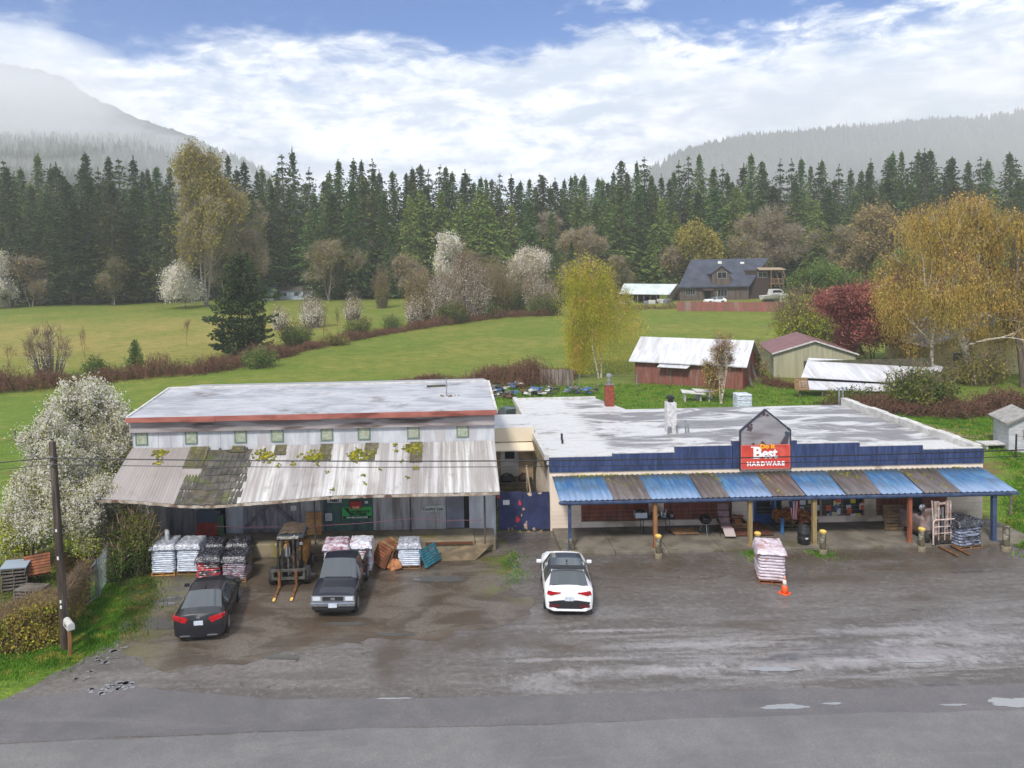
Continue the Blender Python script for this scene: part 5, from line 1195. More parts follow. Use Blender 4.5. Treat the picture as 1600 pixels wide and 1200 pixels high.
bush(648, 506, 460, 34, L_pnk, 'low white flowering shrub at the left foot of the shrub belt', 70, 'flowering_shrub', .2, n=20)
bush(690, 502, 430, 50, L_pnk, 'pale flowering shrub behind the dark green one in the shrub belt', 71, 'flowering_shrub', .22)
bush(706, 505, 465, 50, L_drk, 'dark green shrub at the foot of the shrub belt', 72)
bush(735, 498, 408, 66, L_pnk, 'broad white blossoming shrub in the middle of the shrub belt', 73, 'flowering_shrub', .22)
bush(728, 470, 385, 26, L_gold, 'golden shrub beside the tall white blossoming tree', 74, y=150)
bush(775, 490, 420, 60, L_olive, 'pale olive shrub in the right half of the shrub belt', 75)
bush(765, 497, 470, 40, L_grn, 'low fresh green shrub in the right half of the shrub belt', 76)
bush(808, 485, 432, 44, L_grn, 'rounded green shrub under the spreading blossom tree', 77)
bush(845, 488, 425, 50, L_pnk, 'flowering shrub against the very dark broad fir', 78, 'flowering_shrub', .22, n=24)
bush(850, 492, 455, 60, L_drk, 'dark evergreen shrub against the very dark broad fir', 79)
bush(78, 590, 512, 62, L_pnk, 'thin pink flowering shrub in the left bramble bank', 80, 'flowering_shrub', .16, n=12, dens=.8, tw=4)
bush(150, 585, 556, 40, L_grn, 'small fresh green shrub in the left bramble bank', 81)
bush(405, 575, 540, 60, L_grn, 'low green shrub at the right foot of the dusky fir', 82)
for i, (u, v, vt) in enumerate(((15, 590, 540), (45, 590, 530), (136, 585, 510), (292, 540, 500), (505, 545, 480), (528, 530, 480))):
    tree_at(u, v, vt, 'bare_sapling', 'thin bare sapling sticking out of the bramble bank', 90+i, 16, L_tan, m_twr, group='bare saplings in the bramble bank', leafn=0, tw=4, twL=.5, twm=m_twr, depth=3, ang=.35, upb=.3, first=1.2, r0=.03, tww=.008)
# bramble banks: arching canes nobody could count
def brambles(name, line, seed, canes=16, leafn=40, red=.5, m_l=None, label='tangled brown and green brambles', hgt=1.):
    """line: list of (u, v_base, height_m, half_width_m)"""
    rng = np.random.default_rng(seed); SG = []; C = []; 
    for (a, b_) in zip(line[:-1], line[1:]):
        A, B = G(a[0], a[1]), G(b_[0], b_[1]); L = (B-A).length; n = max(1, int(L*canes))
        for i in range(n):
            k = rng.random(); c = A.lerp(B, k); h = (a[2]+(b_[2]-a[2])*k)*hgt; w_ = a[3]+(b_[3]-a[3])*k
            lump = .62+.38*math.sin(c.x*.9+seed)*math.sin(c.x*.37+1); off = rng.normal()*.5
            hl = h*lump*max(.25, 1-off*off*.4)*rng.uniform(.5, 1.1)
            bx, by = c.x+rng.normal()*.5, c.y+off*w_
            an = rng.random()*6.28; R_ = rng.uniform(.5, 1.4)*(.6+h*.3)
            pts = [np.array([bx+math.cos(an)*R_*t, by+math.sin(an)*R_*t*.8, c.z+hl*4*t*(1-t)*(1 if t < .5 else .95)+.02]) for t in (0, .2, .4, .6, .8, .98)]
            for p, q in zip(pts[:-1], pts[1:]): SG.append((*p, *q, .018, .014))
            m_ = leafn
            t = rng.random(m_//4); 
            for tt in t: C.append([bx+math.cos(an)*R_*tt+rng.normal()*.12, by+math.sin(an)*R_*tt*.8+rng.normal()*.12, c.z+hl*4*tt*(1-tt)*rng.uniform(.35, 1.02)+rng.random()*.05])
    C = np.array(C); V, F = segs_mesh(SG); LV = cards(rng, C, .16+.02*0, 1.5)
    LV2 = twigs(rng, C[::2], rdirs(rng, len(C[::2])), 1, .8, .012, .3)
    t = bpy.data.objects.new(name, None)
    VV = np.concatenate([V, LV, LV2]); FF = np.concatenate([F, quads(LV)+len(V), quads(LV2)+len(V)+len(LV)])
    o = npmesh(name, VV, FF, [m_twr, m_l or L_brm]); o.data.polygons.foreach_set('material_index', [0]*len(F)+[1]*(len(LV)//4)+[0]*(len(LV2)//4))
    return props(o, label, kind='stuff')
brambles('brambles', [(-30, 612, 3.0, 2.2), (60, 606, 3.2, 2.2), (130, 600, 2.6, 2), (200, 592, 2.4, 2), (260, 586, 3.2, 2.2), (330, 582, 3.6, 2.4), (400, 566, 2.6, 2), (460, 552, 2.0, 1.8)], 1, canes=30, leafn=60, label='long bank of reddish brown brambles across the left field')
brambles('brambles', [(460, 550, 2.0, 1.6), (540, 534, 1.8, 1.4), (620, 519, 1.8, 1.5), (700, 506, 2.2, 2), (780, 496, 2.2, 2), (860, 492, 2.4, 2)], 2, canes=24, leafn=56, label='reddish bramble strip below the central shrub belt')
brambles('brambles', [(742, 598, 1.2, 1.2), (770, 596, 2.8, 2.2), (810, 600, 3.2, 2.6), (850, 597, 2.6, 2), (885, 590, 2.0, 1.4)], 3, canes=70, leafn=60, m_l=leafmat('olive_bramble', srgb(110, 98, 52), srgb(92, 72, 50), srgb(84, 92, 40), .3, .15), label='big rounded bramble mound behind the flat roofs')
brambles('brambles', [(625, 602, .8, 1.0), (680, 598, 1.6, 1.6), (735, 599, 1.2, 1.2)], 4, canes=40, leafn=50, m_l=leafmat('olive_bramble', (0, 0, 0), (0, 0, 0)), label='low olive bramble mound behind the warehouse roof')
brambles('brambles', [(1195, 600, 1.6, .8), (1230, 606, 1.4, .8), (1250, 605, 1.2, .8)], 5, canes=26, leafn=40, label='bramble strip between the red barn and the tan shed')
brambles('brambles', [(960, 484, 2.2, 1), (1060, 482, 2.2, 1), (1135, 482, 2.0, 1)], 6, canes=7, leafn=60, label='rough hedge along the far paddock')
brambles('brambles', [(1300, 634, 1.0, .9), (1400, 645, 1.7, 1.4), (1480, 650, 2.2, 1.8), (1560, 640, 2.2, 1.8), (1640, 640, 2.2, 1.8)], 7, canes=46, leafn=56, m_l=leafmat('dark_bramble', srgb(84, 74, 42), srgb(60, 56, 34), srgb(76, 84, 34), .3, .15), label='dark bramble thicket below the big birches')
# weeping birch in the middle, two big ones at right, red maple, green shrubs
tree_at(938, 590, 388, 'weeping_birch', 'golden weeping birch standing alone behind the hardware shop', 51, 92, L_gold, m_barkw, leafn=1, lrad=.4, lsize=.2, depth=6, ang=.42, upb=.28, trunks=2, strands=3, strandL=9, r0=.19, shape=.8, tw=1, twL=.8, twm=m_twg, tww=.01)
tree_at(1455, 600, 300, 'weeping_birch', 'slimmer orange weeping birch left of the stout trunked one', 52, 165, L_org, m_barkw, leafn=1, lrad=.5, lsize=.25, depth=6, ang=.46, upb=.22, strands=2, strandL=5., r0=.2, tw=2, twL=.9, twm=m_twr, tww=.01)
tree_at(1520, 600, 282, 'weeping_birch', 'largest orange birch with a stout dark trunk near the right edge', 53, 230, L_org, m_barkw, leafn=1, lrad=.5, lsize=.25, depth=6, ang=.5, upb=.22, trunks=1, strands=2, strandL=2.6, r0=.38, tw=2, twL=.9, twm=m_twr, tww=.01)
tree_at(1600, 605, 290, 'weeping_birch', 'birch cut off by the right edge of the photo', 54, 190, L_org, m_bark, leafn=1, lrad=.5, lsize=.25, depth=6, ang=.5, upb=.22, strands=2, strandL=2.6, r0=.4, tw=2, twL=.9, twm=m_twr, tww=.01)
tree_at(1362, 572, 438, 'red_maple', 'dark red leafing maple behind the white roofed open shed', 55, 165, L_red, m_bark, leafn=14, lrad=.55, lsize=.24, depth=6, ang=.5, upb=.2, trunks=3, tw=3, twL=.9, twm=m_twr, tww=.01)
bush(1262, 545, 455, 100, L_ygr, 'large rounded yellow green bush behind the tan shed', 56, dens=1.6, lsize=.24)
bush(1436, 640, 572, 96, L_drk, 'dense rounded laurel bush behind the shop', 57, 'laurel_bush', .20, n=60, dens=2.2)
bush(1340, 634, 606, 90, L_drk, 'low green laurel under the edge of the open shed', 58, 'laurel_bush', .18, n=44, dens=1.6)
bush(1178, 590, 535, 40, L_tan, 'twiggy brown shrub leaning on the right end of the barn', 59, dens=.8, tw=3)
bush(1530, 600, 545, 90, L_olive, 'pale olive shrub against the cream house', 60, dens=.9, tw=3)
tree_at(1127, 631, 515, 'young_birch', 'two stemmed white young birch in front of the red barn', 45, 34, L_org, m_barkw, leafn=1, lrad=.3, lsize=.13, depth=4, ang=.3, upb=.35, trunks=3, r0=.1, first=.9, tw=4, twL=.6, twm=m_twr, tww=.006)
tree_at(1108, 629, 560, 'young_birch', 'thin single stem birch left of the two stemmed one', 46, 20, L_org, m_barkw, leafn=2, lrad=.3, lsize=.13, depth=4, ang=.3, upb=.35, r0=.05, first=1.1, tw=3, twL=.6, twm=m_twr, tww=.006)
# the near white flowering plum beside the warehouse
m_blos = leafmat('plum_blossom', srgb(242, 239, 232), srgb(226, 222, 212), srgb(214, 212, 180), .10, .5, 1.2)
def plum():
    b0 = G(135, 905, 0); t = thing('flowering_plum', 'big white flowering plum tree beside the left end of the warehouse', 'tree', tuple(b0))
    SS = []; VV = []; TT = []; GG = []
    for (u, v, vt, w_, sd, yy) in ((146, 900, 585, 125, 5, 3.2), (88, 905, 640, 125, 6, .6), (186, 890, 632, 90, 7, 4.2), (42, 900, 735, 90, 8, -1.0), (128, 905, 735, 120, 9, -.6)):
        yb = b0.y+2.2+yy; p = PW(u, 800, yb); h = pz(u, vt, yb); sp = w_/2/FPX*yb
        rng, S, TP, TD, MP, MD = broad(sd, h*.96, sp*.95, depth=6, ang=.5, upb=.22, trunks=3, r0=.09, first=.35)
        o_ = np.array([p.x-b0.x, yb-b0.y, 0]); S[:, :3] += o_; S[:, 3:6] += o_; SS.append(S)
        P = np.concatenate([TP, MP, MP])+o_; D = np.concatenate([TD, MD, MD]); P = P+rng.normal(size=P.shape)*.14
        SS.append(np.concatenate([P, P+D*.28+rng.normal(size=P.shape)*.08, np.full((len(P), 1), .007), np.full((len(P), 1), .004)], 1)[::2])
        k = P[:, 2] > h*.16; VV.append(leaves(rng, P[k], D[k], 3, .18, .07, 1.1, 1.5)); VV.append(leaves(rng, P[k][::2], D[k][::2], 7, .045, .085, 1.1, 1.5))
        GG.append(leaves(rng, P, D, 2, .16, .07, 1.6, 1.)) ; lowk = P[:, 2] < h*.45; GG.append(leaves(rng, P[lowk], D[lowk], 5, .25, .10, 1.6, 1.))
    S = np.concatenate(SS); V, F = segs_mesh(S); npmesh('trunk', V, F, mat('plum_bark', srgb(92, 78, 68), srgb(66, 56, 50), 3, .9), t, smooth=True)
    V = np.concatenate(VV); npmesh('blossom', V, quads(V), m_blos, t); V = np.concatenate(GG); npmesh('foliage', V, quads(V), L_ygr, t)
plum()
bush(215, 893, 790, 76, L_drk, 'dark ivy covered shrub at the corner of the warehouse', 101, 'ivy_shrub', .09, n=90, dens=2.4)
bush(180, 905, 850, 50, L_grn, 'low green bush behind the chain link gate', 102, lsize=.08, n=60, dens=2)
bush(120, 895, 862, 80, L_brm, 'brown twiggy undergrowth below the flowering plum', 103, lsize=.08, n=50, dens=2, twm=m_twr)
# clipped hedge by the verge
def hedge():
    b0 = G(70, 1010, 0); t = thing('clipped_hedge', 'brown and yellow clipped hedge at the lower left corner', 'hedge', tuple(b0))
    rng = np.random.default_rng(9); A, B, C_ = G(-60, 1042, 0), G(88, 1012, 0), G(128, 958, 0); h = 1.5; D_ = 1.5
    pts = []; n = 60000
    q = rng.random(n); L1, L2 = (B-A).length, (C_-B).length; f = L1/(L1+L2)
    A, B, C_ = [np.array(x) for x in (A, B, C_)]
    P = np.where((q < f)[:, None], A+(B-A)*(q/f)[:, None], B+(C_-B)*((q-f)/(1-f))[:, None])
    dep = rng.random(n)**1.5*D_; z = h*(1-rng.random(n)**2.0*1.0); hh = 1+.07*np.sin(P[:, 0]*1.7)+.05*np.sin(P[:, 0]*4.1)
    top = rng.random(n) < .4; z = np.where(top, h-rng.random(n)**2*.25, z*.98)*hh; dep = np.where(top, rng.random(n)*D_, dep+.14*np.sin(P[:, 0]*2.3+z*2))
    P = P+np.stack([dep*-.18, dep*.98, z*0+z], 1)-np.array(b0)+rng.normal(size=(n, 3))*.05
    V = cards(rng, P, .085, 1.5); npmesh('foliage', V, quads(V), leafmat('hedge_leaf', srgb(172, 154, 64), srgb(146, 134, 60), srgb(160, 168, 66), .35, .2, 1.6), t)
    T_ = twigs(rng, P[::4], np.tile([0, 0, .6], (len(P[::4]), 1)), 1, .4, .005, .7); npmesh('twigs', T_, quads(T_), m_twg, t)
    # woody inside so no light comes through
    for (a, b_) in ((A, B), (B, C_)):
        a, b_ = a-np.array(b0), b_-np.array(b0); dd = np.array([-.18, .98, 0])
        q_ = [a+dd*.25, b_+dd*.25, b_+dd*1.3, a+dd*1.3]; m_ = MB().slab(*[tuple(p_+np.array([0, 0, h*.82])) for p_ in q_], h*.82); m_.build('stems', mat('hedge_inside', srgb(84, 62, 44), srgb(56, 44, 32), 7, .95), t)
hedge()
# grass blades close to the camera: verge, behind the buildings, weeds
def grass(name, polys, n, hgt, m, seed, label, wid=.02):
    rng = np.random.default_rng(seed); P = []
    for poly in polys:
        Q = np.array([tuple(G(u, v, 0))[:2] for u, v in poly]); mn, mx = Q.min(0), Q.max(0); c = rng.uniform(mn, mx, (n*3, 2)); ins = np.zeros(len(c), bool); j = len(Q)-1
        for i in range(len(Q)):
            xi, yi, xj, yj = *Q[i], *Q[j]; ins ^= ((yi > c[:, 1]) != (yj > c[:, 1])) & (c[:, 0] < (xj-xi)*(c[:, 1]-yi)/(yj-yi+1e-12)+xi); j = i
        P.append(c[ins][:n])
    P = np.concatenate(P); k = len(P); P = P+rng.normal(size=P.shape)*(.22+.25*(rng.random((k, 1)) < .25)); cl = .6+.5*np.sin(P[:, 0]*2.1)*np.sin(P[:, 1]*2.7+P[:, 0]); h = hgt*rng.uniform(.4, 1.3, k)*cl.clip(.35, 1.3); a = rng.random(k)*6.28; l = rng.normal(size=(k, 2))*.35
    b_ = np.stack([P[:, 0], P[:, 1], np.zeros(k)], 1); s = np.stack([np.cos(a), np.sin(a), a*0], 1)*wid; tip = b_+np.stack([l[:, 0]*h, l[:, 1]*h, h], 1); mid = (b_+tip)/2+[0, 0, .0]; mid[:, 2] += h*.12
    V = np.stack([b_-s, b_+s, mid+s*.8, tip], 1).reshape(-1, 3)
    return props(npmesh(name, V, quads(V), m), label, kind='stuff')
m_gr = leafmat('grass_blade', srgb(104, 146, 44), srgb(76, 120, 34), srgb(146, 150, 66), .3, .3, .8)
grass('verge_grass', [[(-20, 1062), (60, 1046), (120, 1030), (178, 1005), (190, 960), (180, 905), (120, 930), (100, 1000), (-20, 1030)]], 26000, .14, m_gr, 1, 'bright green grass on the roadside verge')
grass('rough_grass', [[(30, 905), (100, 900), (125, 950), (60, 985), (-10, 960), (-10, 860)], [(180, 905), (235, 900), (235, 960), (195, 1000)]], 9000, .12, leafmat('weed_blade', srgb(98, 120, 50), srgb(78, 98, 40), srgb(130, 120, 66), .3, .3, .8), 2, 'rough weedy grass by the pallets and gravel')
grass('yard_grass', [[(765, 600), (1010, 600), (1240, 600), (1300, 636), (1020, 640), (780, 660)], [(1400, 650), (1640, 650), (1640, 800), (1540, 690)], [(1575, 760), (1640, 740), (1640, 880), (1590, 850)]], 26000, .22, m_gr, 3, 'green yard grass behind and beside the shop', .035)
grass('weeds', [[(790, 868), (803, 862), (812, 905), (800, 912)], [(1280, 862), (1292, 862), (1292, 868), (1280, 868)], [(1172, 862), (1182, 862), (1180, 870), (1172, 868)]], 900, .13, m_gr, 4, 'small tufts of weeds at the pavement edges')
# ================================================================ VEHICLES
def carpaint(name, c, c2=None, rough=.25):
    return mat(name, c, c2 or c, 3, rough, 0, coat=.45, spec=.35)
m_tyre = mat('tyre_rubber', (.02, .02, .02), (.035, .033, .03), 6, .85)
m_rim = mat('alloy_rim', srgb(168, 170, 176), rough=.3, metal=.7)
m_cglass = mat('car_glass', (.06, .07, .078), rough=.04, spec=.9)  # base colour lightened in place of the sky reflection on the glass
m_chrome = mat('chrome', srgb(190, 192, 196), rough=.18, metal=.9)
m_tail = mat('tail_lamp_red', srgb(190, 20, 26), srgb(140, 12, 18), 12, .2, coat=.5)
m_lampc = mat('headlamp_clear', srgb(200, 204, 210), rough=.12, spec=.8)
m_plast = mat('black_trim_plastic', (.02, .02, .022), rough=.55)
def wheel(parent, x, y, r=.34, w=.22, spokes=5):
    s = 1 if x > 0 else -1; rot = Matrix.Rotation(rad(90), 3, 'Y')
    wh = MB().lathe([(r*.62, -w/2), (r*.93, -w/2), (r, -w*.35), (r, w*.35), (r*.93, w/2), (r*.62, w/2)], (x, y, r), 24, rot).build('wheel', m_tyre, parent, smooth=False)
    rm = MB().lathe([(r*.64, w/2-.02), (r*.64, w/2+.004), (r*.56, w/2+.006), (r*.52, w/2-.03)], (x, y, r), 20, rot if s > 0 else Matrix.Rotation(rad(-90), 3, 'Y'))
    for k in range(spokes):
        a = 6.283*k/spokes+.3; c = Vector((x+s*(w/2-.008), y+math.cos(a)*r*.3, r+math.sin(a)*r*.3)); rm.cbox(c, (.03, .075, r*.55), Matrix.Rotation(-a+math.pi/2, 3, 'X'))
    rm.cbox((x+s*(w/2-.006), y, r), (.04, .13, .13))
    rm.build('rim', m_rim, wh)
def hull(parent, keys, paint, wheels, R_, zb0, glass, doorlines=(), pillars=(), side=None, roofm=None, roofr=None, tail=None):
    ks = sorted(keys); ys = sorted(set([round(v, 3) for v in np.linspace(ks[0][0], ks[-1][0], 74)]+[k[0] for k in ks]+[w_+dd*R_ for w_ in wheels for dd in (-1.02, -1, -.7, -.4, 0, .4, .7, 1, 1.02)]+[v for a, b_ in glass+list(pillars)+([side] if side else []) for v in (a, b_)]))
    ys = [y for y in ys if ks[0][0] <= y <= ks[-1][0]]
    A = np.array(ks); f = lambda y, i: float(np.interp(y, A[:, 0], A[:, i]))
    V = []; M = 17
    for y in ys:
        zs, zr, wb, wr = [f(y, i) for i in (1, 2, 3, 4)]; zb = zb0
        for w_ in wheels:
            if abs(y-w_) < R_: zb = max(zb, R_*.92+math.sqrt(R_*R_-(y-w_)**2)-.02)
        zb = min(zb, zs-.12)
        half = [(wb*.80, zb), (wb*.965, zb+.06), (wb, zb+(zs-zb)*.55), (wb*.99, zs-.07), (wb*.945, zs), (wr, zr-.05), (wr*.92, zr-.008), (wr*.5, zr+.012)]
        V += [(-x, y, z) for x, z in half]+[(0, y, zr+.018)]+[(x, y, z) for x, z in half[::-1]]
    body, win = [], {}
    inr = lambda y, rs: any(a-1e-4 <= y <= b_+1e-4 for a, b_ in rs)
    for j in range(len(ys)-1):
        ym = (ys[j]+ys[j+1])/2
        for i in range(M-1):
            fc = (j*M+i, (j+1)*M+i, (j+1)*M+i+1, j*M+i+1); key = None
            if side and i in (4, 11) and side[0] < ym < side[1] and not inr(ym, pillars): key = 'side_window' if i == 4 else 'side_window '
            elif 5 <= i <= 10 and inr(ym, glass[:1]): key = 'windshield'
            elif 5 <= i <= 10 and len(glass) > 1 and inr(ym, glass[1:2]): key = 'rear_window'
            elif roofr and 5 <= i <= 10 and inr(ym, [roofr]): key = 'roof'
            (win.setdefault(key, []) if key else body).append(fc)
    n = len(ys); body.append(tuple(range(M))); body.append(tuple((n-1)*M+i for i in range(M))[::-1])
    mb = MB(); mb.add(V, body); b = mb.build('body', paint, parent, smooth=True)
    try:
        md = b.modifiers.new('edges', 'EDGE_SPLIT'); md.split_angle = rad(38)
    except Exception: pass
    for k, fs in win.items():
        used = sorted(set(i for f_ in fs for i in f_)); mp = {u: i for i, u in enumerate(used)}
        me = MB(); me.add([V[u] for u in used], [tuple(mp[i] for i in f_) for f_ in fs]); me.build(k.strip(), (roofm if k == 'roof' else m_cglass), parent, smooth=True)
    dl = MB()
    for (y, z0, z1) in doorlines:
        for s in (-1, 1):
            w_ = f(y, 3); dl.box(min(s*(w_*.985), s*(w_+.004)), max(s*(w_*.985), s*(w_+.004)), y-.006, y+.006, z0, z1)
    if doorlines: dl.build('door_seam', m_plast, parent)
    # dark underbody
    MB().box(-A[:, 3].max()*.74, A[:, 3].max()*.74, ks[0][0]+.2, ks[-1][0]-.2, .2, zb0+.22).build('underbody', m_plast, parent)
def plate(parent, y, z, s=-1, txt=None):
    p_ = MB().box(-.16, .16, min(y, y+s*.012), max(y, y+s*.012), z-.08, z+.08).build('licence_plate', mat('plate_white', srgb(214, 218, 220), srgb(170, 182, 200), 14, .5), parent)
def mirrors(parent, x, y, z, m):
    for s in (-1, 1): MB().cbox((s*x, y, z), (.2, .11, .13)).build('wing_mirror', m, parent, bevel=.03)
# white SUV
c = G(893, 960, 0); suv = thing('parked_suv', 'white compact SUV with a black glass roof parked tail to the road', 'car', (c.x+.06, c.y+1.75, 0), rad(-5.0)); suv.scale = (1, .89, 1)
pw_ = carpaint('pearl_white_paint', srgb(232, 232, 234))
hull(suv, [(-2.25, .93, .97, .80, .66), (-2.17, .99, 1.05, .88, .72), (-1.98, 1.03, 1.13, .915, .74), (-1.45, 1.04, 1.52, .925, .63), (-1.2, 1.03, 1.59, .93, .63), (-.4, 1.0, 1.63, .93, .64), (.30, .98, 1.58, .93, .62), (.98, .97, 1.10, .92, .76), (1.5, .96, 1.08, .92, .78), (2.05, .92, 1.03, .88, .72), (2.2, .82, .92, .82, .62), (2.26, .62, .68, .68, .5)],
     pw_, (-1.35, 1.35), .39, .26, [(.30, .98), (-1.98, -1.45)], [(-.1, .35, 1.0), (.95, .35, .93), (-.98, .45, 1.0)], [(-.14, -.06)], (-1.5, .75), m_cglass, (-1.3, .30))
for x in (-.83, .83):
    for y in (-1.35, 1.35): wheel(suv, x, y, .36, .22)
mirrors(suv, 1.02, .82, 1.05, pw_)
MB().box(-.66, .66, -1.52, -1.22, 1.60, 1.635).build('spoiler', m_plast, suv, bevel=.01)
for s in (-1, 1):
    MB().prism([(s*.32, .93), (s*.32, .96), (s*.80, 1.01), (s*.83, .90), (s*.68, .84)], -2.275, -2.18).build('tail_lamp', m_tail, suv)
    MB().box(min(s*.38, s*.76), max(s*.38, s*.76), -2.285, -2.2, .40, .50).build('reflector', mat('dark_red', srgb(90, 30, 36), rough=.3), suv)
MB().prism([(-.70, .44), (-.78, .60), (-.3, .66), (.3, .66), (.78, .60), (.70, .44), (.45, .34), (-.45, .34)], -2.268, -2.2).build('bumper_insert', m_plast, suv)
MB().prism([(-.76, .40), (-.6, .34), (-.4, .30), (.4, .30), (.6, .34), (.76, .40), (.6, .26), (-.6, .26)], -2.29, -2.2).build('bumper_lip', pw_, suv)
plate(suv, -2.27, .72); MB().cbox((0, -.95, 1.70), (.05, .16, .06)).build('antenna', m_plast, suv, bevel=.01)
MB().box(-.62, .62, -2.0, -1.93, 1.12, 1.14).build('wiper', m_plast, suv)
# black sedan
a, b_ = G(311, 1000, 0), G(352, 903, 0); th = math.atan2(-(b_.x-a.x), (b_.y-a.y))
dv = Vector((-math.sin(th), math.cos(th), 0)); cc = a+dv*1.85
sed = thing('parked_sedan', 'glossy black sedan with lit red tail lamps parked beside the mulch pallets', 'car', (cc.x+.05, cc.y, 0), th); sed.scale = (1, .86, 1)
pb2 = carpaint('black_car_paint', (.012, .012, .016))
hull(sed, [(-2.42, .86, .93, .80, .66), (-2.34, .95, 1.03, .88, .72), (-1.82, .97, 1.08, .91, .74), (-.95, .95, 1.40, .92, .60), (-.2, .94, 1.45, .92, .62), (.35, .93, 1.42, .92, .60), (1.25, .90, 1.02, .91, .74), (2.05, .78, .86, .88, .66), (2.35, .64, .72, .78, .54), (2.45, .52, .58, .66, .46)],
     pb2, (-1.42, 1.42), .37, .22, [(.35, 1.25), (-1.82, -.95)], [(-.15, .3, .92), (.95, .3, .88), (-1.0, .4, .92)], [(-.2, -.12)], (-1.15, .85))
for x in (-.81, .81):
    for y in (-1.42, 1.42): wheel(sed, x, y, .34, .22)
mirrors(sed, 1.0, .85, .98, pb2)
for s in (-1, 1):
    MB().prism([(s*.36, .86), (s*.40, .95), (s*.84, 1.01), (s*.86, .90), (s*.62, .80), (s*.48, .74)], -2.44, -2.3).build('tail_lamp', m_tail, sed)
    MB().box(min(s*.862, s*.90), max(s*.862, s*.90), -2.3, -2.08, .88, .98).build('side_lamp', m_tail, sed)
    MB().box(min(s*.3, s*.66), max(s*.3, s*.66), -2.45, -2.38, .27, .31).build('exhaust_trim', m_chrome, sed)
plate(sed, -2.425, .74); MB().box(-.06, .06, -2.43, -2.36, .90, .97).build('badge', m_chrome, sed)
MB().cbox((0, -.78, 1.47), (.05, .17, .07)).build('antenna', m_plast, sed, bevel=.01)
for s in (-1, 1): MB().slab((s*.64, -.95, 1.37), (s*.655, -.2, 1.415), (s*.64, -.2, 1.415), (s*.625, -.95, 1.37), .02).build('roof_trim', m_chrome, sed)
# dark pickup, nose to the road
def pickup(name, label, loc, rot, paint, lamps=True):
    t = thing(name, label, 'pickup truck', loc, rot)
    hull(t, [(-.62, 1.12, 1.16, .84, .74), (-.60, 1.12, 1.64, .84, .64), (-.3, 1.10, 1.70, .85, .66), (.42, 1.08, 1.68, .85, .64), (1.05, 1.05, 1.14, .85, .74), (1.9, 1.0, 1.07, .85, .74), (2.30, .93, 1.01, .84, .72), (2.36, .80, .84, .82, .72)],
         paint, (1.55,), .42, .42, [(.42, 1.05)], [(.5 if False else .98, .5, 1.05), (-.42, .5, 1.1)], [(-.60, -.42)], (-.42, .80))
    MB().box(-.6, .6, -.645, -.625, 1.2, 1.58).build('rear_window', m_cglass, t)
    bd = MB(); bd.box(-.84, -.76, -2.45, -.66, .55, 1.13).box(.76, .84, -2.45, -.66, .55, 1.13).box(-.75, .75, -.74, -.67, .55, 1.12).box(-.75, .75, -2.44, -.75, .60, .66)
    bd.build('cargo_bed', paint, t)
    MB().box(-.755, .755, -2.5, -2.45, .6, 1.12).build('tailgate', paint, t, bevel=.01)
    br = MB().box(-.86, -.75, -2.46, -.66, 1.131, 1.16).box(.75, .86, -2.46, -.66, 1.131, 1.16); br.build('bed_rail', m_plast, t)
    MB().box(-.6, .6, -2.3, -.7, .3, .58).build('frame', m_plast, t)
    for x in (-.74, .74):
        for y in (-1.65, 1.55): wheel(t, x, y, .36, .22, 6)
    mirrors(t, 1.0, .86, 1.18, m_plast)
    MB().box(-.84, .84, 2.36, 2.5, .56, .70).box(-.84, -.79, 2.1, 2.36, .56, .70).build('bumper', m_chrome, t, bevel=.02)
    MB().box(-.80, .80, 2.362, 2.44, .40, .545).build('valance', m_plast, t, bevel=.02)
    MB().box(-.82, .82, 2.366, 2.385, .715, .93).build('grille_surround', mat('grille_grey', srgb(150, 152, 158), rough=.35, metal=.4), t)
    g_ = MB().box(-.40, .40, 2.386, 2.40, .74, .90).build('grille', m_plast, t)
    MB().cbox((0, 2.41, .82), (.16, .02, .09)).build('badge', m_chrome, g_)
    for s in (-1, 1):
        MB().box(min(s*.47, s*.77), max(s*.47, s*.77), 2.386, 2.41, .75, .90).build('headlight', m_lampc, t, bevel=.01)
    plate(t, 2.50, .60, 1)
    MB().box(-.55, .5, 1.04, 1.09, 1.145, 1.165).build('wiper', m_plast, t)
    return t
c = G(526, 962, 0); tr = pickup('pickup_truck', 'dark navy pickup truck with chrome bumper facing the road', (c.x, c.y+1.8, 0), rad(178), carpaint('navy_black_paint', (.014, .016, .026))); tr.scale = (1, .9, 1)
p = PW(800, 632, 60); g2 = pickup('pickup_truck', 'dark green pickup truck parked far back behind the annex roof', (p.x-.1, 60, 0), rad(20), carpaint('green_truck_paint', srgb(54, 72, 66)))
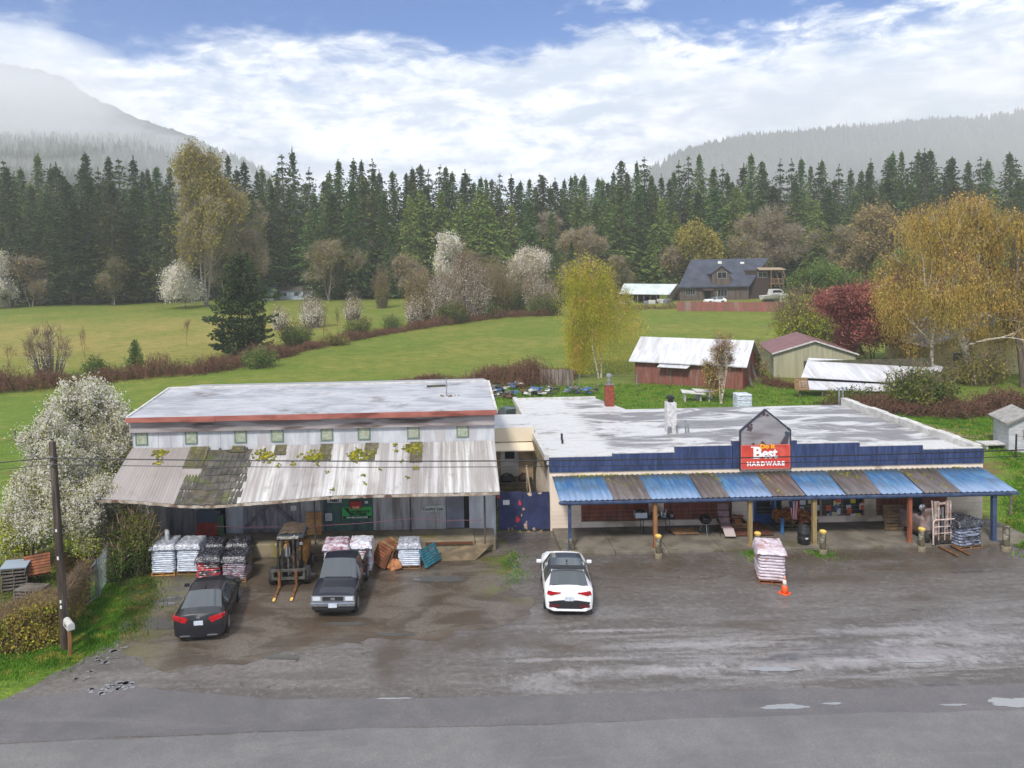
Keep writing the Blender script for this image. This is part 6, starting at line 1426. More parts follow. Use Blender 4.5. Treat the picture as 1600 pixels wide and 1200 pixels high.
# ================================================================ FORKLIFTS
m_yel = mat('forklift_yellow', srgb(176, 128, 58), srgb(128, 92, 44), 3, .55, .1, c3=srgb(110, 76, 44)); m_steel = mat('greasy_steel', srgb(58, 54, 50), srgb(34, 32, 30), 4, .5, .1, c3=srgb(84, 70, 56))
def forklift():
    c = G(452, 915, 0); t = thing('forklift', 'large yellow and black forklift with lowered forks and a tarp on its cage', 'forklift', tuple(c), rad(2))
    # local: faces -y (towards the road)
    MB().box(-.62, .62, .35, 2.5, .45, 1.15).build('chassis', m_steel, t, bevel=.04)
    MB().box(-.60, .66, 2.0, 2.9, .5, 1.45).build('counterweight', m_yel, t, bevel=.12)
    MB().box(.34, .72, .55, 2.0, .8, 1.75).build('engine_cover', m_yel, t, bevel=.05)
    mast = MB()
    for x in (-.48, -.28, .22, .42): mast.box(x-.05 if x < 0 else x-.03, x+.05 if x < 0 else x+.07, -.05, .12, .18, 2.62)
    for z in (.5, 1.5, 2.52): mast.box(-.46, .44, .125, .17, z-.06, z+.06)
    mast.build('mast', m_steel, t); 
    MB().box(-.5, .48, -.06, .13, 2.63, 2.71).build('mast_crosshead', mat('worn_light_steel', srgb(150, 148, 140), srgb(90, 84, 74), 5, .6), t)
    cy = MB().tube((-.02, .05, .3), (-.02, .05, 2.3), .05).build('lift_cylinder', m_chrome, t)
    ca = MB().box(-.78, .76, -.18, -.07, .42, .54).box(-.78, .76, -.18, -.07, .86, .98)
    for x in (-.76, -.36, .30, .68): ca.box(x, x+.08, -.18, -.07, .541, .859)
    ca.build('carriage', mat('carriage_steel', srgb(92, 92, 86), srgb(60, 58, 54), 4, .6), t)
    for x in (-.42, .36):
        f_ = MB().box(x-.06, x+.06, -.25, -.19, .06, .95).box(x-.06, x+.06, -1.45, -.25, .06, .10); fk = f_.build('fork', mat('rusty_fork', srgb(128, 84, 44), srgb(84, 56, 36), 6, .7), t)
        MB().prismx([(-1.72, .06), (-1.45, .06), (-1.45, .105), (-1.72, .08)], x-.06, x+.06).build('fork_tip', mat('fork_tip_yellow', srgb(214, 176, 96), rough=.6), fk)
    for x in (-.78, .78):
        wheel(t, x, .35, .46, .34); wheel(t, x*.85, 2.3, .36, .26)
    cg = MB()
    for x in (-.56, .56):
        cg.path([(x, .35, 1.0), (x, .5, 2.42), (x, 1.95, 2.42), (x, 2.1, 1.2)], .045)
    for y in np.linspace(.55, 1.9, 6): cg.tube((-.56, y, 2.42), (.56, y, 2.42), .03)
    cg.build('overhead_guard', m_steel, t)
    MB().box(-.62, .62, .42, 2.0, 2.46, 2.50).build('guard_roof', mat('cage_sheet', srgb(60, 66, 74), rough=.4), t)
    rg = random.Random(1); n = 9; V = []; F = []
    for j in range(n):
        for i in range(n):
            x = -.66+1.32*i/(n-1); y = .85+1.3*j/(n-1); V.append((x+rg.uniform(-.04, .04), y, 2.52+.10*rg.random()+.16*max(0, 1-abs(i-3)/3)*(j/(n-1))-(.25 if i in (0, n-1) else 0)))
    F = [(j*n+i, j*n+i+1, (j+1)*n+i+1, (j+1)*n+i) for j in range(n-1) for i in range(n-1)]
    npmesh('tarp', V, F, mat('brown_tarp', srgb(88, 74, 60), srgb(62, 52, 42), 3, .8, .3), t, smooth=True)
    MB().box(-.25, .25, 1.3, 1.9, 1.15, 1.3).box(-.25, .25, 1.8, 1.9, 1.3, 1.8).build('seat', m_black, t, bevel=.03)
    MB().lathe([(.15, 0), (.17, .02), (.15, .04)], (-.1, .95, 1.6), 14, Matrix.Rotation(rad(-30), 3, 'X')).build('steering_wheel', m_black, t)
    MB().box(-.2, .05, .2, .23, 1.45, 2.05).build('load_chart', m_paper, t)
    MB().tube((.2, -.08, 2.72), (.34, -.08, 2.86), .012).build('whip', m_paper, t); t.scale = (.9, .9, .76)
    for s in (-1, 1): MB().cbox((s*.55, .3, 2.2), (.14, .1, .14)).build('work_lamp', m_lampc, t, bevel=.02)
forklift()
def forklift2():
    c = G(1473, 852, .06); t = thing('forklift', 'old grey forklift with white load backrest standing under the awning', 'forklift', (c.x, c.y, .05), rad(6))
    gy = mat('faded_pink_grey', srgb(160, 140, 138), srgb(124, 112, 112), 2.5, .6, .1, c3=srgb(104, 84, 76))
    MB().box(-.62, .45, .5, 2.2, .3, 1.15).build('chassis', gy, t, bevel=.12); MB().box(-.5, .4, .45, .75, .5, 1.5).build('cowl', gy, t, bevel=.05)
    m_ = MB()
    for x in (-.34, -.2, .24, .38): m_.box(x-.035, x+.035, 0, .1, .1, 2.02)
    m_.box(-.34, .38, .11, .15, 1.85, 1.95).build('mast', mat('pale_mast', srgb(190, 178, 172), srgb(140, 110, 96), 4, .6), t)
    MB().tube((.02, .05, .2), (.02, .05, 1.75), .05).build('lift_cylinder', m_chrome, t)
    ca = MB(); wf = mat('white_frame', srgb(208, 192, 184), srgb(172, 148, 138), 5, .6)
    ca.path([(-.56, -.12, .12), (-.56, -.12, 1.12), (-.48, -.12, 1.24), (.48, -.12, 1.24), (.56, -.12, 1.12), (.56, -.12, .12)], .035)
    for z in (.62, .92): ca.tube((-.55, -.12, z), (.55, -.12, z), .02)
    for x in (-.3, 0, .3): ca.tube((x, -.12, .3), (x, -.12, 1.2), .016)
    ca.build('load_backrest', wf, t)
    MB().box(-.52, .52, -.12, -.03, .16, .5).build('carriage', m_steel, t)
    for x in (-.28, .3): MB().box(x-.055, x+.055, -1.2, -.12, .02, .06).build('fork', mat('rusty_fork', (0, 0, 0)), t)
    for x in (-.6, .5): wheel(t, x, .4, .28, .2); wheel(t, x*.8, 1.9, .24, .18)
    MB().lathe([(.02, -.03), (.14, 0), (.16, .06), (.05, .1)], (-.62, .55, 1.62), 14, Matrix.Rotation(rad(90), 3, 'X')).build('lamp', m_chrome, t)
    MB().box(-.25, .25, 1.2, 1.7, 1.15, 1.3).box(-.25, .25, 1.6, 1.72, 1.3, 1.75).build('seat', m_black, t, bevel=.03)
    MB().tube((-.44, -.02, .4), (-.56, -.02, 2.1), .02).build('prop_rod', mat('pale_rod', srgb(196, 186, 170), rough=.7), t)
forklift2()
# ================================================================ GOODS ON PALLETS
m_pal = mat('pallet_wood', srgb(150, 116, 80), srgb(112, 86, 62), 3, .85, .2, stretch=(1, 4, 1)); m_palg = mat('grey_pallet_wood', srgb(118, 110, 102), srgb(86, 80, 76), 3, .9, .2)
m_palo = mat('fresh_pallet_wood', srgb(206, 158, 92), srgb(170, 118, 66), 3, .8, .2); m_palr = mat('red_brown_pallet_wood', srgb(150, 92, 62), srgb(110, 68, 48), 3, .85, .2)
def pallet_mb(w=1.02, d=1.1, h=.13, nb=7):
    mb = MB(); bw = d/nb
    for k in range(nb): mb.box(-w/2, w/2, -d/2+k*bw+.015, -d/2+(k+1)*bw-.015, h-.02, h)
    for x in (-w/2+.03, 0, w/2-.03): mb.box(x-.02, x+.02, -d/2+.01, d/2-.01, .021, h-.021)
    for y in (-d/2+.06, 0, d/2-.06): mb.box(-w/2, w/2, y-.05, y+.05, 0, .02)
    return mb
def layer_mb(rng, w, d, z, h, bulge=.05, n=44):
    prof = ((-.07, 0), (-.01, .2), (.0, .5), (-.015, .8), (-.09, 1.0)); V = []
    ph = rng.random()*6
    for (o_, k) in prof:
        for i in range(n):
            t = 2*math.pi*i/n; c_, s_ = math.cos(t), math.sin(t); e = .22
            x = math.copysign(abs(c_)**e, c_)*(w/2); y = math.copysign(abs(s_)**e, s_)*(d/2)
            groove = .035*math.exp(-(x/.05)**2)+.03*math.exp(-(y/.05)**2); r_ = 1+o_*1.2-groove+bulge*.4*math.sin(3*t+ph)*.5+rng.uniform(-.012, .012)
            V.append((x*r_, y*r_, z+h*k+rng.uniform(-.008, .008)))
    F = [(j*n+i, j*n+(i+1) % n, (j+1)*n+(i+1) % n, (j+1)*n+i) for j in range(len(prof)-1) for i in range(n)]
    V.append((0, 0, z+h*1.03)); top = (len(prof)-1)*n; F += [(top+i, top+(i+1) % n, len(V)-1) for i in range(n)]
    return V, F
def bagstack(name, label, u, v, vt, w, d, n, m, rot=0, z0=0., group=None, top=None, palm=None, seed=1, wrap=None, dx=0):
    c = G(u, v, z0); c.y += d/2; c.x += dx; t = thing(name, label, 'pallet of bags', tuple(c), rot, group); rng = random.Random(seed)
    h = HT(u, vt, Vector((c.x, c.y-d/2, z0))); pallet_mb(w, d).build('pallet', palm or m_pal, t)
    lh = (h-.13)/n
    for k in range(n):
        V, F = layer_mb(rng, w*1.0+rng.uniform(-.03, .03), d+rng.uniform(-.03, .03), .13+k*lh, lh*1.04)
        mm = m[k % len(m)] if isinstance(m, list) else m
        mb = MB(); mb.add(V, F); mb.build('bag_layer', top if (top and k == n-1) else mm, t, smooth=True)
    if top:       # crumpled cover sheet over the upper part
        rg = np.random.default_rng(seed); g = 26; V = []; F = []
        for j in range(g):
            for i in range(g):
                a, b_ = (i/(g-1)-.5)*2, (j/(g-1)-.5)*2; x, y = a*w*.56, b_*d*.56; e = max(abs(a), abs(b_)); z = h+.10*(1-e**3)+rg.normal()*.015
                if e > .86: z -= (e-.86)*2.4*(1 if j > 3 else .5); x *= 1-.0*(e); 
                V.append((x+rg.normal()*.008, y+rg.normal()*.008, z))
        F = [(j*g+i, j*g+i+1, (j+1)*g+i+1, (j+1)*g+i) for j in range(g-1) for i in range(g-1)]
        npmesh('cover_sheet', V, F, top, t, smooth=True)
    if wrap:
        V, F = layer_mb(rng, w+.06, d+.06, .2, h-.16, n=60); mb = MB(); mb.add(V, F); mb.build('film_wrap', wrap, t, smooth=True)
    return t
def bagmat(name, c1, c2, c3=None, sc=5, lo=.4, hi=.6, s3=.6, rough=.35):
    return mat(name, c1, c2, sc, rough, .35, c3=c3, s3=s3, spec=.5, lo=lo, hi=hi, bscale=14, stretch=(1, 1, 2))
b_w = bagmat('white_bag', srgb(206, 212, 222), srgb(176, 186, 200), None, 4); b_w2 = bagmat('white_printed_bag', srgb(206, 210, 218), srgb(180, 180, 190), srgb(170, 120, 116), 6, s3=.9)
b_red = bagmat('red_black_bag', srgb(176, 28, 46), srgb(40, 40, 44), srgb(196, 190, 190), 2.2, .46, .54, s3=3.2); b_pr = bagmat('printed_bag', srgb(168, 160, 172), srgb(88, 80, 92), srgb(130, 52, 60), 9, .42, .58)
b_mag = bagmat('magenta_white_bag', srgb(206, 204, 214), srgb(174, 168, 182), srgb(172, 50, 88), 3, s3=1.0); b_blk = bagmat('black_film', srgb(26, 26, 30), srgb(44, 44, 50), srgb(110, 110, 120), 6, .4, .6, 2.2, .2)
b_clr = bagmat('clear_film', srgb(160, 164, 172), srgb(128, 128, 136), srgb(184, 188, 196), 7, .4, .6, 1, .15); b_pk = bagmat('pink_film', srgb(206, 196, 204), srgb(182, 168, 176), srgb(170, 130, 124), 4)
b_pm = bagmat('maroon_film', srgb(150, 120, 132), srgb(188, 184, 192), srgb(120, 50, 70), 5)
bagstack('bagged_pallet', 'leftmost tall pallet of plain white bags with a tyre on top', 254, 900, 853, 1.02, 1.15, 13, b_w, rad(2), seed=1, palm=m_palo, top=b_clr)
bagstack('bagged_pallet', 'white bag pallet with a cardboard sheet on top next to the red bags', 294, 898, 852, 1.02, 1.1, 13, b_w, rad(-1), seed=2, top=b_clr)
bagstack('bagged_pallet', 'front pallet of red and black bags behind the black sedan', 324, 912, 872, 1.02, 1.1, 10, b_red, rad(4), seed=3, top=b_blk)
bagstack('bagged_pallet', 'front pallet of grey and red printed bags right of the red bags', 366, 910, 872, 1.02, 1.1, 11, b_pr, rad(-1), seed=4, top=b_blk)
bagstack('bagged_pallet', 'rear pallet under black film behind the red and black bags', 331, 887, 852, 1.0, 1.05, 9, b_blk, rad(3), seed=5, top=b_blk)
bagstack('bagged_pallet', 'rear pallet under black film behind the printed bags', 371, 886, 851, 1.0, 1.05, 9, b_blk, 0, seed=6, top=b_blk)
bagstack('bagged_pallet', 'magenta and white bag pallet behind the dark pickup', 525, 905, 853, 1.05, 1.0, 12, b_mag, rad(2), seed=7, top=b_pm)
bagstack('bagged_pallet', 'white bag pallet just right of the magenta one', 564, 897, 851, .98, 1.0, 12, b_w2, rad(-2), seed=8, top=b_w2)
bagstack('bagged_pallet', 'film wrapped white bag pallet between leaning pallets at the dock', 640, 889, 851, .98, .9, 11, b_w, 0, seed=9, top=b_clr)
bagstack('bagged_pallet', 'pinkish white bag pallet standing in the open lot beside the cone', 1213, 913, 860, 1.05, 1.3, 10, b_pk, rad(-14), seed=10, top=b_pk, palm=m_palr)
bagstack('bagged_pallet', 'black and silver film covered bag pallet at the right end of the awning', 1519, 858, 816, 1.25, 1.2, 8, bagmat('silver_black_bag', srgb(130, 138, 156), srgb(70, 72, 84), srgb(30, 30, 34), 4, .42, .6, 1.6, .2), rad(12), z0=.02, seed=11, top=b_blk, dx=-.15)
p = PW(1160, 632, 64); o = bagstack('bagged_pallet', 'white film wrapped stack on the grass behind the shop roof', 1160, 634, 607, 1.25, 1.2, 9, b_w, 0, seed=12)
o.location = (p.x, 64, 0); o.scale = (1, 1, 1.05)
# tyre and boards on stacks
c = PW(264, 848, 33.9); ty = thing('old_tyre', 'pale old tyre standing on top of the leftmost white bags', 'tyre', (c.x, 33.7, c.z+.30), rad(25))
MB().lathe([(.20, -.08), (.3, -.1), (.36, -.06), (.36, .06), (.3, .1), (.20, .08), (.18, 0)], (0, 0, 0), 24, Matrix.Rotation(rad(90), 3, 'Y')).build('tread', mat('dusty_tyre', srgb(164, 166, 172), srgb(110, 112, 118), 4, .7), ty, smooth=True)
c = PW(302, 842, 34.6); MBt = MB().box(-.42, .42, -.3, .3, 0, .03); o = MBt.build('board_sheet', mat('grey_cardboard', srgb(160, 150, 142), srgb(138, 128, 120), 3, .85)); o.location = (c.x, c.y-.3, c.z-.12); o.rotation_euler = (rad(24), 0, 0)
props(o, 'grey cardboard sheet leaning on top of the second white bag stack', 'sheet')
# pallets
def lean_pallet(label, u, v, z0, m, rx, rz, w=1.02, d=1.1, nb=7, dy=0, ry=0, name='wooden_pallet', dz=0, group=None):
    c = G(u, v, z0); o = pallet_mb(w, d, nb=nb).build(name, m); o.location = (c.x, c.y+dy, z0+dz); o.rotation_euler = (rx, ry, rz); return props(o, label, 'pallet', group)
lean_pallet('bright new pallet leaning upright against the warehouse wall', 491, 836, DZ, m_palo, rad(80), 0, .72, 1.05, dy=.1, dz=.54)
lean_pallet('teal painted pallet leaning against the dock', 670, 890, 0, mat('teal_paint', srgb(50, 120, 134), srgb(38, 88, 104), 4, .7), rad(62), rad(58), 1.15, .8, dy=.55, dz=.42)
for i, (du, dy_) in enumerate(((0, .3), (6, .36), (12, .42), (18, .5))):
    lean_pallet(('frontmost', 'second', 'third', 'rearmost')[i]+' brown pallet of the row leaning beside the wrapped white bags', 598+du, 888-i*2, 0, m_pal if i % 2 else m_palr, rad(64), rad(-58), 1.1, .9, dy=dy_, dz=.46)
lean_pallet('brown slatted pallet standing against the shop wall', 1399, 827, .13, mat('weathered_slats', srgb(128, 104, 76), srgb(96, 76, 58), 3, .85, .2), rad(82), 0, 1.15, 1.2, 8, dy=.05, dz=.6)
c = G(30, 930, 0)
stk_ = 0
for i in range(7):
    o = lean_pallet('grey pallet in the tall stack under the sheet metal lid', 17, 926, 0, m_palg, 0, rad(14+random.uniform(-4, 4)), 1.0, 1.0, dz=.13*i+i*.01, dy=.5, group='stacked grey pallets by the hedge')
o = MB().box(-.5, .5, -.48, .48, 0, .04).build('sheet_lid', mat('pale_sheet', srgb(150, 162, 176), rough=.5)); o.location = (G(17, 926, 0).x-.02, G(17, 926, 0).y+.5, 7*.14+.02); o.rotation_euler = (0, rad(3), rad(16)); props(o, 'pale blue grey sheet lying on the tall pallet stack', 'sheet')
for i in range(3):
    lean_pallet('grey pallet in the low stack right of the tall one', 43, 938, 0, m_palg, 0, rad(-6), 1.1, .8, dz=.135*i, dy=.35, group='low stack of grey pallets by the hedge')
lean_pallet('orange brown pallet tilted on top of the low pallet stack', 42, 925, 0, m_palr, rad(38), rad(28), 1.0, 1.0, dz=.75, dy=.9)
lean_pallet('single dark pallet lying flat beside the low stack', 62, 936, 0, m_palg, 0, rad(30), .8, .8, dy=.3)
for i in range(5):
    lean_pallet('grey pallet in the distant covered stack under the plum tree', 33, 862, 0, m_palg, 0, rad(2), 1.1, 1.0, dz=.15*i, dy=.4, group='distant covered pallet stack')
c = G(33, 862, 0); o = MB().box(-.62, .62, -.55, .55, 0, .05).build('sheet_lid', mat('pale_sheet', (0, 0, 0))); o.location = (c.x, c.y+.4, .78); o.rotation_euler = (rad(3), 0, 0); props(o, 'sheet covering the distant pallet stack', 'sheet')
c = G(218, 897, 0); o = MB().prism([(-.35, 0), (.3, .05), (.38, .3), (.05, .5), (-.25, .4)], -.02, .02).build('cardboard_box', mat('torn_cardboard', srgb(190, 156, 118), srgb(150, 116, 84), 4, .85)); o.location = (c.x, c.y+.2, .12); o.rotation_euler = (rad(-50), 0, rad(10)); props(o, 'torn brown cardboard left of the white bags', 'cardboard')
c = G(616, 893, 0); rg = random.Random(3); mb = MB().lathe([(.3, 0), (.34, .1), (.26, .28), (.05, .36)], n=9); mb.v = [(x*rg.uniform(.7, 1.3), y*rg.uniform(.6, 1.1), z*rg.uniform(.6, 1.3)) for x, y, z in mb.v]; o = mb.build('crumpled_cardboard', mat('orange_cardboard', srgb(176, 122, 82), srgb(140, 92, 60), 4, .85)); o.location = (c.x, c.y+.3, 0); props(o, 'crumpled orange cardboard at the foot of the leaning pallets', 'cardboard')
# red metal cart behind the pallets
c = PW(322, 830, 35.6); t = thing('red_cart', 'rusty red metal panel with white lettering leaning on the warehouse', 'cart', (c.x, 35.7, DZ), rad(0))
MB().box(-.5, .5, -.03, .03, .05, .95, Matrix.Rotation(rad(-12), 3, 'X')).build('panel', mat('rusty_red', srgb(150, 44, 36), srgb(104, 36, 30), 3, .7, .2), t)
MB().box(-.52, .62, .12, .16, .2, 1.3).build('rear_sheet', mat('slate_sheet', srgb(70, 76, 92), rough=.6), t); MB().box(.52, .78, .0, .1, .05, 1.1).build('green_sheet', mat('dull_green', srgb(66, 92, 66), rough=.7), t)
# ================================================================ THINGS IN THE LOT AND UNDER THE AWNING
c = G(1226, 927, 0); cone = thing('traffic_cone', 'orange traffic cone with a white top beside the pinkish pallet', 'traffic cone', tuple(c), rad(35))
m_or = mat('cone_orange', srgb(236, 98, 44), srgb(216, 84, 40), 4, .5); MB().box(-.19, .19, -.19, .19, 0, .035).build('base', m_or, cone, bevel=.01)
MB().lathe([(.15, .035), (.115, .22), (.09, .34)], n=20).build('body', m_or, cone, smooth=True); MB().lathe([(.091, .34), (.05, .56)], n=20).build('collar', mat('reflective_white', srgb(226, 206, 200), rough=.4), cone, smooth=True); MB().lathe([(.048, .561), (.03, .70), (.0, .705)], n=20).build('tip', mat('faded_orange', srgb(232, 150, 118), rough=.6), cone, smooth=True)
def bollard(u, v, vt, lab, cap=True, r=.13, lean=0, m=None):
    c = G(u, v, 0); t = thing('wooden_bollard', lab, 'bollard', tuple(c), 0, None, (0, rad(lean))); h = HT(u, vt, c)
    MB().tube((0, 0, -.05), (0, 0, h-.14 if cap else h), r, r*.93, 14).build('post', m or mat('bollard_wood', srgb(92, 84, 66), srgb(64, 58, 46), 3, .9, .3, c3=srgb(150, 144, 130)), t)
    if cap: MB().lathe([(r*1.0, h-.139), (r*1.12, h-.05), (r*.7, h+.0), (0, h+.01)], n=16).build('cap', mat('yellow_cap', srgb(216, 184, 92), srgb(188, 156, 84), 8, .7), t)
    MB().lathe([(r*1.25, 0), (r*1.25, .22), (r*1.02, .23)], n=14).build('footing', m_concb, t)
bollard(1029, 872, 835, 'yellow capped bollard by the brown awning post nearest the folding table'); bollard(1184, 869, 831, 'yellow capped bollard left of the pinkish pallet'); bollard(1286, 866, 828, 'yellow capped bollard right of the black bin'); bollard(1440, 861, 824, 'yellow capped bollard with dripped paint before the grey forklift'); bollard(1572, 861, 822, 'plain grey bollard at the right end of the lot', False, .15)
bollard(896, 867, 842, 'short mossy wooden stump beside the leftmost blue awning post', False, .11, -6)
c = G(1222, 834, .13); t = thing('blue_bollard', 'blue steel tube post right of the blue door', 'bollard', tuple(c)); MB().tube((0, 0, 0), (0, 0, .72), .085, .085, 14).build('tube', mat('mid_blue', srgb(60, 110, 160), srgb(48, 90, 140), 3, .5), t); MB().lathe([(.085, .72), (.06, .76), (0, .77)], n=14).build('cap', mat('mid_blue', (0, 0, 0)), t)
# folding table with its clutter
a, b_ = PW(996, 817, 36.6), PW(1052, 815, 36.6); tb = thing('folding_table', 'long dark folding table loaded with second hand goods', 'table', ((a.x+b_.x)/2, 36.6, .13)); w_ = b_.x-a.x
MB().box(-w_/2, w_/2, -.36, .36, .71, .75).build('tabletop', mat('dark_table', srgb(60, 46, 50), rough=.5), tb, bevel=.01)
for x in (-w_/2+.22, w_/2-.28):
    for y in (-.3, .3): MB().path([(x, y, .7), (x, y, .0)], .015).build('leg', m_black, tb)
    MB().tube((x, -.3, .3), (x, .3, .3), .012).build('stretcher', m_black, tb)
rg = random.Random(21); zt_ = .13+.752
def clutter(name, label, cat, x, y, mk):
    t = thing(name, label, cat, (tb.location.x+x, 36.6+y, zt_)); mk(t); return t
def storage_bin(t):
    MB().box(-.28, .28, -.2, .2, 0, .02).box(-.28, -.265, -.2, .2, .02, .26).box(.265, .28, -.2, .2, .02, .26).box(-.265, .265, -.2, -.185, .02, .26).box(-.265, .265, .185, .2, .02, .26).build('bin', mat('translucent_bin', srgb(196, 202, 210), rough=.3), t, bevel=.004)
    mb = MB().lathe([(.2, .2), (.26, .27), (.16, .36), (.03, .4)], n=12); mb.v = [(x*rg.uniform(.8, 1.15), y*rg.uniform(.7, .9), z) for x, y, z in mb.v]; mb.build('contents', m_black, t, smooth=True)
clutter('storage_bin', 'clear plastic bin of dark goods at the left end of the table', 'bin', -.72, 0, storage_bin)
cl = [('black', m_black), ('white', m_paper), ('pink', mat('pink_plastic', srgb(170, 110, 130), rough=.5)), ('grey', m_galv), ('green', mat('dull_green', (0, 0, 0)))]
for k in range(14):
    x = -.35+k*.092; kind = k % 3; cn, cm = cl[(k*2+k//3) % 5]; h = (.12, .26, .08)[kind]+.05*(k % 4)*.5
    def mk(t, kind=kind, cm=cm, h=h):
        if kind == 0: MB().lathe([(.05, 0), (.075, .04), (.07, h), (.03, h+.03)], n=12).build('jar', cm, t, smooth=True)
        elif kind == 1: MB().lathe([(.04, 0), (.045, h*.6), (.018, h*.75), (.018, h)], n=12).build('bottle', cm, t, smooth=True)
        else: MB().box(-.09, .09, -.06, .06, 0, h).build('box', cm, t, bevel=.01)
    clutter(('jar', 'bottle', 'box')[kind], '%s %s on the folding table, number from the bin counts as %s' % (cn, ('jar', 'bottle', 'box')[kind], 'small') if False else '%s %s %s %s on the folding table' % (('short', 'tall', 'tiny', 'slim', 'squat')[k % 5], cn, ('jar', 'bottle', 'box')[kind], ('near the bin', 'left of the middle', 'in the middle', 'right of the middle', 'near the right end')[k//3]), ('jar', 'bottle', 'box')[kind], x, (-.16, .06, .2, -.05)[k % 4], mk)
# flat boards, grill, recliner
c = G(1074, 838, .13); o = MB().slab((-.62, -.3, .12), (.62, -.36, .10), (.5, .36, .14), (-.7, .3, .14), .03).box(-.5, .5, -.25, -.17, 0, .09).box(-.5, .5, .15, .23, 0, .09).build('flat_pallet', mat('plywood_board', srgb(168, 132, 92), srgb(134, 102, 72), 3, .8)); o.location = (c.x, c.y+.45, .13); props(o, 'low tan plywood topped pallet lying on the walk left of the grill', 'pallet')
c = G(1105, 838, .13); gr = thing('kettle_grill', 'round black kettle grill on silver tripod legs', 'grill', (c.x, c.y+.25, .13)); 
MB().lathe([(.05, .5), (.2, .56), (.285, .70), (.285, .74)], n=24).build('bowl', m_black, gr, smooth=True); lid = MB().lathe([(.29, .741), (.28, .80), (.2, .92), (.05, .97), (0, .975)], n=24).build('lid', mat('gloss_black', (.012, .012, .013), rough=.15), gr, smooth=True); MB().path([(-.05, 0, .97), (-.05, 0, 1.02), (.05, 0, 1.02), (.05, 0, .97)], .012).build('handle', m_black, lid)
for k in range(3):
    a = k*2.094+.5; MB().tube((.14*math.cos(a), .14*math.sin(a), .55), (.28*math.cos(a), .28*math.sin(a), .03), .014).build('leg', m_galv, gr)
for k in (0, 1): a = k*2.094+.5; MB().lathe([(.06, -.015), (.06, .015)], (.29*math.cos(a), .29*math.sin(a), .06), 12, Matrix.Rotation(rad(90), 3, 'Y')).build('wheel', m_black, gr)
c = G(1139, 841, .13); ch = thing('reclining_chair', 'mauve padded reclining garden chair with footrest', 'chair', (c.x, c.y+.1, .13), rad(-6)); m_pad = mat('mauve_pad', srgb(150, 124, 126), srgb(126, 104, 106), 4, .8); m_pad2 = mat('pale_pad', srgb(180, 164, 164), rough=.8)
for k in range(3):
    z0_ = .42+k*.3; MB().cbox((0, .72+k*.13, z0_+.14), (.52, .09, .285), Matrix.Rotation(rad(-24), 3, 'X')).build('back_cushion', m_pad, ch, bevel=.03)
MB().cbox((0, .42, .42), (.52, .5, .09), Matrix.Rotation(rad(6), 3, 'X')).build('seat', m_pad, ch, bevel=.03); MB().cbox((.05, -.02, .25), (.5, .5, .07), Matrix.Rotation(rad(28), 3, 'X')).build('footrest', m_pad2, ch, bevel=.03)
for s in (-1, 1):
    MB().path([(s*.32, .1, .0), (s*.32, .75, .62), (s*.32, .3, .62), (s*.34, .1, .6)], .016).path([(s*.32, .85, 0), (s*.32, .2, .5)], .016).build('side_frame', m_black, ch); MB().cbox((s*.33, .45, .65), (.07, .5, .035)).build('armrest', m_black, ch, bevel=.01)
# plank ramp, log, firewood rack, bin, flag
a = G(1186, 846, .13); o = MB(); 
for k in range(7): o.slab((-.95+k*.272, -.75, .10), (-.95+k*.272+.26, -.75, .10), (-.95+k*.272+.26, .75, .17), (-.95+k*.272, .75, .17), .04)
o.box(-.95, .95, -.6, -.5, .0, .06).box(-.95, .95, .45, .55, 0, .12); o = o.build('door_ramp', mat('red_brown_planks', srgb(112, 66, 52), srgb(84, 52, 42), 3, .8, .2, stretch=(4, 1, 1))); o.location = (a.x, 36.45, .13); props(o, 'red brown plank ramp in front of the blue door', 'ramp')
a = G(1163, 838, .13); sb_ = thing('wood_bundle_rack', 'slatted wooden crate with split logs left of the ramp', 'crate', (a.x-.1, 36.7, .13)); cr_ = MB()
for k in range(3): cr_.box(-.5, .5, -.4, -.37, .05+k*.14, .14+k*.14).box(-.5, .5, .37, .4, .05+k*.14, .14+k*.14)
cr_.box(-.5, -.45, -.36, .36, 0, .45).box(.45, .5, -.36, .36, 0, .45).build('crate', m_pal, sb_)
m_log = mat('split_log', srgb(176, 116, 68), srgb(120, 72, 44), 3, .85, .3, c3=srgb(84, 56, 42), island=.3)
rg = random.Random(9)
def log(mb, c, L, r, ax, n=5):
    d = Vector(ax).normalized(); c = Vector(c); a, b_ = c-d*L/2, c+d*L/2; a1 = d.orthogonal().normalized(); b1 = d.cross(a1); t0 = rg.random()*6; V = []
    k_ = [rg.uniform(.7, 1.1) for _ in range(n)]
    for p in (a, b_): V += [p+(a1*math.cos(t0+6.283*i/n)+b1*math.sin(t0+6.283*i/n))*r*k_[i] for i in range(n)]
    mb.add(V, [tuple(range(n))[::-1], tuple(range(n, 2*n))]+[(i, (i+1) % n, n+(i+1) % n, n+i) for i in range(n)])
lg = MB()
for k in range(16): log(lg, (rg.uniform(-.35, .35), rg.uniform(-.25, .25), .2+.03*k+rg.random()*.03), rg.uniform(.3, .45), .07, (1, rg.uniform(-.5, .5), rg.uniform(-.2, .2)))
props(lg.build('split_logs', m_log, sb_), kind='stuff')
fa, fb = G(1226, 838, .13), G(1290, 836, .13); fw = thing('firewood_rack', 'wide rack heaped with orange brown firewood bundles under the posters', 'firewood', ((fa.x+fb.x)/2, 36.75, .13)); ww_ = (fb.x-fa.x)/2
fr_ = MB(); fr_.box(-ww_, ww_, -.42, -.36, .06, .12).box(-ww_, ww_, -.42, -.36, .24, .30).box(-ww_, ww_, .3, .36, .06, .12).box(-ww_, ww_, .3, .36, .24, .3)
for x in (-ww_, -ww_*.33, ww_*.33, ww_-.06): fr_.box(x, x+.06, -.355, .295, 0, .235)
fr_.build('rack', m_deck, fw)
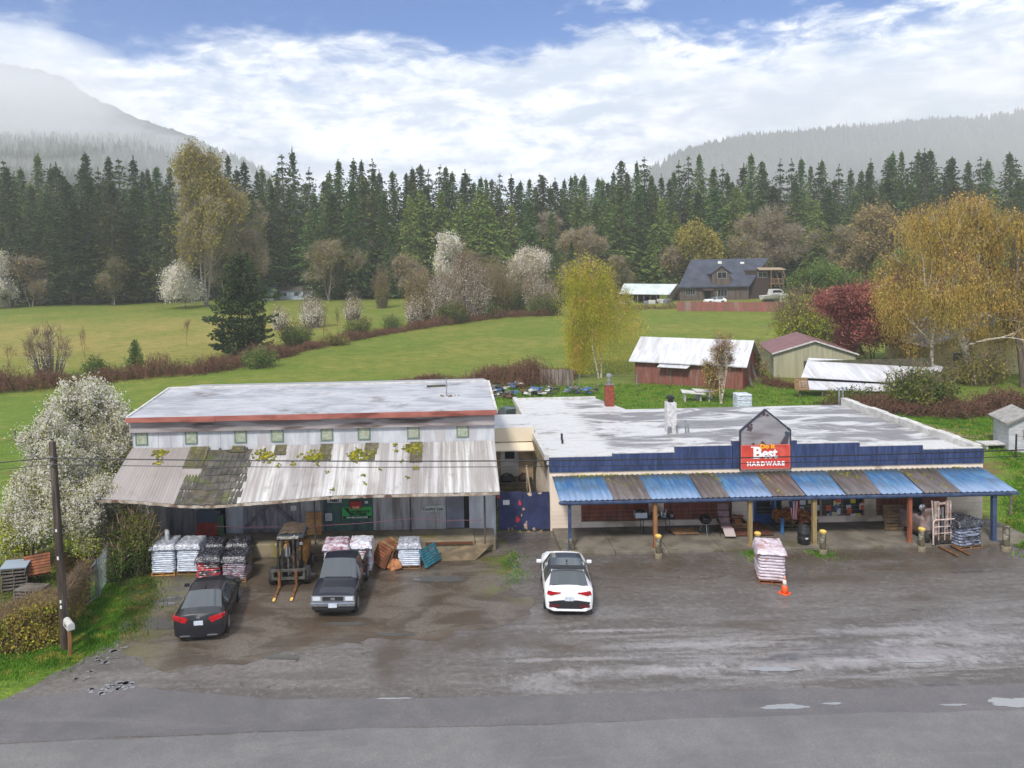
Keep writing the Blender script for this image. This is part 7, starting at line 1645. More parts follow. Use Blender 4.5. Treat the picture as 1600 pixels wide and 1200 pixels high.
for k in range(96):
    if k and k % 1: pass
    x = rg.uniform(-ww_+.1, ww_-.1); q = rg.random(); top_ = .98-.25*(x/ww_)**2-.25*max(0, x/ww_); z = .36+(top_-.36)*q**.8; lg = MB(); log(lg, (0, 0, 0), rg.uniform(.32, .46), rg.uniform(.055, .09), (rg.uniform(-.5, 1), rg.uniform(-.8, .8), rg.uniform(-.4, .4)))
    o = lg.build('log', m_log, fw); o.location = (x, rg.uniform(-.32, .28)*(1.1-q*.5), z)
c = G(1261, 853, .13); bn = thing('black_bin', 'tall black ribbed plastic barrel beside the tan awning post', 'bin', tuple(c+Vector((0, .3, 0)))); MB().lathe([(.24, 0), (.27, .05), (.27, .25), (.285, .27), (.27, .29), (.275, .5), (.29, .52), (.275, .54), (.27, .78), (.25, .82), (.24, .80), (.22, .3)], n=26).build('barrel', m_plast, bn, smooth=True); MB().box(-.06, .06, -.29, -.275, .3, .36).build('sticker', m_paper, bn)
c = PW(1240, 783, 35.9); fl = thing('national_flag', 'drooping striped flag hanging above the firewood', 'flag', (c.x, 35.9, c.z)); nx = 13; V = []; F = []
mr_, mw_, mbu = mat('flag_red', srgb(168, 44, 56), rough=.8), mat('flag_white', srgb(212, 206, 206), rough=.8), mat('flag_navy', srgb(50, 60, 100), rough=.8)
for s_ in range(9):
    mb = MB(); xa_ = -.22+.05*s_
    for j in range(8):
        z0_, z1_ = -.11*j, -.11*(j+1); f_ = lambda x, z: (x*(1+z*.45)-.06*z, .05*math.sin(x*22+z*3), z)
        mb.quad(f_(xa_, z0_), f_(xa_+.05, z0_), f_(xa_+.05, z1_), f_(xa_, z1_))
    mb.build('stripe', (mr_, mw_)[s_ % 2], fl, smooth=True)
mb = MB(); [mb.quad(*[(x*(1+z*.45)-.06*z, .05*math.sin(x*22+z*3)-.012, z) for x, z in ((xa_, za_), (xa_+.05, za_), (xa_+.05, za_-.11), (xa_, za_-.11))]) for xa_ in (-.22, -.17, -.12) for za_ in (0, -.11, -.22)]
mb.build('canton', mbu, fl)
# ================================================================ FENCES AND GATES BY THE VERGE
m_wire = mat('chain_link', srgb(150, 158, 164), rough=.4, metal=.5)
def chainlink(name, label, A, B, h, hb=None, leg=True, sp=.11):
    t = thing(name, label, 'fence', tuple((A+B)/2)); o = t.location; L = (B-A); n = int(Vector((L.x, L.y)).length/sp); hb = hb or h
    P = lambda k, z: A+L*k+Vector((0, 0, z*(h+(hb-h)*k)))-o
    fr_ = MB(); fr_.tube(P(0, 1), P(1, 1), .025).tube(P(0, .05), P(1, .05), .022); fr_.build('rail', m_galv, t)
    for k in (0, 1): MB().tube(P(k, 0), P(k, 1.06), .035).build('post', m_galv, t)
    S = []
    for i in range(-10, n): 
        for d in (1, -1):
            m_ = 12
            k0 = i/n; k1 = (i+10)/n; z0, z1 = (0.05, 1) if d > 0 else (1, .05)
            if k0 < 0: f = (-k0)/(k1-k0); z0 = z0+(z1-z0)*f; k0 = 0
            if k1 > 1: f = (1-k0)/(k1-k0); z1 = z0+(z1-z0)*f; k1 = 1
            if k1 > k0: S.append((*P(k0, z0), *P(k1, z1), .003, .003))
    V, F = segs_mesh(S); npmesh('wire_mesh', V, F, m_wire, t)
p1, p2, p3 = G(155, 934, 0), G(171, 903, 0), G(106, 968, 0)
chainlink('chain_link_gate', 'leaning chain link gate between the hedge and the ivy shrub', p1, p2, 1.55, 1.5); chainlink('chain_link_fence', 'sagging chain link panel running down behind the hedge', p1+Vector((-.08, -.02, 0)), p3, 1.5, .9)
def wirefence(name, label, pts, h, mpost, nr=3, group=None, wm=None):
    t = thing(name, label, 'fence', tuple(pts[0])); o = t.location
    for p in pts: MB().tube(p-o, p-o+Vector((.03, 0, h)), .06, .05, 8).build('post', mpost, t)
    for j in range(nr):
        z = h*(.35+.55*j/max(1, nr-1)); MB().path([p-o+Vector((0, 0, z)) for p in pts], .012, 4).build('strand', wm or m_steel, t)
wirefence('post_and_rail_fence', 'old dark field fence at the far left edge', [G(-40, 712), G(24, 692), G(70, 690), G(72, 700)], 1.0, m_palg, 2)
wirefence('wire_fence', 'wire fence right of the shop with wooden posts', [G(1579, 805, 0), G(1640, 806, 0)], 1.1, m_palg, 3); 
wirefence('wire_fence', 'sagging wire fence behind the warehouse roof', [G(728, 603), G(741, 601), G(800, 600)], 1.7, m_palg, 2)
wirefence('wire_fence', 'long wire fence between the birch and the barn', [G(905, 606), G(950, 606), G(995, 606)], 1.4, m_galv, 4, wm=m_galv)
# ================================================================ BUILDINGS BEHIND
def gable(name, label, cat, corner, rot, w, d, hw, hr, mw, mr, axis='x', oh=.3, thick=.1, group=None, mg=None):
    """local frame: front wall on y=0 from x=0 to w; ridge along x or y"""
    t = thing(name, label, cat, corner, rot, group); e = .004
    if axis == 'x':
        wl = MB().box(0, w, 0, .12, -.3, hw).box(0, w, d-.12, d, -.3, hw); wl.build('wall', mw, t)
        for x in (0, w-.12):
            MB().prismx([(.121, -.3), (.121, hw), (d/2, hr-.05), (d-.121, hw), (d-.121, -.3)], x+e, x+.12-e).build('gable_wall', mg or mw, t)
        s = (hr-hw)/(d/2); rf = MB(); rf.slab((-oh, -oh, hw-s*oh+thick), (w+oh, -oh, hw-s*oh+thick), (w+oh, d/2, hr+thick), (-oh, d/2, hr+thick), thick); rf.slab((-oh, d/2+e, hr+thick), (w+oh, d/2+e, hr+thick), (w+oh, d+oh, hw-s*oh+thick), (-oh, d+oh, hw-s*oh+thick), thick)
    else:
        MB().box(0, .12, .12, d, -.3, hw).box(w-.12, w, .12, d, -.3, hw).build('wall', mw, t)
        for y in (0, d-.12): MB().prism([(0, -.3), (0, hw), (w/2, hr-.05), (w, hw), (w, -.3)], y+e, y+.12-e).build('gable_wall', mg or mw, t)
        s = (hr-hw)/(w/2); rf = MB(); rf.slab((-oh, d+oh, hw-s*oh+thick), (-oh, -oh, hw-s*oh+thick), (w/2, -oh, hr+thick), (w/2, d+oh, hr+thick), thick); rf.slab((w/2+e, d+oh, hr+thick), (w/2+e, -oh, hr+thick), (w+oh, -oh, hw-s*oh+thick), (w+oh, d+oh, hw-s*oh+thick), thick)
    r = rf.build('roof', mr, t); return t, r
def seams(t, name, m, pts, r=.02):
    mb = MB()
    for a, b_ in pts: mb.tube(a, b_, r, r, 4)
    mb.build(name, m, t)
m_barn = mat('faded_red_boards', srgb(142, 82, 68), srgb(112, 74, 64), 1.6, .85, .2, stretch=(3, 3, .4), c3=srgb(128, 112, 104)); m_barnr = mat('red_barn_end', srgb(160, 74, 60), srgb(132, 60, 52), 1.6, .8, .2, stretch=(3, 3, .4))
m_wroof = mat('white_metal_roof', srgb(206, 206, 210), srgb(184, 184, 190), .8, .45, 0, stretch=(3, .4, 1), c3=srgb(176, 172, 170))
# red barn
th = rad(-31); A_ = Vector((29.1, 74.3, 0)); w_ = 10.6; corner = A_-Vector((math.cos(th), math.sin(th), 0))*w_; 
bn, rf_ = gable('red_barn', 'faded red barn with a white metal roof behind the shop', 'barn', tuple(corner), th, w_, 7.6, 2.5, 4.35, m_barn, m_wroof, 'x', .5, mg=m_barnr)
mb = MB()
for k in range(40): mb.box(k*w_/40+.0, k*w_/40+.03, -.03, -.001, 0, 2.3)
mb.build('board_batten', mat('barn_batten', srgb(120, 84, 74), rough=.9), bn)
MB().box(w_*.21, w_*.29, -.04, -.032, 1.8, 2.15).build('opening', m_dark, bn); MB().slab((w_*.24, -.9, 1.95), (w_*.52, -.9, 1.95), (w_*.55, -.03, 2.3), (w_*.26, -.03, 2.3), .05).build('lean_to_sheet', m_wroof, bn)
MB().box(w_+.001, w_+.04, 2.9, 4.3, 0, 2.2).build('door', m_barn, bn)
for (y, h) in ((1.6, 2.0), (4.6, 2.4)): o = MB().box(-.12, .12, -.03, .03, 0, h).build('leaning_board', m_palg, bn); o.location = (w_+.7, y, 0); o.rotation_euler = (0, rad(-18), rad(20))
# tan metal workshop: gable end towards the camera
c0 = G(1213, 592); m_tan = mat('tan_metal_wall', srgb(168, 164, 136), srgb(150, 146, 122), .8, .6, 0, stretch=(5, 1, .3)); m_rroof = mat('faded_maroon_roof', srgb(132, 90, 88), srgb(112, 78, 76), 1, .5)
t, r = gable('tan_workshop', 'tan metal workshop with a maroon roof half hidden by the red maple', 'shed', (c0.x, c0.y+.5, 0), rad(-14), 7.8, 9, 2.6, 3.9, m_tan, m_rroof, 'y', .25)
MB().box(-.05, .0, -.02, -.001, 0, 2.55).build('corner_trim', m_white, t)
mb = MB(); mb.slab((-.27, -.27, 2.69), (-.27, -.33, 2.69), (3.9, -.33, 4.09), (3.9, -.27, 4.09), .16); mb.slab((3.904, -.27, 4.09), (3.904, -.33, 4.09), (8.07, -.33, 2.69), (8.07, -.27, 2.69), .16); mb.build('barge_board', m_white, t)
# open shed with the long white roof
Yb = 72.; sh_ = thing('open_shed', 'long low open shed with two white roof sheets behind the shop', 'shed', (PW(1320, 600, Yb).x, Yb, 0))
def rp(u, v, y): return PW(u, v, y)
q = [rp(1252, 589, Yb), rp(1460, 601, Yb-1.), rp(1462, 570, Yb+3.6), rp(1263, 559, Yb+3.6)]; MB().slab(*q, .06).build('upper_roof', m_wroof, sh_, world=True)
q = [rp(1249, 608, Yb-2.1), rp(1392, 611, Yb-2.4), rp(1470, 604, Yb-.9), rp(1248, 594, Yb-.1)]; MB().slab(*q, .06).build('lower_roof', m_wroof, sh_, world=True)
q = [rp(1459, 570, Yb+3.6), rp(1474, 573, Yb+2.9), rp(1470, 580, Yb+1.6), rp(1458, 580, Yb+1.8)]; MB().slab(*q, .05).build('end_hood', m_wroof, sh_, world=True)
for u in (1250, 1285, 1320, 1360, 1390):
    p = rp(u, 609, Yb-2.0); MB().box(p.x-.06, p.x+.06, p.y-.06, p.y+.06, 0, p.z-.08).build('post', m_palg, sh_, world=True)
x0_, x1_ = rp(1252, 600, Yb+3).x, rp(1460, 600, Yb+3).x; MB().box(x0_+.3, x1_-.3, Yb+3, Yb+3.1, 0, 2.6).build('back_wall', m_deck, sh_, world=True)
# cream house at the right
m_crm2 = mat('cream_siding', srgb(196, 182, 136), srgb(178, 164, 122), .7, .85, 0, stretch=(1, 1, 4)); m_shg = mat('blue_grey_shingle', srgb(136, 142, 158), srgb(112, 118, 136), 1.5, .8, .2, c3=srgb(92, 96, 104))
c0 = PW(1452, 590, 82); t, r = gable('cream_house', 'cream house with a blue grey shingle roof behind the big birches', 'house', (c0.x, 82, 0), rad(-10), 15.5, 12, 2.9, 6.0, m_crm2, m_shg, 'y', .6)
for x in (2.2, 9.6): 
    w1 = MB().box(x, x+1.5, -.05, .0, 1.1, 2.2).build('window', m_white, t); MB().box(x+.08, x+1.42, -.06, -.051, 1.18, 2.12).build('pane', m_glass, w1)
mb = MB(); mb.slab((-.62, -.62, 2.88), (-.62, -.7, 2.88), (7.75, -.7, 6.10), (7.75, -.62, 6.10), .2); mb.slab((7.754, -.62, 6.1), (7.754, -.7, 6.1), (16.1, -.7, 2.88), (16.1, -.62, 2.88), .2); mb.build('barge_board', mat('cream_trim', srgb(190, 184, 168), rough=.7), t)
# little white shed at the right edge
c0 = G(1576, 706, 0); t, r = gable('garden_shed', 'small white wooden shed with a grey gable roof at the right edge', 'shed', (c0.x, c0.y, 0), rad(-17), 2.3, 2.6, 2.0, 2.6, mat('white_boards', srgb(190, 190, 194), srgb(164, 164, 170), 1.5, .8, .1, stretch=(1, 1, 5)), mat('grey_felt_roof', srgb(160, 156, 152), srgb(132, 128, 126), 3, .85, .2), 'y', .25, .06)
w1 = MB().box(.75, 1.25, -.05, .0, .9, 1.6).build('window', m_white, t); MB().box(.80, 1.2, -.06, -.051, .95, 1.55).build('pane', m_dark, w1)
mb = MB(); mb.slab((-.252, -.252, 1.86), (-.252, -.30, 1.86), (1.15, -.30, 2.68), (1.15, -.252, 2.68), .12); mb.slab((1.152, -.252, 2.68), (1.152, -.30, 2.68), (2.56, -.30, 1.86), (2.56, -.252, 1.86), .12); mb.build('barge_board', mat('grey_trim', srgb(120, 118, 116), rough=.8), t)
c = G(1557, 701, 0); o = MB().box(-.85, .85, -.5, .5, .3, .38).box(-.7, -.6, -.4, .4, 0, .3).box(.6, .7, -.4, .4, 0, .3).build('white_board', m_white); o.location = (c.x-.1, c.y+.2, 0); props(o, 'white board lying on blocks left of the garden shed', 'board')
wirefence('metal_fence_post', 'dark steel fence post standing in front of the garden shed', [G(1587, 716, 0), G(1680, 712, 0)], 1.55, m_steel, 2)
c = G(1497, 646, 0); hen = thing('white_hen', 'small white hen on the grass behind the shop', 'chicken', (c.x, c.y, 0), rad(60)); hm_ = mat('white_feathers', srgb(226, 222, 216), rough=.9)
bm_ = MB().lathe([(.01, -.22), (.10, -.16), (.16, -.02), (.15, .08), (.09, .17), (.02, .2)], (0, 0, .27), 12, Matrix.Rotation(rad(80), 3, 'Y')); bm_.lathe([(.07, 0), (.05, .12), (.055, .18), (.02, .23)], (.14, 0, .3), 10, Matrix.Rotation(rad(15), 3, 'Y')); bm_.lathe([(.03, 0), (.09, .1), (.02, .2)], (-.16, 0, .3), 8, Matrix.Rotation(rad(-40), 3, 'Y')); bm_.build('body', hm_, hen, smooth=True)
MB().box(.17, .23, -.01, .01, .5, .56).build('comb', mat('comb_red', srgb(180, 40, 36), rough=.6), hen); [MB().tube((.02, s*.05, .14), (.02, s*.05, 0), .01, .008, 5).build('leg', m_yel, hen) for s in (-1, 1)]
# dark roofed house far behind
Yh = 172.; zh = T(0, Yh); hx = lambda u, v=450, y=Yh: PW(u, v, y).x; hz = lambda u, v, y=Yh: PW(u, v, y).z
m_hs = mat('dark_grey_shingle', srgb(74, 78, 92), srgb(60, 64, 76), .6, .85, .1); m_hw = mat('brown_board_wall', srgb(104, 90, 84), srgb(80, 68, 64), .8, .85, .1, stretch=(4, 1, .4)); m_hd = mat('dark_brown_wall', srgb(62, 50, 48), rough=.9)
hs = thing('farmhouse', 'big farmhouse with a dark shingle roof, dormer and two skylights', 'house', (hx(1130), Yh, zh))
x0_, x1_ = hx(1062), hx(1170); zE = hz(1110, 446); zR_ = hz(1110, 405, Yh+5); D_ = 10.
MB().box(x0_, x1_, Yh, Yh+.2, zh-.5, zE).box(x0_, x1_, Yh+D_-.2, Yh+D_, zh-.5, zE).build('wall', m_hw, hs, world=True)
MB().prismx([(Yh+.2, zh-.5), (Yh+.2, zE), (Yh+3, zE+.5), (Yh+D_-3, zE+.5), (Yh+D_-.2, zE), (Yh+D_-.2, zh-.5)], x0_, x0_+.2).build('gable_wall', m_hw, hs, world=True)
for (x, mm) in ((x1_-.2, m_hd),): MB().prismx([(Yh+.2, zh-.5), (Yh+.2, zE), (Yh+D_/2, zR_-.1), (Yh+D_-.2, zE), (Yh+D_-.2, zh-.5)], x, x+.2).build('gable_wall', mm, hs, world=True)
rr = MB(); rr.slab((hx(1058), Yh-.7, zE-.2), (hx(1169), Yh-.7, zE-.2), (hx(1201, 450, Yh+5), Yh+D_/2, zR_), (hx(1080, 450, Yh+5), Yh+D_/2, zR_), .25); rr.slab((hx(1080, 450, Yh+5), Yh+D_/2+.01, zR_), (hx(1201, 450, Yh+5), Yh+D_/2+.01, zR_), (hx(1180, 450, Yh+10), Yh+D_+.7, zE-.2), (hx(1070, 450, Yh+10), Yh+D_+.7, zE-.2), .25)
hr_ = rr.build('roof', m_hs, hs, world=True)
for u in (1124, 1159): c = PW(u, 410, Yh+4.3); MB().slab((c.x-.55, c.y-.6, c.z-.25), (c.x+.35, c.y-.6, c.z-.25), (c.x+.65, c.y+.5, c.z+.45), (c.x-.2, c.y+.5, c.z+.45), .12).build('skylight', m_white, hr_, world=True)
# right wing with balcony
x2_ = hx(1214); MB().box(x1_+.01, x2_, Yh+1.5, Yh+D_-1, zh-.5, hz(1190, 422)).build('side_wing', m_hd, hs, world=True)
MB().slab((hx(1187), Yh+.2, hz(1187, 421.5)), (hx(1229), Yh+.2, hz(1229, 421)), (hx(1229), Yh+3, hz(1229, 421)+.4), (hx(1190), Yh+3, hz(1190, 421)+.4), .12).build('balcony_roof', mat('balcony_sheet', srgb(150, 132, 110), rough=.8), hs, world=True)
bl = MB(); zb_ = hz(1215, 443); bl.box(hx(1206), hx(1224), Yh+.3, Yh+1.5, zb_-.15, zb_)
for k in range(8): xx = hx(1206)+k*(hx(1224)-hx(1206))/7; bl.box(xx-.04, xx+.04, Yh+.3, Yh+.38, zb_+.001, zb_+1.1)
bl.box(hx(1206), hx(1224), Yh+.28, Yh+.299, zb_+1.0, zb_+1.15).build('balcony', m_pal, hs, world=True)
MB().tube((hx(1224), Yh+.4, hz(1224, 421)), (hx(1240), Yh+.4, zh), .12).tube((hx(1206), Yh+.35, zh-.3), (hx(1206), Yh+.35, hz(1206, 422)), .1).build('brace', m_pal, hs, world=True)
window(hs, hx(1188.5), hx(1203), hz(1195, 434), hz(1195, 425.5), Yh+1.42, 2); 
# dormer
dxa, dxb = hx(1113, 450, Yh-.4), hx(1141, 450, Yh-.4); zd0, zd1, zd2 = hz(1127, 446, Yh-.4), hz(1127, 427, Yh-.4), hz(1127, 417, Yh-.4)
MB().prism([(dxa, zd0), (dxa, zd1), ((dxa+dxb)/2, zd2), (dxb, zd1), (dxb, zd0)], Yh-.4, Yh-.25).build('dormer_wall', m_hw, hs, world=True)
MB().prismx([(Yh-.24, zE-.1), (Yh-.24, zd1), (Yh+2.8, zd1), (Yh+2.4, zd1-.2)], dxa, dxa+.1).prismx([(Yh-.24, zE-.1), (Yh-.24, zd1), (Yh+2.8, zd1), (Yh+2.4, zd1-.2)], dxb-.1, dxb).build('dormer_cheek', m_hw, hs, world=True)
xm = (dxa+dxb)/2; rr = MB(); rr.slab((dxa-.4, Yh+3.2, zd1-.05), (dxa-.4, Yh-.7, zd1-.05), (xm, Yh-.7, zd2+.3), (xm, Yh+4.0, zd2+.3), .16); rr.slab((xm+.01, Yh+4., zd2+.3), (xm+.01, Yh-.7, zd2+.3), (dxb+.4, Yh-.7, zd1-.05), (dxb+.4, Yh+3.2, zd1-.05), .16); rr.build('dormer_roof', m_hs, hs, world=True)
window(hs, hx(1120), hx(1134), hz(1127, 435, Yh-.4), hz(1127, 425, Yh-.4), Yh-.5, 2)
window(hs, hx(1121), hx(1136), hz(1127, 463), hz(1127, 452), Yh-.07, 3); window(hs, hx(1071), hx(1086), hz(1080, 461), hz(1080, 450), Yh-.07, 4)
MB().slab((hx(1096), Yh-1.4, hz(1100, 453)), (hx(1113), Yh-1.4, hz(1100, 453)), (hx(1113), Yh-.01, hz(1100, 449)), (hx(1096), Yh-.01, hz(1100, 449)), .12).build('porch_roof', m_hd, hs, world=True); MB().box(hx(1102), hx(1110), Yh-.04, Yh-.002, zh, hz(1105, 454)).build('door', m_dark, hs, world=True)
# greenhouse with the pale roof
Yg = 168.; gt = thing('poly_greenhouse', 'long low greenhouse with a pale green white roof left of the farmhouse', 'greenhouse', (hx(1010), Yg, T(0, Yg)))
g0, g1 = PW(967, 459, Yg), PW(1046, 460, Yg); g2_, g3 = PW(1058, 444, Yg+4), PW(975, 443, Yg+4)
MB().slab(g0, g1, g2_, g3, .1).build('roof', mat('pale_green_roof', srgb(196, 204, 202), srgb(176, 186, 182), .4, .5), gt, world=True)
MB().slab(g3, g2_, Vector((g2_.x, Yg+8, g1.z)), Vector((g3.x, Yg+8, g0.z)), .1).build('rear_roof', mat('pale_green_roof', (0, 0, 0)), gt, world=True)
for k in range(9): xx = g0.x+(g1.x-g0.x)*k/8; MB().box(xx-.08, xx+.08, Yg+.2, Yg+.35, T(0, Yg)-.2, g0.z-.12).build('post', m_palg, gt, world=True)
MB().box(g0.x+.2, g1.x, Yg+7.6, Yg+7.8, T(0, Yg)-.2, g0.z-.1).build('rear_wall', m_hd, gt, world=True)
rg = random.Random(31)
for k in range(16):
    u = rg.uniform(970, 1045); s_ = rg.uniform(.3, .8); p = PW(u, 463, Yg-rg.uniform(.2, 1.4)); o = MB().box(-s_, s_, -.4, .4, 0, s_*1.1).build('crate', (m_white, m_palg, m_deck, mat('blue_grey_tub', srgb(120, 132, 150), rough=.6))[k % 4], bevel=.04); o.location = (p.x, p.y, T(p.x, p.y)); o.rotation_euler = (0, 0, rg.random()*3); props(o, ('white', 'grey', 'dark brown', 'blue grey')[k % 4]+' box of the clutter along the greenhouse', 'box', 'boxes along the greenhouse')
# red board fence of the paddock
def boardfence(name, label, A, B, h, m, sp=.3):
    t = thing(name, label, 'fence', tuple(A)); L = (B-A); n = int(L.length/sp); d = L.normalized(); a = math.atan2(d.y, d.x); rg = random.Random(n)
    mb = MB()
    for k in range(n):
        p = L*(k/n); z = T(A.x+p.x, A.y+p.y)-A.z; hh_ = h*rg.uniform(.95, 1.03); mb.box(p.x, p.x+sp-.02, p.y, p.y+.04, z-.1, z+hh_, Matrix.Rotation(a, 3, 'Z'), (p.x, p.y, 0))
    mb.build('boards', m, t); MB().path([Vector((0, .07, h*.3)), L+Vector((0, .07, h*.3))], .05, 4).path([Vector((0, .07, h*.8)), L+Vector((0, .07, h*.8))], .05, 4).build('rail', m, t)
boardfence('red_fence', 'weathered red board fence along the far paddock', G(1058, 486), G(1262, 488), 1.9, mat('weathered_red_fence', srgb(150, 88, 80), srgb(124, 84, 80), .5, .9, 0, stretch=(2, 1, .3), c3=srgb(140, 120, 112)))
boardfence('ruined_board_fence', 'grey rotten board fence beside the bramble mound', G(844, 602), G(897, 603), 1.7, mat('rotten_boards', srgb(132, 120, 112), srgb(96, 86, 78), 1.4, .9, .2, stretch=(2, 1, .4), c3=srgb(80, 88, 48)), .35)
# boat and trailer beside the farmhouse
c = PW(1213, 460, 163); bt_ = thing('motor_boat', 'white cabin boat stored right of the farmhouse', 'boat', (c.x, 163, T(0, 163)), rad(8)); V = []; n = 13
for (x, w_, zk) in [(-3.4, 1.0, .6), (-1, 1.2, .5), (1.5, 1.05, .55), (3.2, .4, .9), (3.9, .05, 1.3)]: V += [(x, -w_, 1.7+.1*x*.3), (x, -w_*.75, 1.0), (x, 0, zk), (x, w_*.75, 1.0), (x, w_, 1.7+.1*x*.3)]
mb = MB(); mb.add(V, [(j*5+i, j*5+i+1, (j+1)*5+i+1, (j+1)*5+i) for j in range(4) for i in range(4)]+[(0, 1, 2, 3, 4)]+[(j*5, (j+1)*5, (j+1)*5+4, j*5+4) for j in range(4)]); mb.build('hull', m_white, bt_)
MB().prism([(-1.6, 1.75), (-1.3, 2.9), (.6, 2.9), (1.6, 1.9)], -.8, .8).build('cabin', m_white, bt_); MB().prism([(-1.3, 2.2), (-1.2, 2.7), (.5, 2.7), (.95, 2.2)], -.83, -.805).build('cabin_window', m_glass, bt_); MB().box(-3, 2.2, -.7, .7, .3, .5).build('trailer', m_steel, bt_)
c = PW(1236, 470, 158); t = thing('cargo_trailer', 'white box trailer at the right end of the red fence', 'trailer', (c.x, 158, T(0, 158)), rad(5)); MB().box(-1.9, 1.9, -1, 1, .5, 2.2).build('box', m_white, t, bevel=.08)
for x in (-.5, .5): MB().lathe([(.34, -.1), (.34, .1)], (x, -1.02, .34), 14, Matrix.Rotation(rad(90), 3, 'X')).build('wheel', m_tyre, t)
c = PW(1117, 474, 163); o = copy_thing(suv, (c.x, 163, T(0, 163)), rad(95), 1, 'small white car parked in front of the farmhouse')
for (u, y, rz, lab) in ((1333, 150, 80, 'white car parked behind the red maple, left one'), (1380, 152, 100, 'white car parked behind the red maple near the small grey house')): c = PW(u, 470, y); copy_thing(suv, (c.x, y, T(c.x, y)), rad(rz), 1.1, lab)
# small grey roofed house, mobile homes
c = PW(1388, 450, 165); t, r = gable('cottage', 'small grey roofed cottage behind the red maple', 'house', (c.x, 165, T(0, 165)), rad(-4), 15, 7, 2.6, 5.2, m_crm2, mat('grey_roof', srgb(112, 106, 116), rough=.8), 'x', .4)
for x in (1.2, 5.5, 10): MB().box(x, x+1.2, -.06, -.01, 1, 2.1).build('window', m_glass, t)
y_ = 203; c = PW(436, 452, y_); t, r = gable('mobile_home', 'long white mobile home among the bare alders', 'mobile home', (c.x, y_, T(0, y_)), rad(-3), 8.2, 4, 2.4, 3.3, mat('pale_siding', srgb(184, 190, 200), srgb(160, 168, 180), .6, .7), mat('dark_flat_roof', srgb(96, 90, 84), rough=.8), 'x', .3)
for x in (1., 4, 6.4): MB().box(x, x+.9, -.06, -.01, 1.0, 1.9).build('window', m_glass, t)
y_ = 200; c = PW(402, 455, y_); t, r = gable('mobile_home', 'pale green mobile home with a blue grey roof left of the white one', 'mobile home', (c.x, y_, T(0, y_)), rad(-3), 4.3, 5, 2.5, 3.6, mat('pale_green_siding', srgb(164, 180, 160), rough=.7), mat('blue_grey_roof', srgb(96, 104, 124), rough=.7), 'x', .4)
MB().box(1, 1.9, -.06, -.01, 1.0, 1.9).build('window', m_glass, t)
for (u, v, m_, lab) in ((234, 461, m_deck, 'dark green barrel on the far lawn at left'), (226, 449, m_white, 'white post marker on the far lawn at left'), (617, 452, m_white, 'white post marker at the edge of the far wood')):
    c = G(u, v); o = MB().lathe([(.4, 0), (.45, .5), (.4, 1.0), (.2, 1.1)] if u == 234 else [(.15, 0), (.15, 1.2), (.05, 1.3)], n=14).build('yard_barrel' if u == 234 else 'marker_post', m_); o.location = tuple(c); props(o, lab, 'barrel' if u == 234 else 'post')
# junk heaps between the buildings and the field
rg = random.Random(41); jm = [mat('junk_blue', srgb(104, 112, 126), rough=.6), m_white, mat('junk_brown', srgb(100, 76, 60), rough=.9), m_palg, mat('junk_black', (.03, .03, .035), rough=.7), mat('junk_tarp_blue', srgb(78, 112, 156), rough=.5)]
for i, (u, v, w_, n, lab) in enumerate(((772, 614, 1.5, 24, 'junk heap at the rear corner of the warehouse roof'), (790, 622, 1.3, 20, 'whitish junk heap nearest the annex'), (805, 606, 1.2, 14, 'bluish junk heap below the bramble mound'), (838, 617, 1.8, 26, 'dark junk heap left of the middle of the yard'), (858, 613, 1.3, 12, 'brown earth and rubbish heap in the yard'), (905, 614, 2.2, 30, 'blue tarp junk heap near the brick chimney'))):
    y = G(u, v, 0).y; c = G(u, v, 0); t = thing('junk_heap', lab, 'junk heap', tuple(c)); 
    mats_ = jm if i != 5 else jm[:1]+jm[3:]; mb = MB()
    for k in range(n):
        mb.cur = k % len(mats_); s_ = rg.uniform(.15, .5); q = rg.random(); mb.cbox((rg.gauss(0, w_*.45), rg.gauss(0, w_*.3), .1+q*.5), (s_*rg.uniform(.5, 2.2), s_, s_*rg.uniform(.1, .6)), Matrix.Rotation(rg.random()*3, 3, 'Z') @ Matrix.Rotation(rg.uniform(-.5, .5), 3, 'X'))
    props(mb.build('rubbish', mats_, t), kind='stuff')
c = G(968, 634, 0); o = MB().tube((0, 0, 0), (.1, 0, .8), .5, .35, 9).build('tree_stump', m_wood3); o.location = tuple(c+Vector((-.3, 2.5, 0))); props(o, 'reddish tree stump right of the brick chimney', 'stump')
c = G(1283, 632, 0); lean_pallet('small grey pallet leaning behind the shop roof corner', 1285, 634, 0, m_pal, rad(70), 0, 1.3, 1.2, dz=1.2, dy=4)
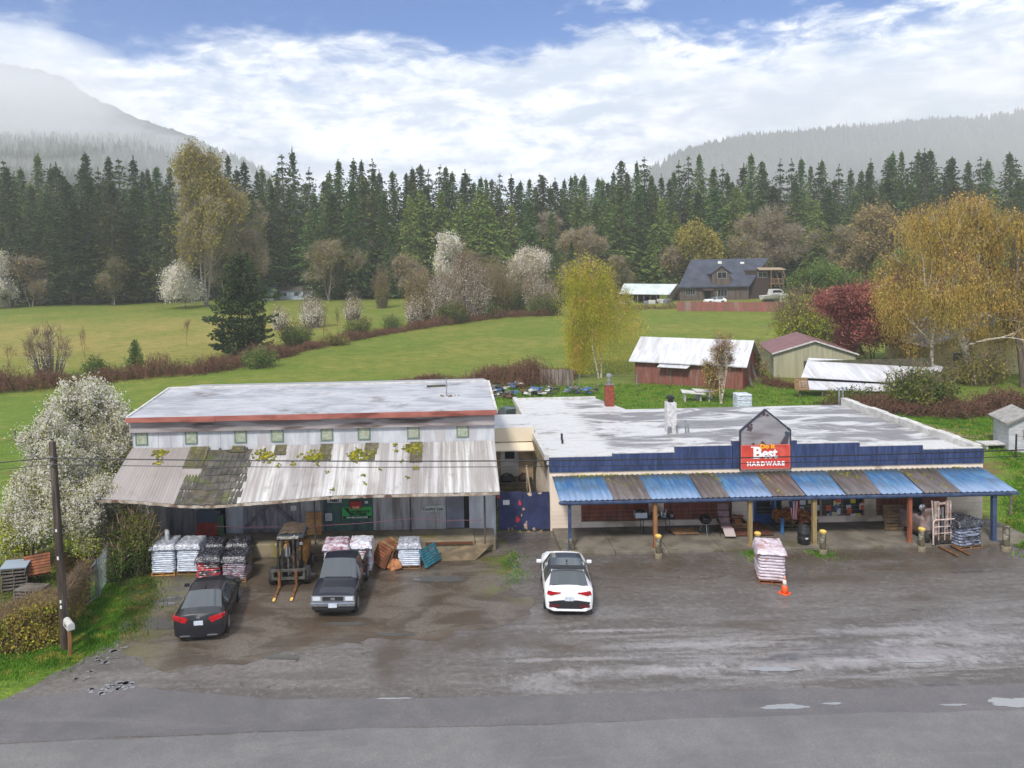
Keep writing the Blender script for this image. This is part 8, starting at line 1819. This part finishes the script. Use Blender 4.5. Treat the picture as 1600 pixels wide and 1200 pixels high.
for i, (u, dx_) in enumerate(((1095, 0), (1118, .3))):
    c = G(u, 634, 0); o = MB().slab((-1.1, -.5, .9), (1.0, -.6, .7), (1.1, .5, .75), (-.9, .6, 1.0), .06).box(-.8, -.7, -.3, .3, 0, .82).box(.6, .7, -.3, .3, 0, .64).build('scrap_sheet', m_white); o.location = (c.x, c.y+2.2+i*.8, 0); o.rotation_euler = (0, 0, .3*i); props(o, ('left', 'right')[i]+' white scrap sheet by the young birches', 'sheet')
# radio mast on the right hill
p = PW(1258, 240, 1090)
# ================================================================ THE AIR
hz_ = bpy.data.meshes.new('haze'); mb = MB().box(-2600, 2600, -110, HAZE_Y, -30, HAZE_Z); hz_.from_pydata(mb.v, [], mb.f)
m, t, b = base('haze_air'); t.n.remove(b)
vol = t.new('ShaderNodeVolumePrincipled', {'Color': (.97, .985, 1.0, 1), 'Density': HAZE_D, 'Anisotropy': .2}); out = [n for n in t.n if n.type == 'OUTPUT_MATERIAL'][0]; t.l.new(vol.outputs[0], out.inputs['Volume'])
o = link('haze', hz_, m); props(o, kind='stuff')

def mist(label, c, r, den):
    mb = MB(); prof = [(max(.01, math.sin(math.pi*k/16)), -math.cos(math.pi*k/16)) for k in range(17)]; mb.lathe(prof, n=32); f_ = lambda x, y, z: 1+.13*math.sin(5*x+c[0])*math.sin(4*z+c[2])+.08*math.sin(11*x+7*z+y*3); mb.v = [(x*r[0]*f_(x, y, z), y*r[1], z*r[2]*f_(x, y, z)) for x, y, z in mb.v]
    me = bpy.data.meshes.new('mist_bank'); me.from_pydata(mb.v, [], mb.f); m, t, b = base('mist'); t.n.remove(b)
    vol = t.new('ShaderNodeVolumePrincipled', {'Color': (.98, .99, 1.0, 1), 'Density': den}); t.l.new(vol.outputs[0], [n for n in t.n if n.type == 'OUTPUT_MATERIAL'][0].inputs['Volume'])
    o = link('mist_bank', me, m); o.location = c; props(o, label, kind='stuff')
for i, (x, y, z, rx, rz, dn) in enumerate(((-620, 740, 120, 330, 130, .009), (-480, 700, 110, 300, 95, .008), (-380, 660, 60, 330, 80, .005), (-640, 760, 180, 330, 105, .009), (-250, 600, 40, 300, 60, .005), (-560, 760, 60, 420, 110, .004))):
    mist(('high', 'middle', 'low', 'topmost', 'lowest', 'broad')[i]+' pale mist bank drifting before the left mountain', (x, y, z), (rx, 60, rz), dn)
mist('thin mist on the right hill', (560, 500, 60), (520, 60, 90), .006)
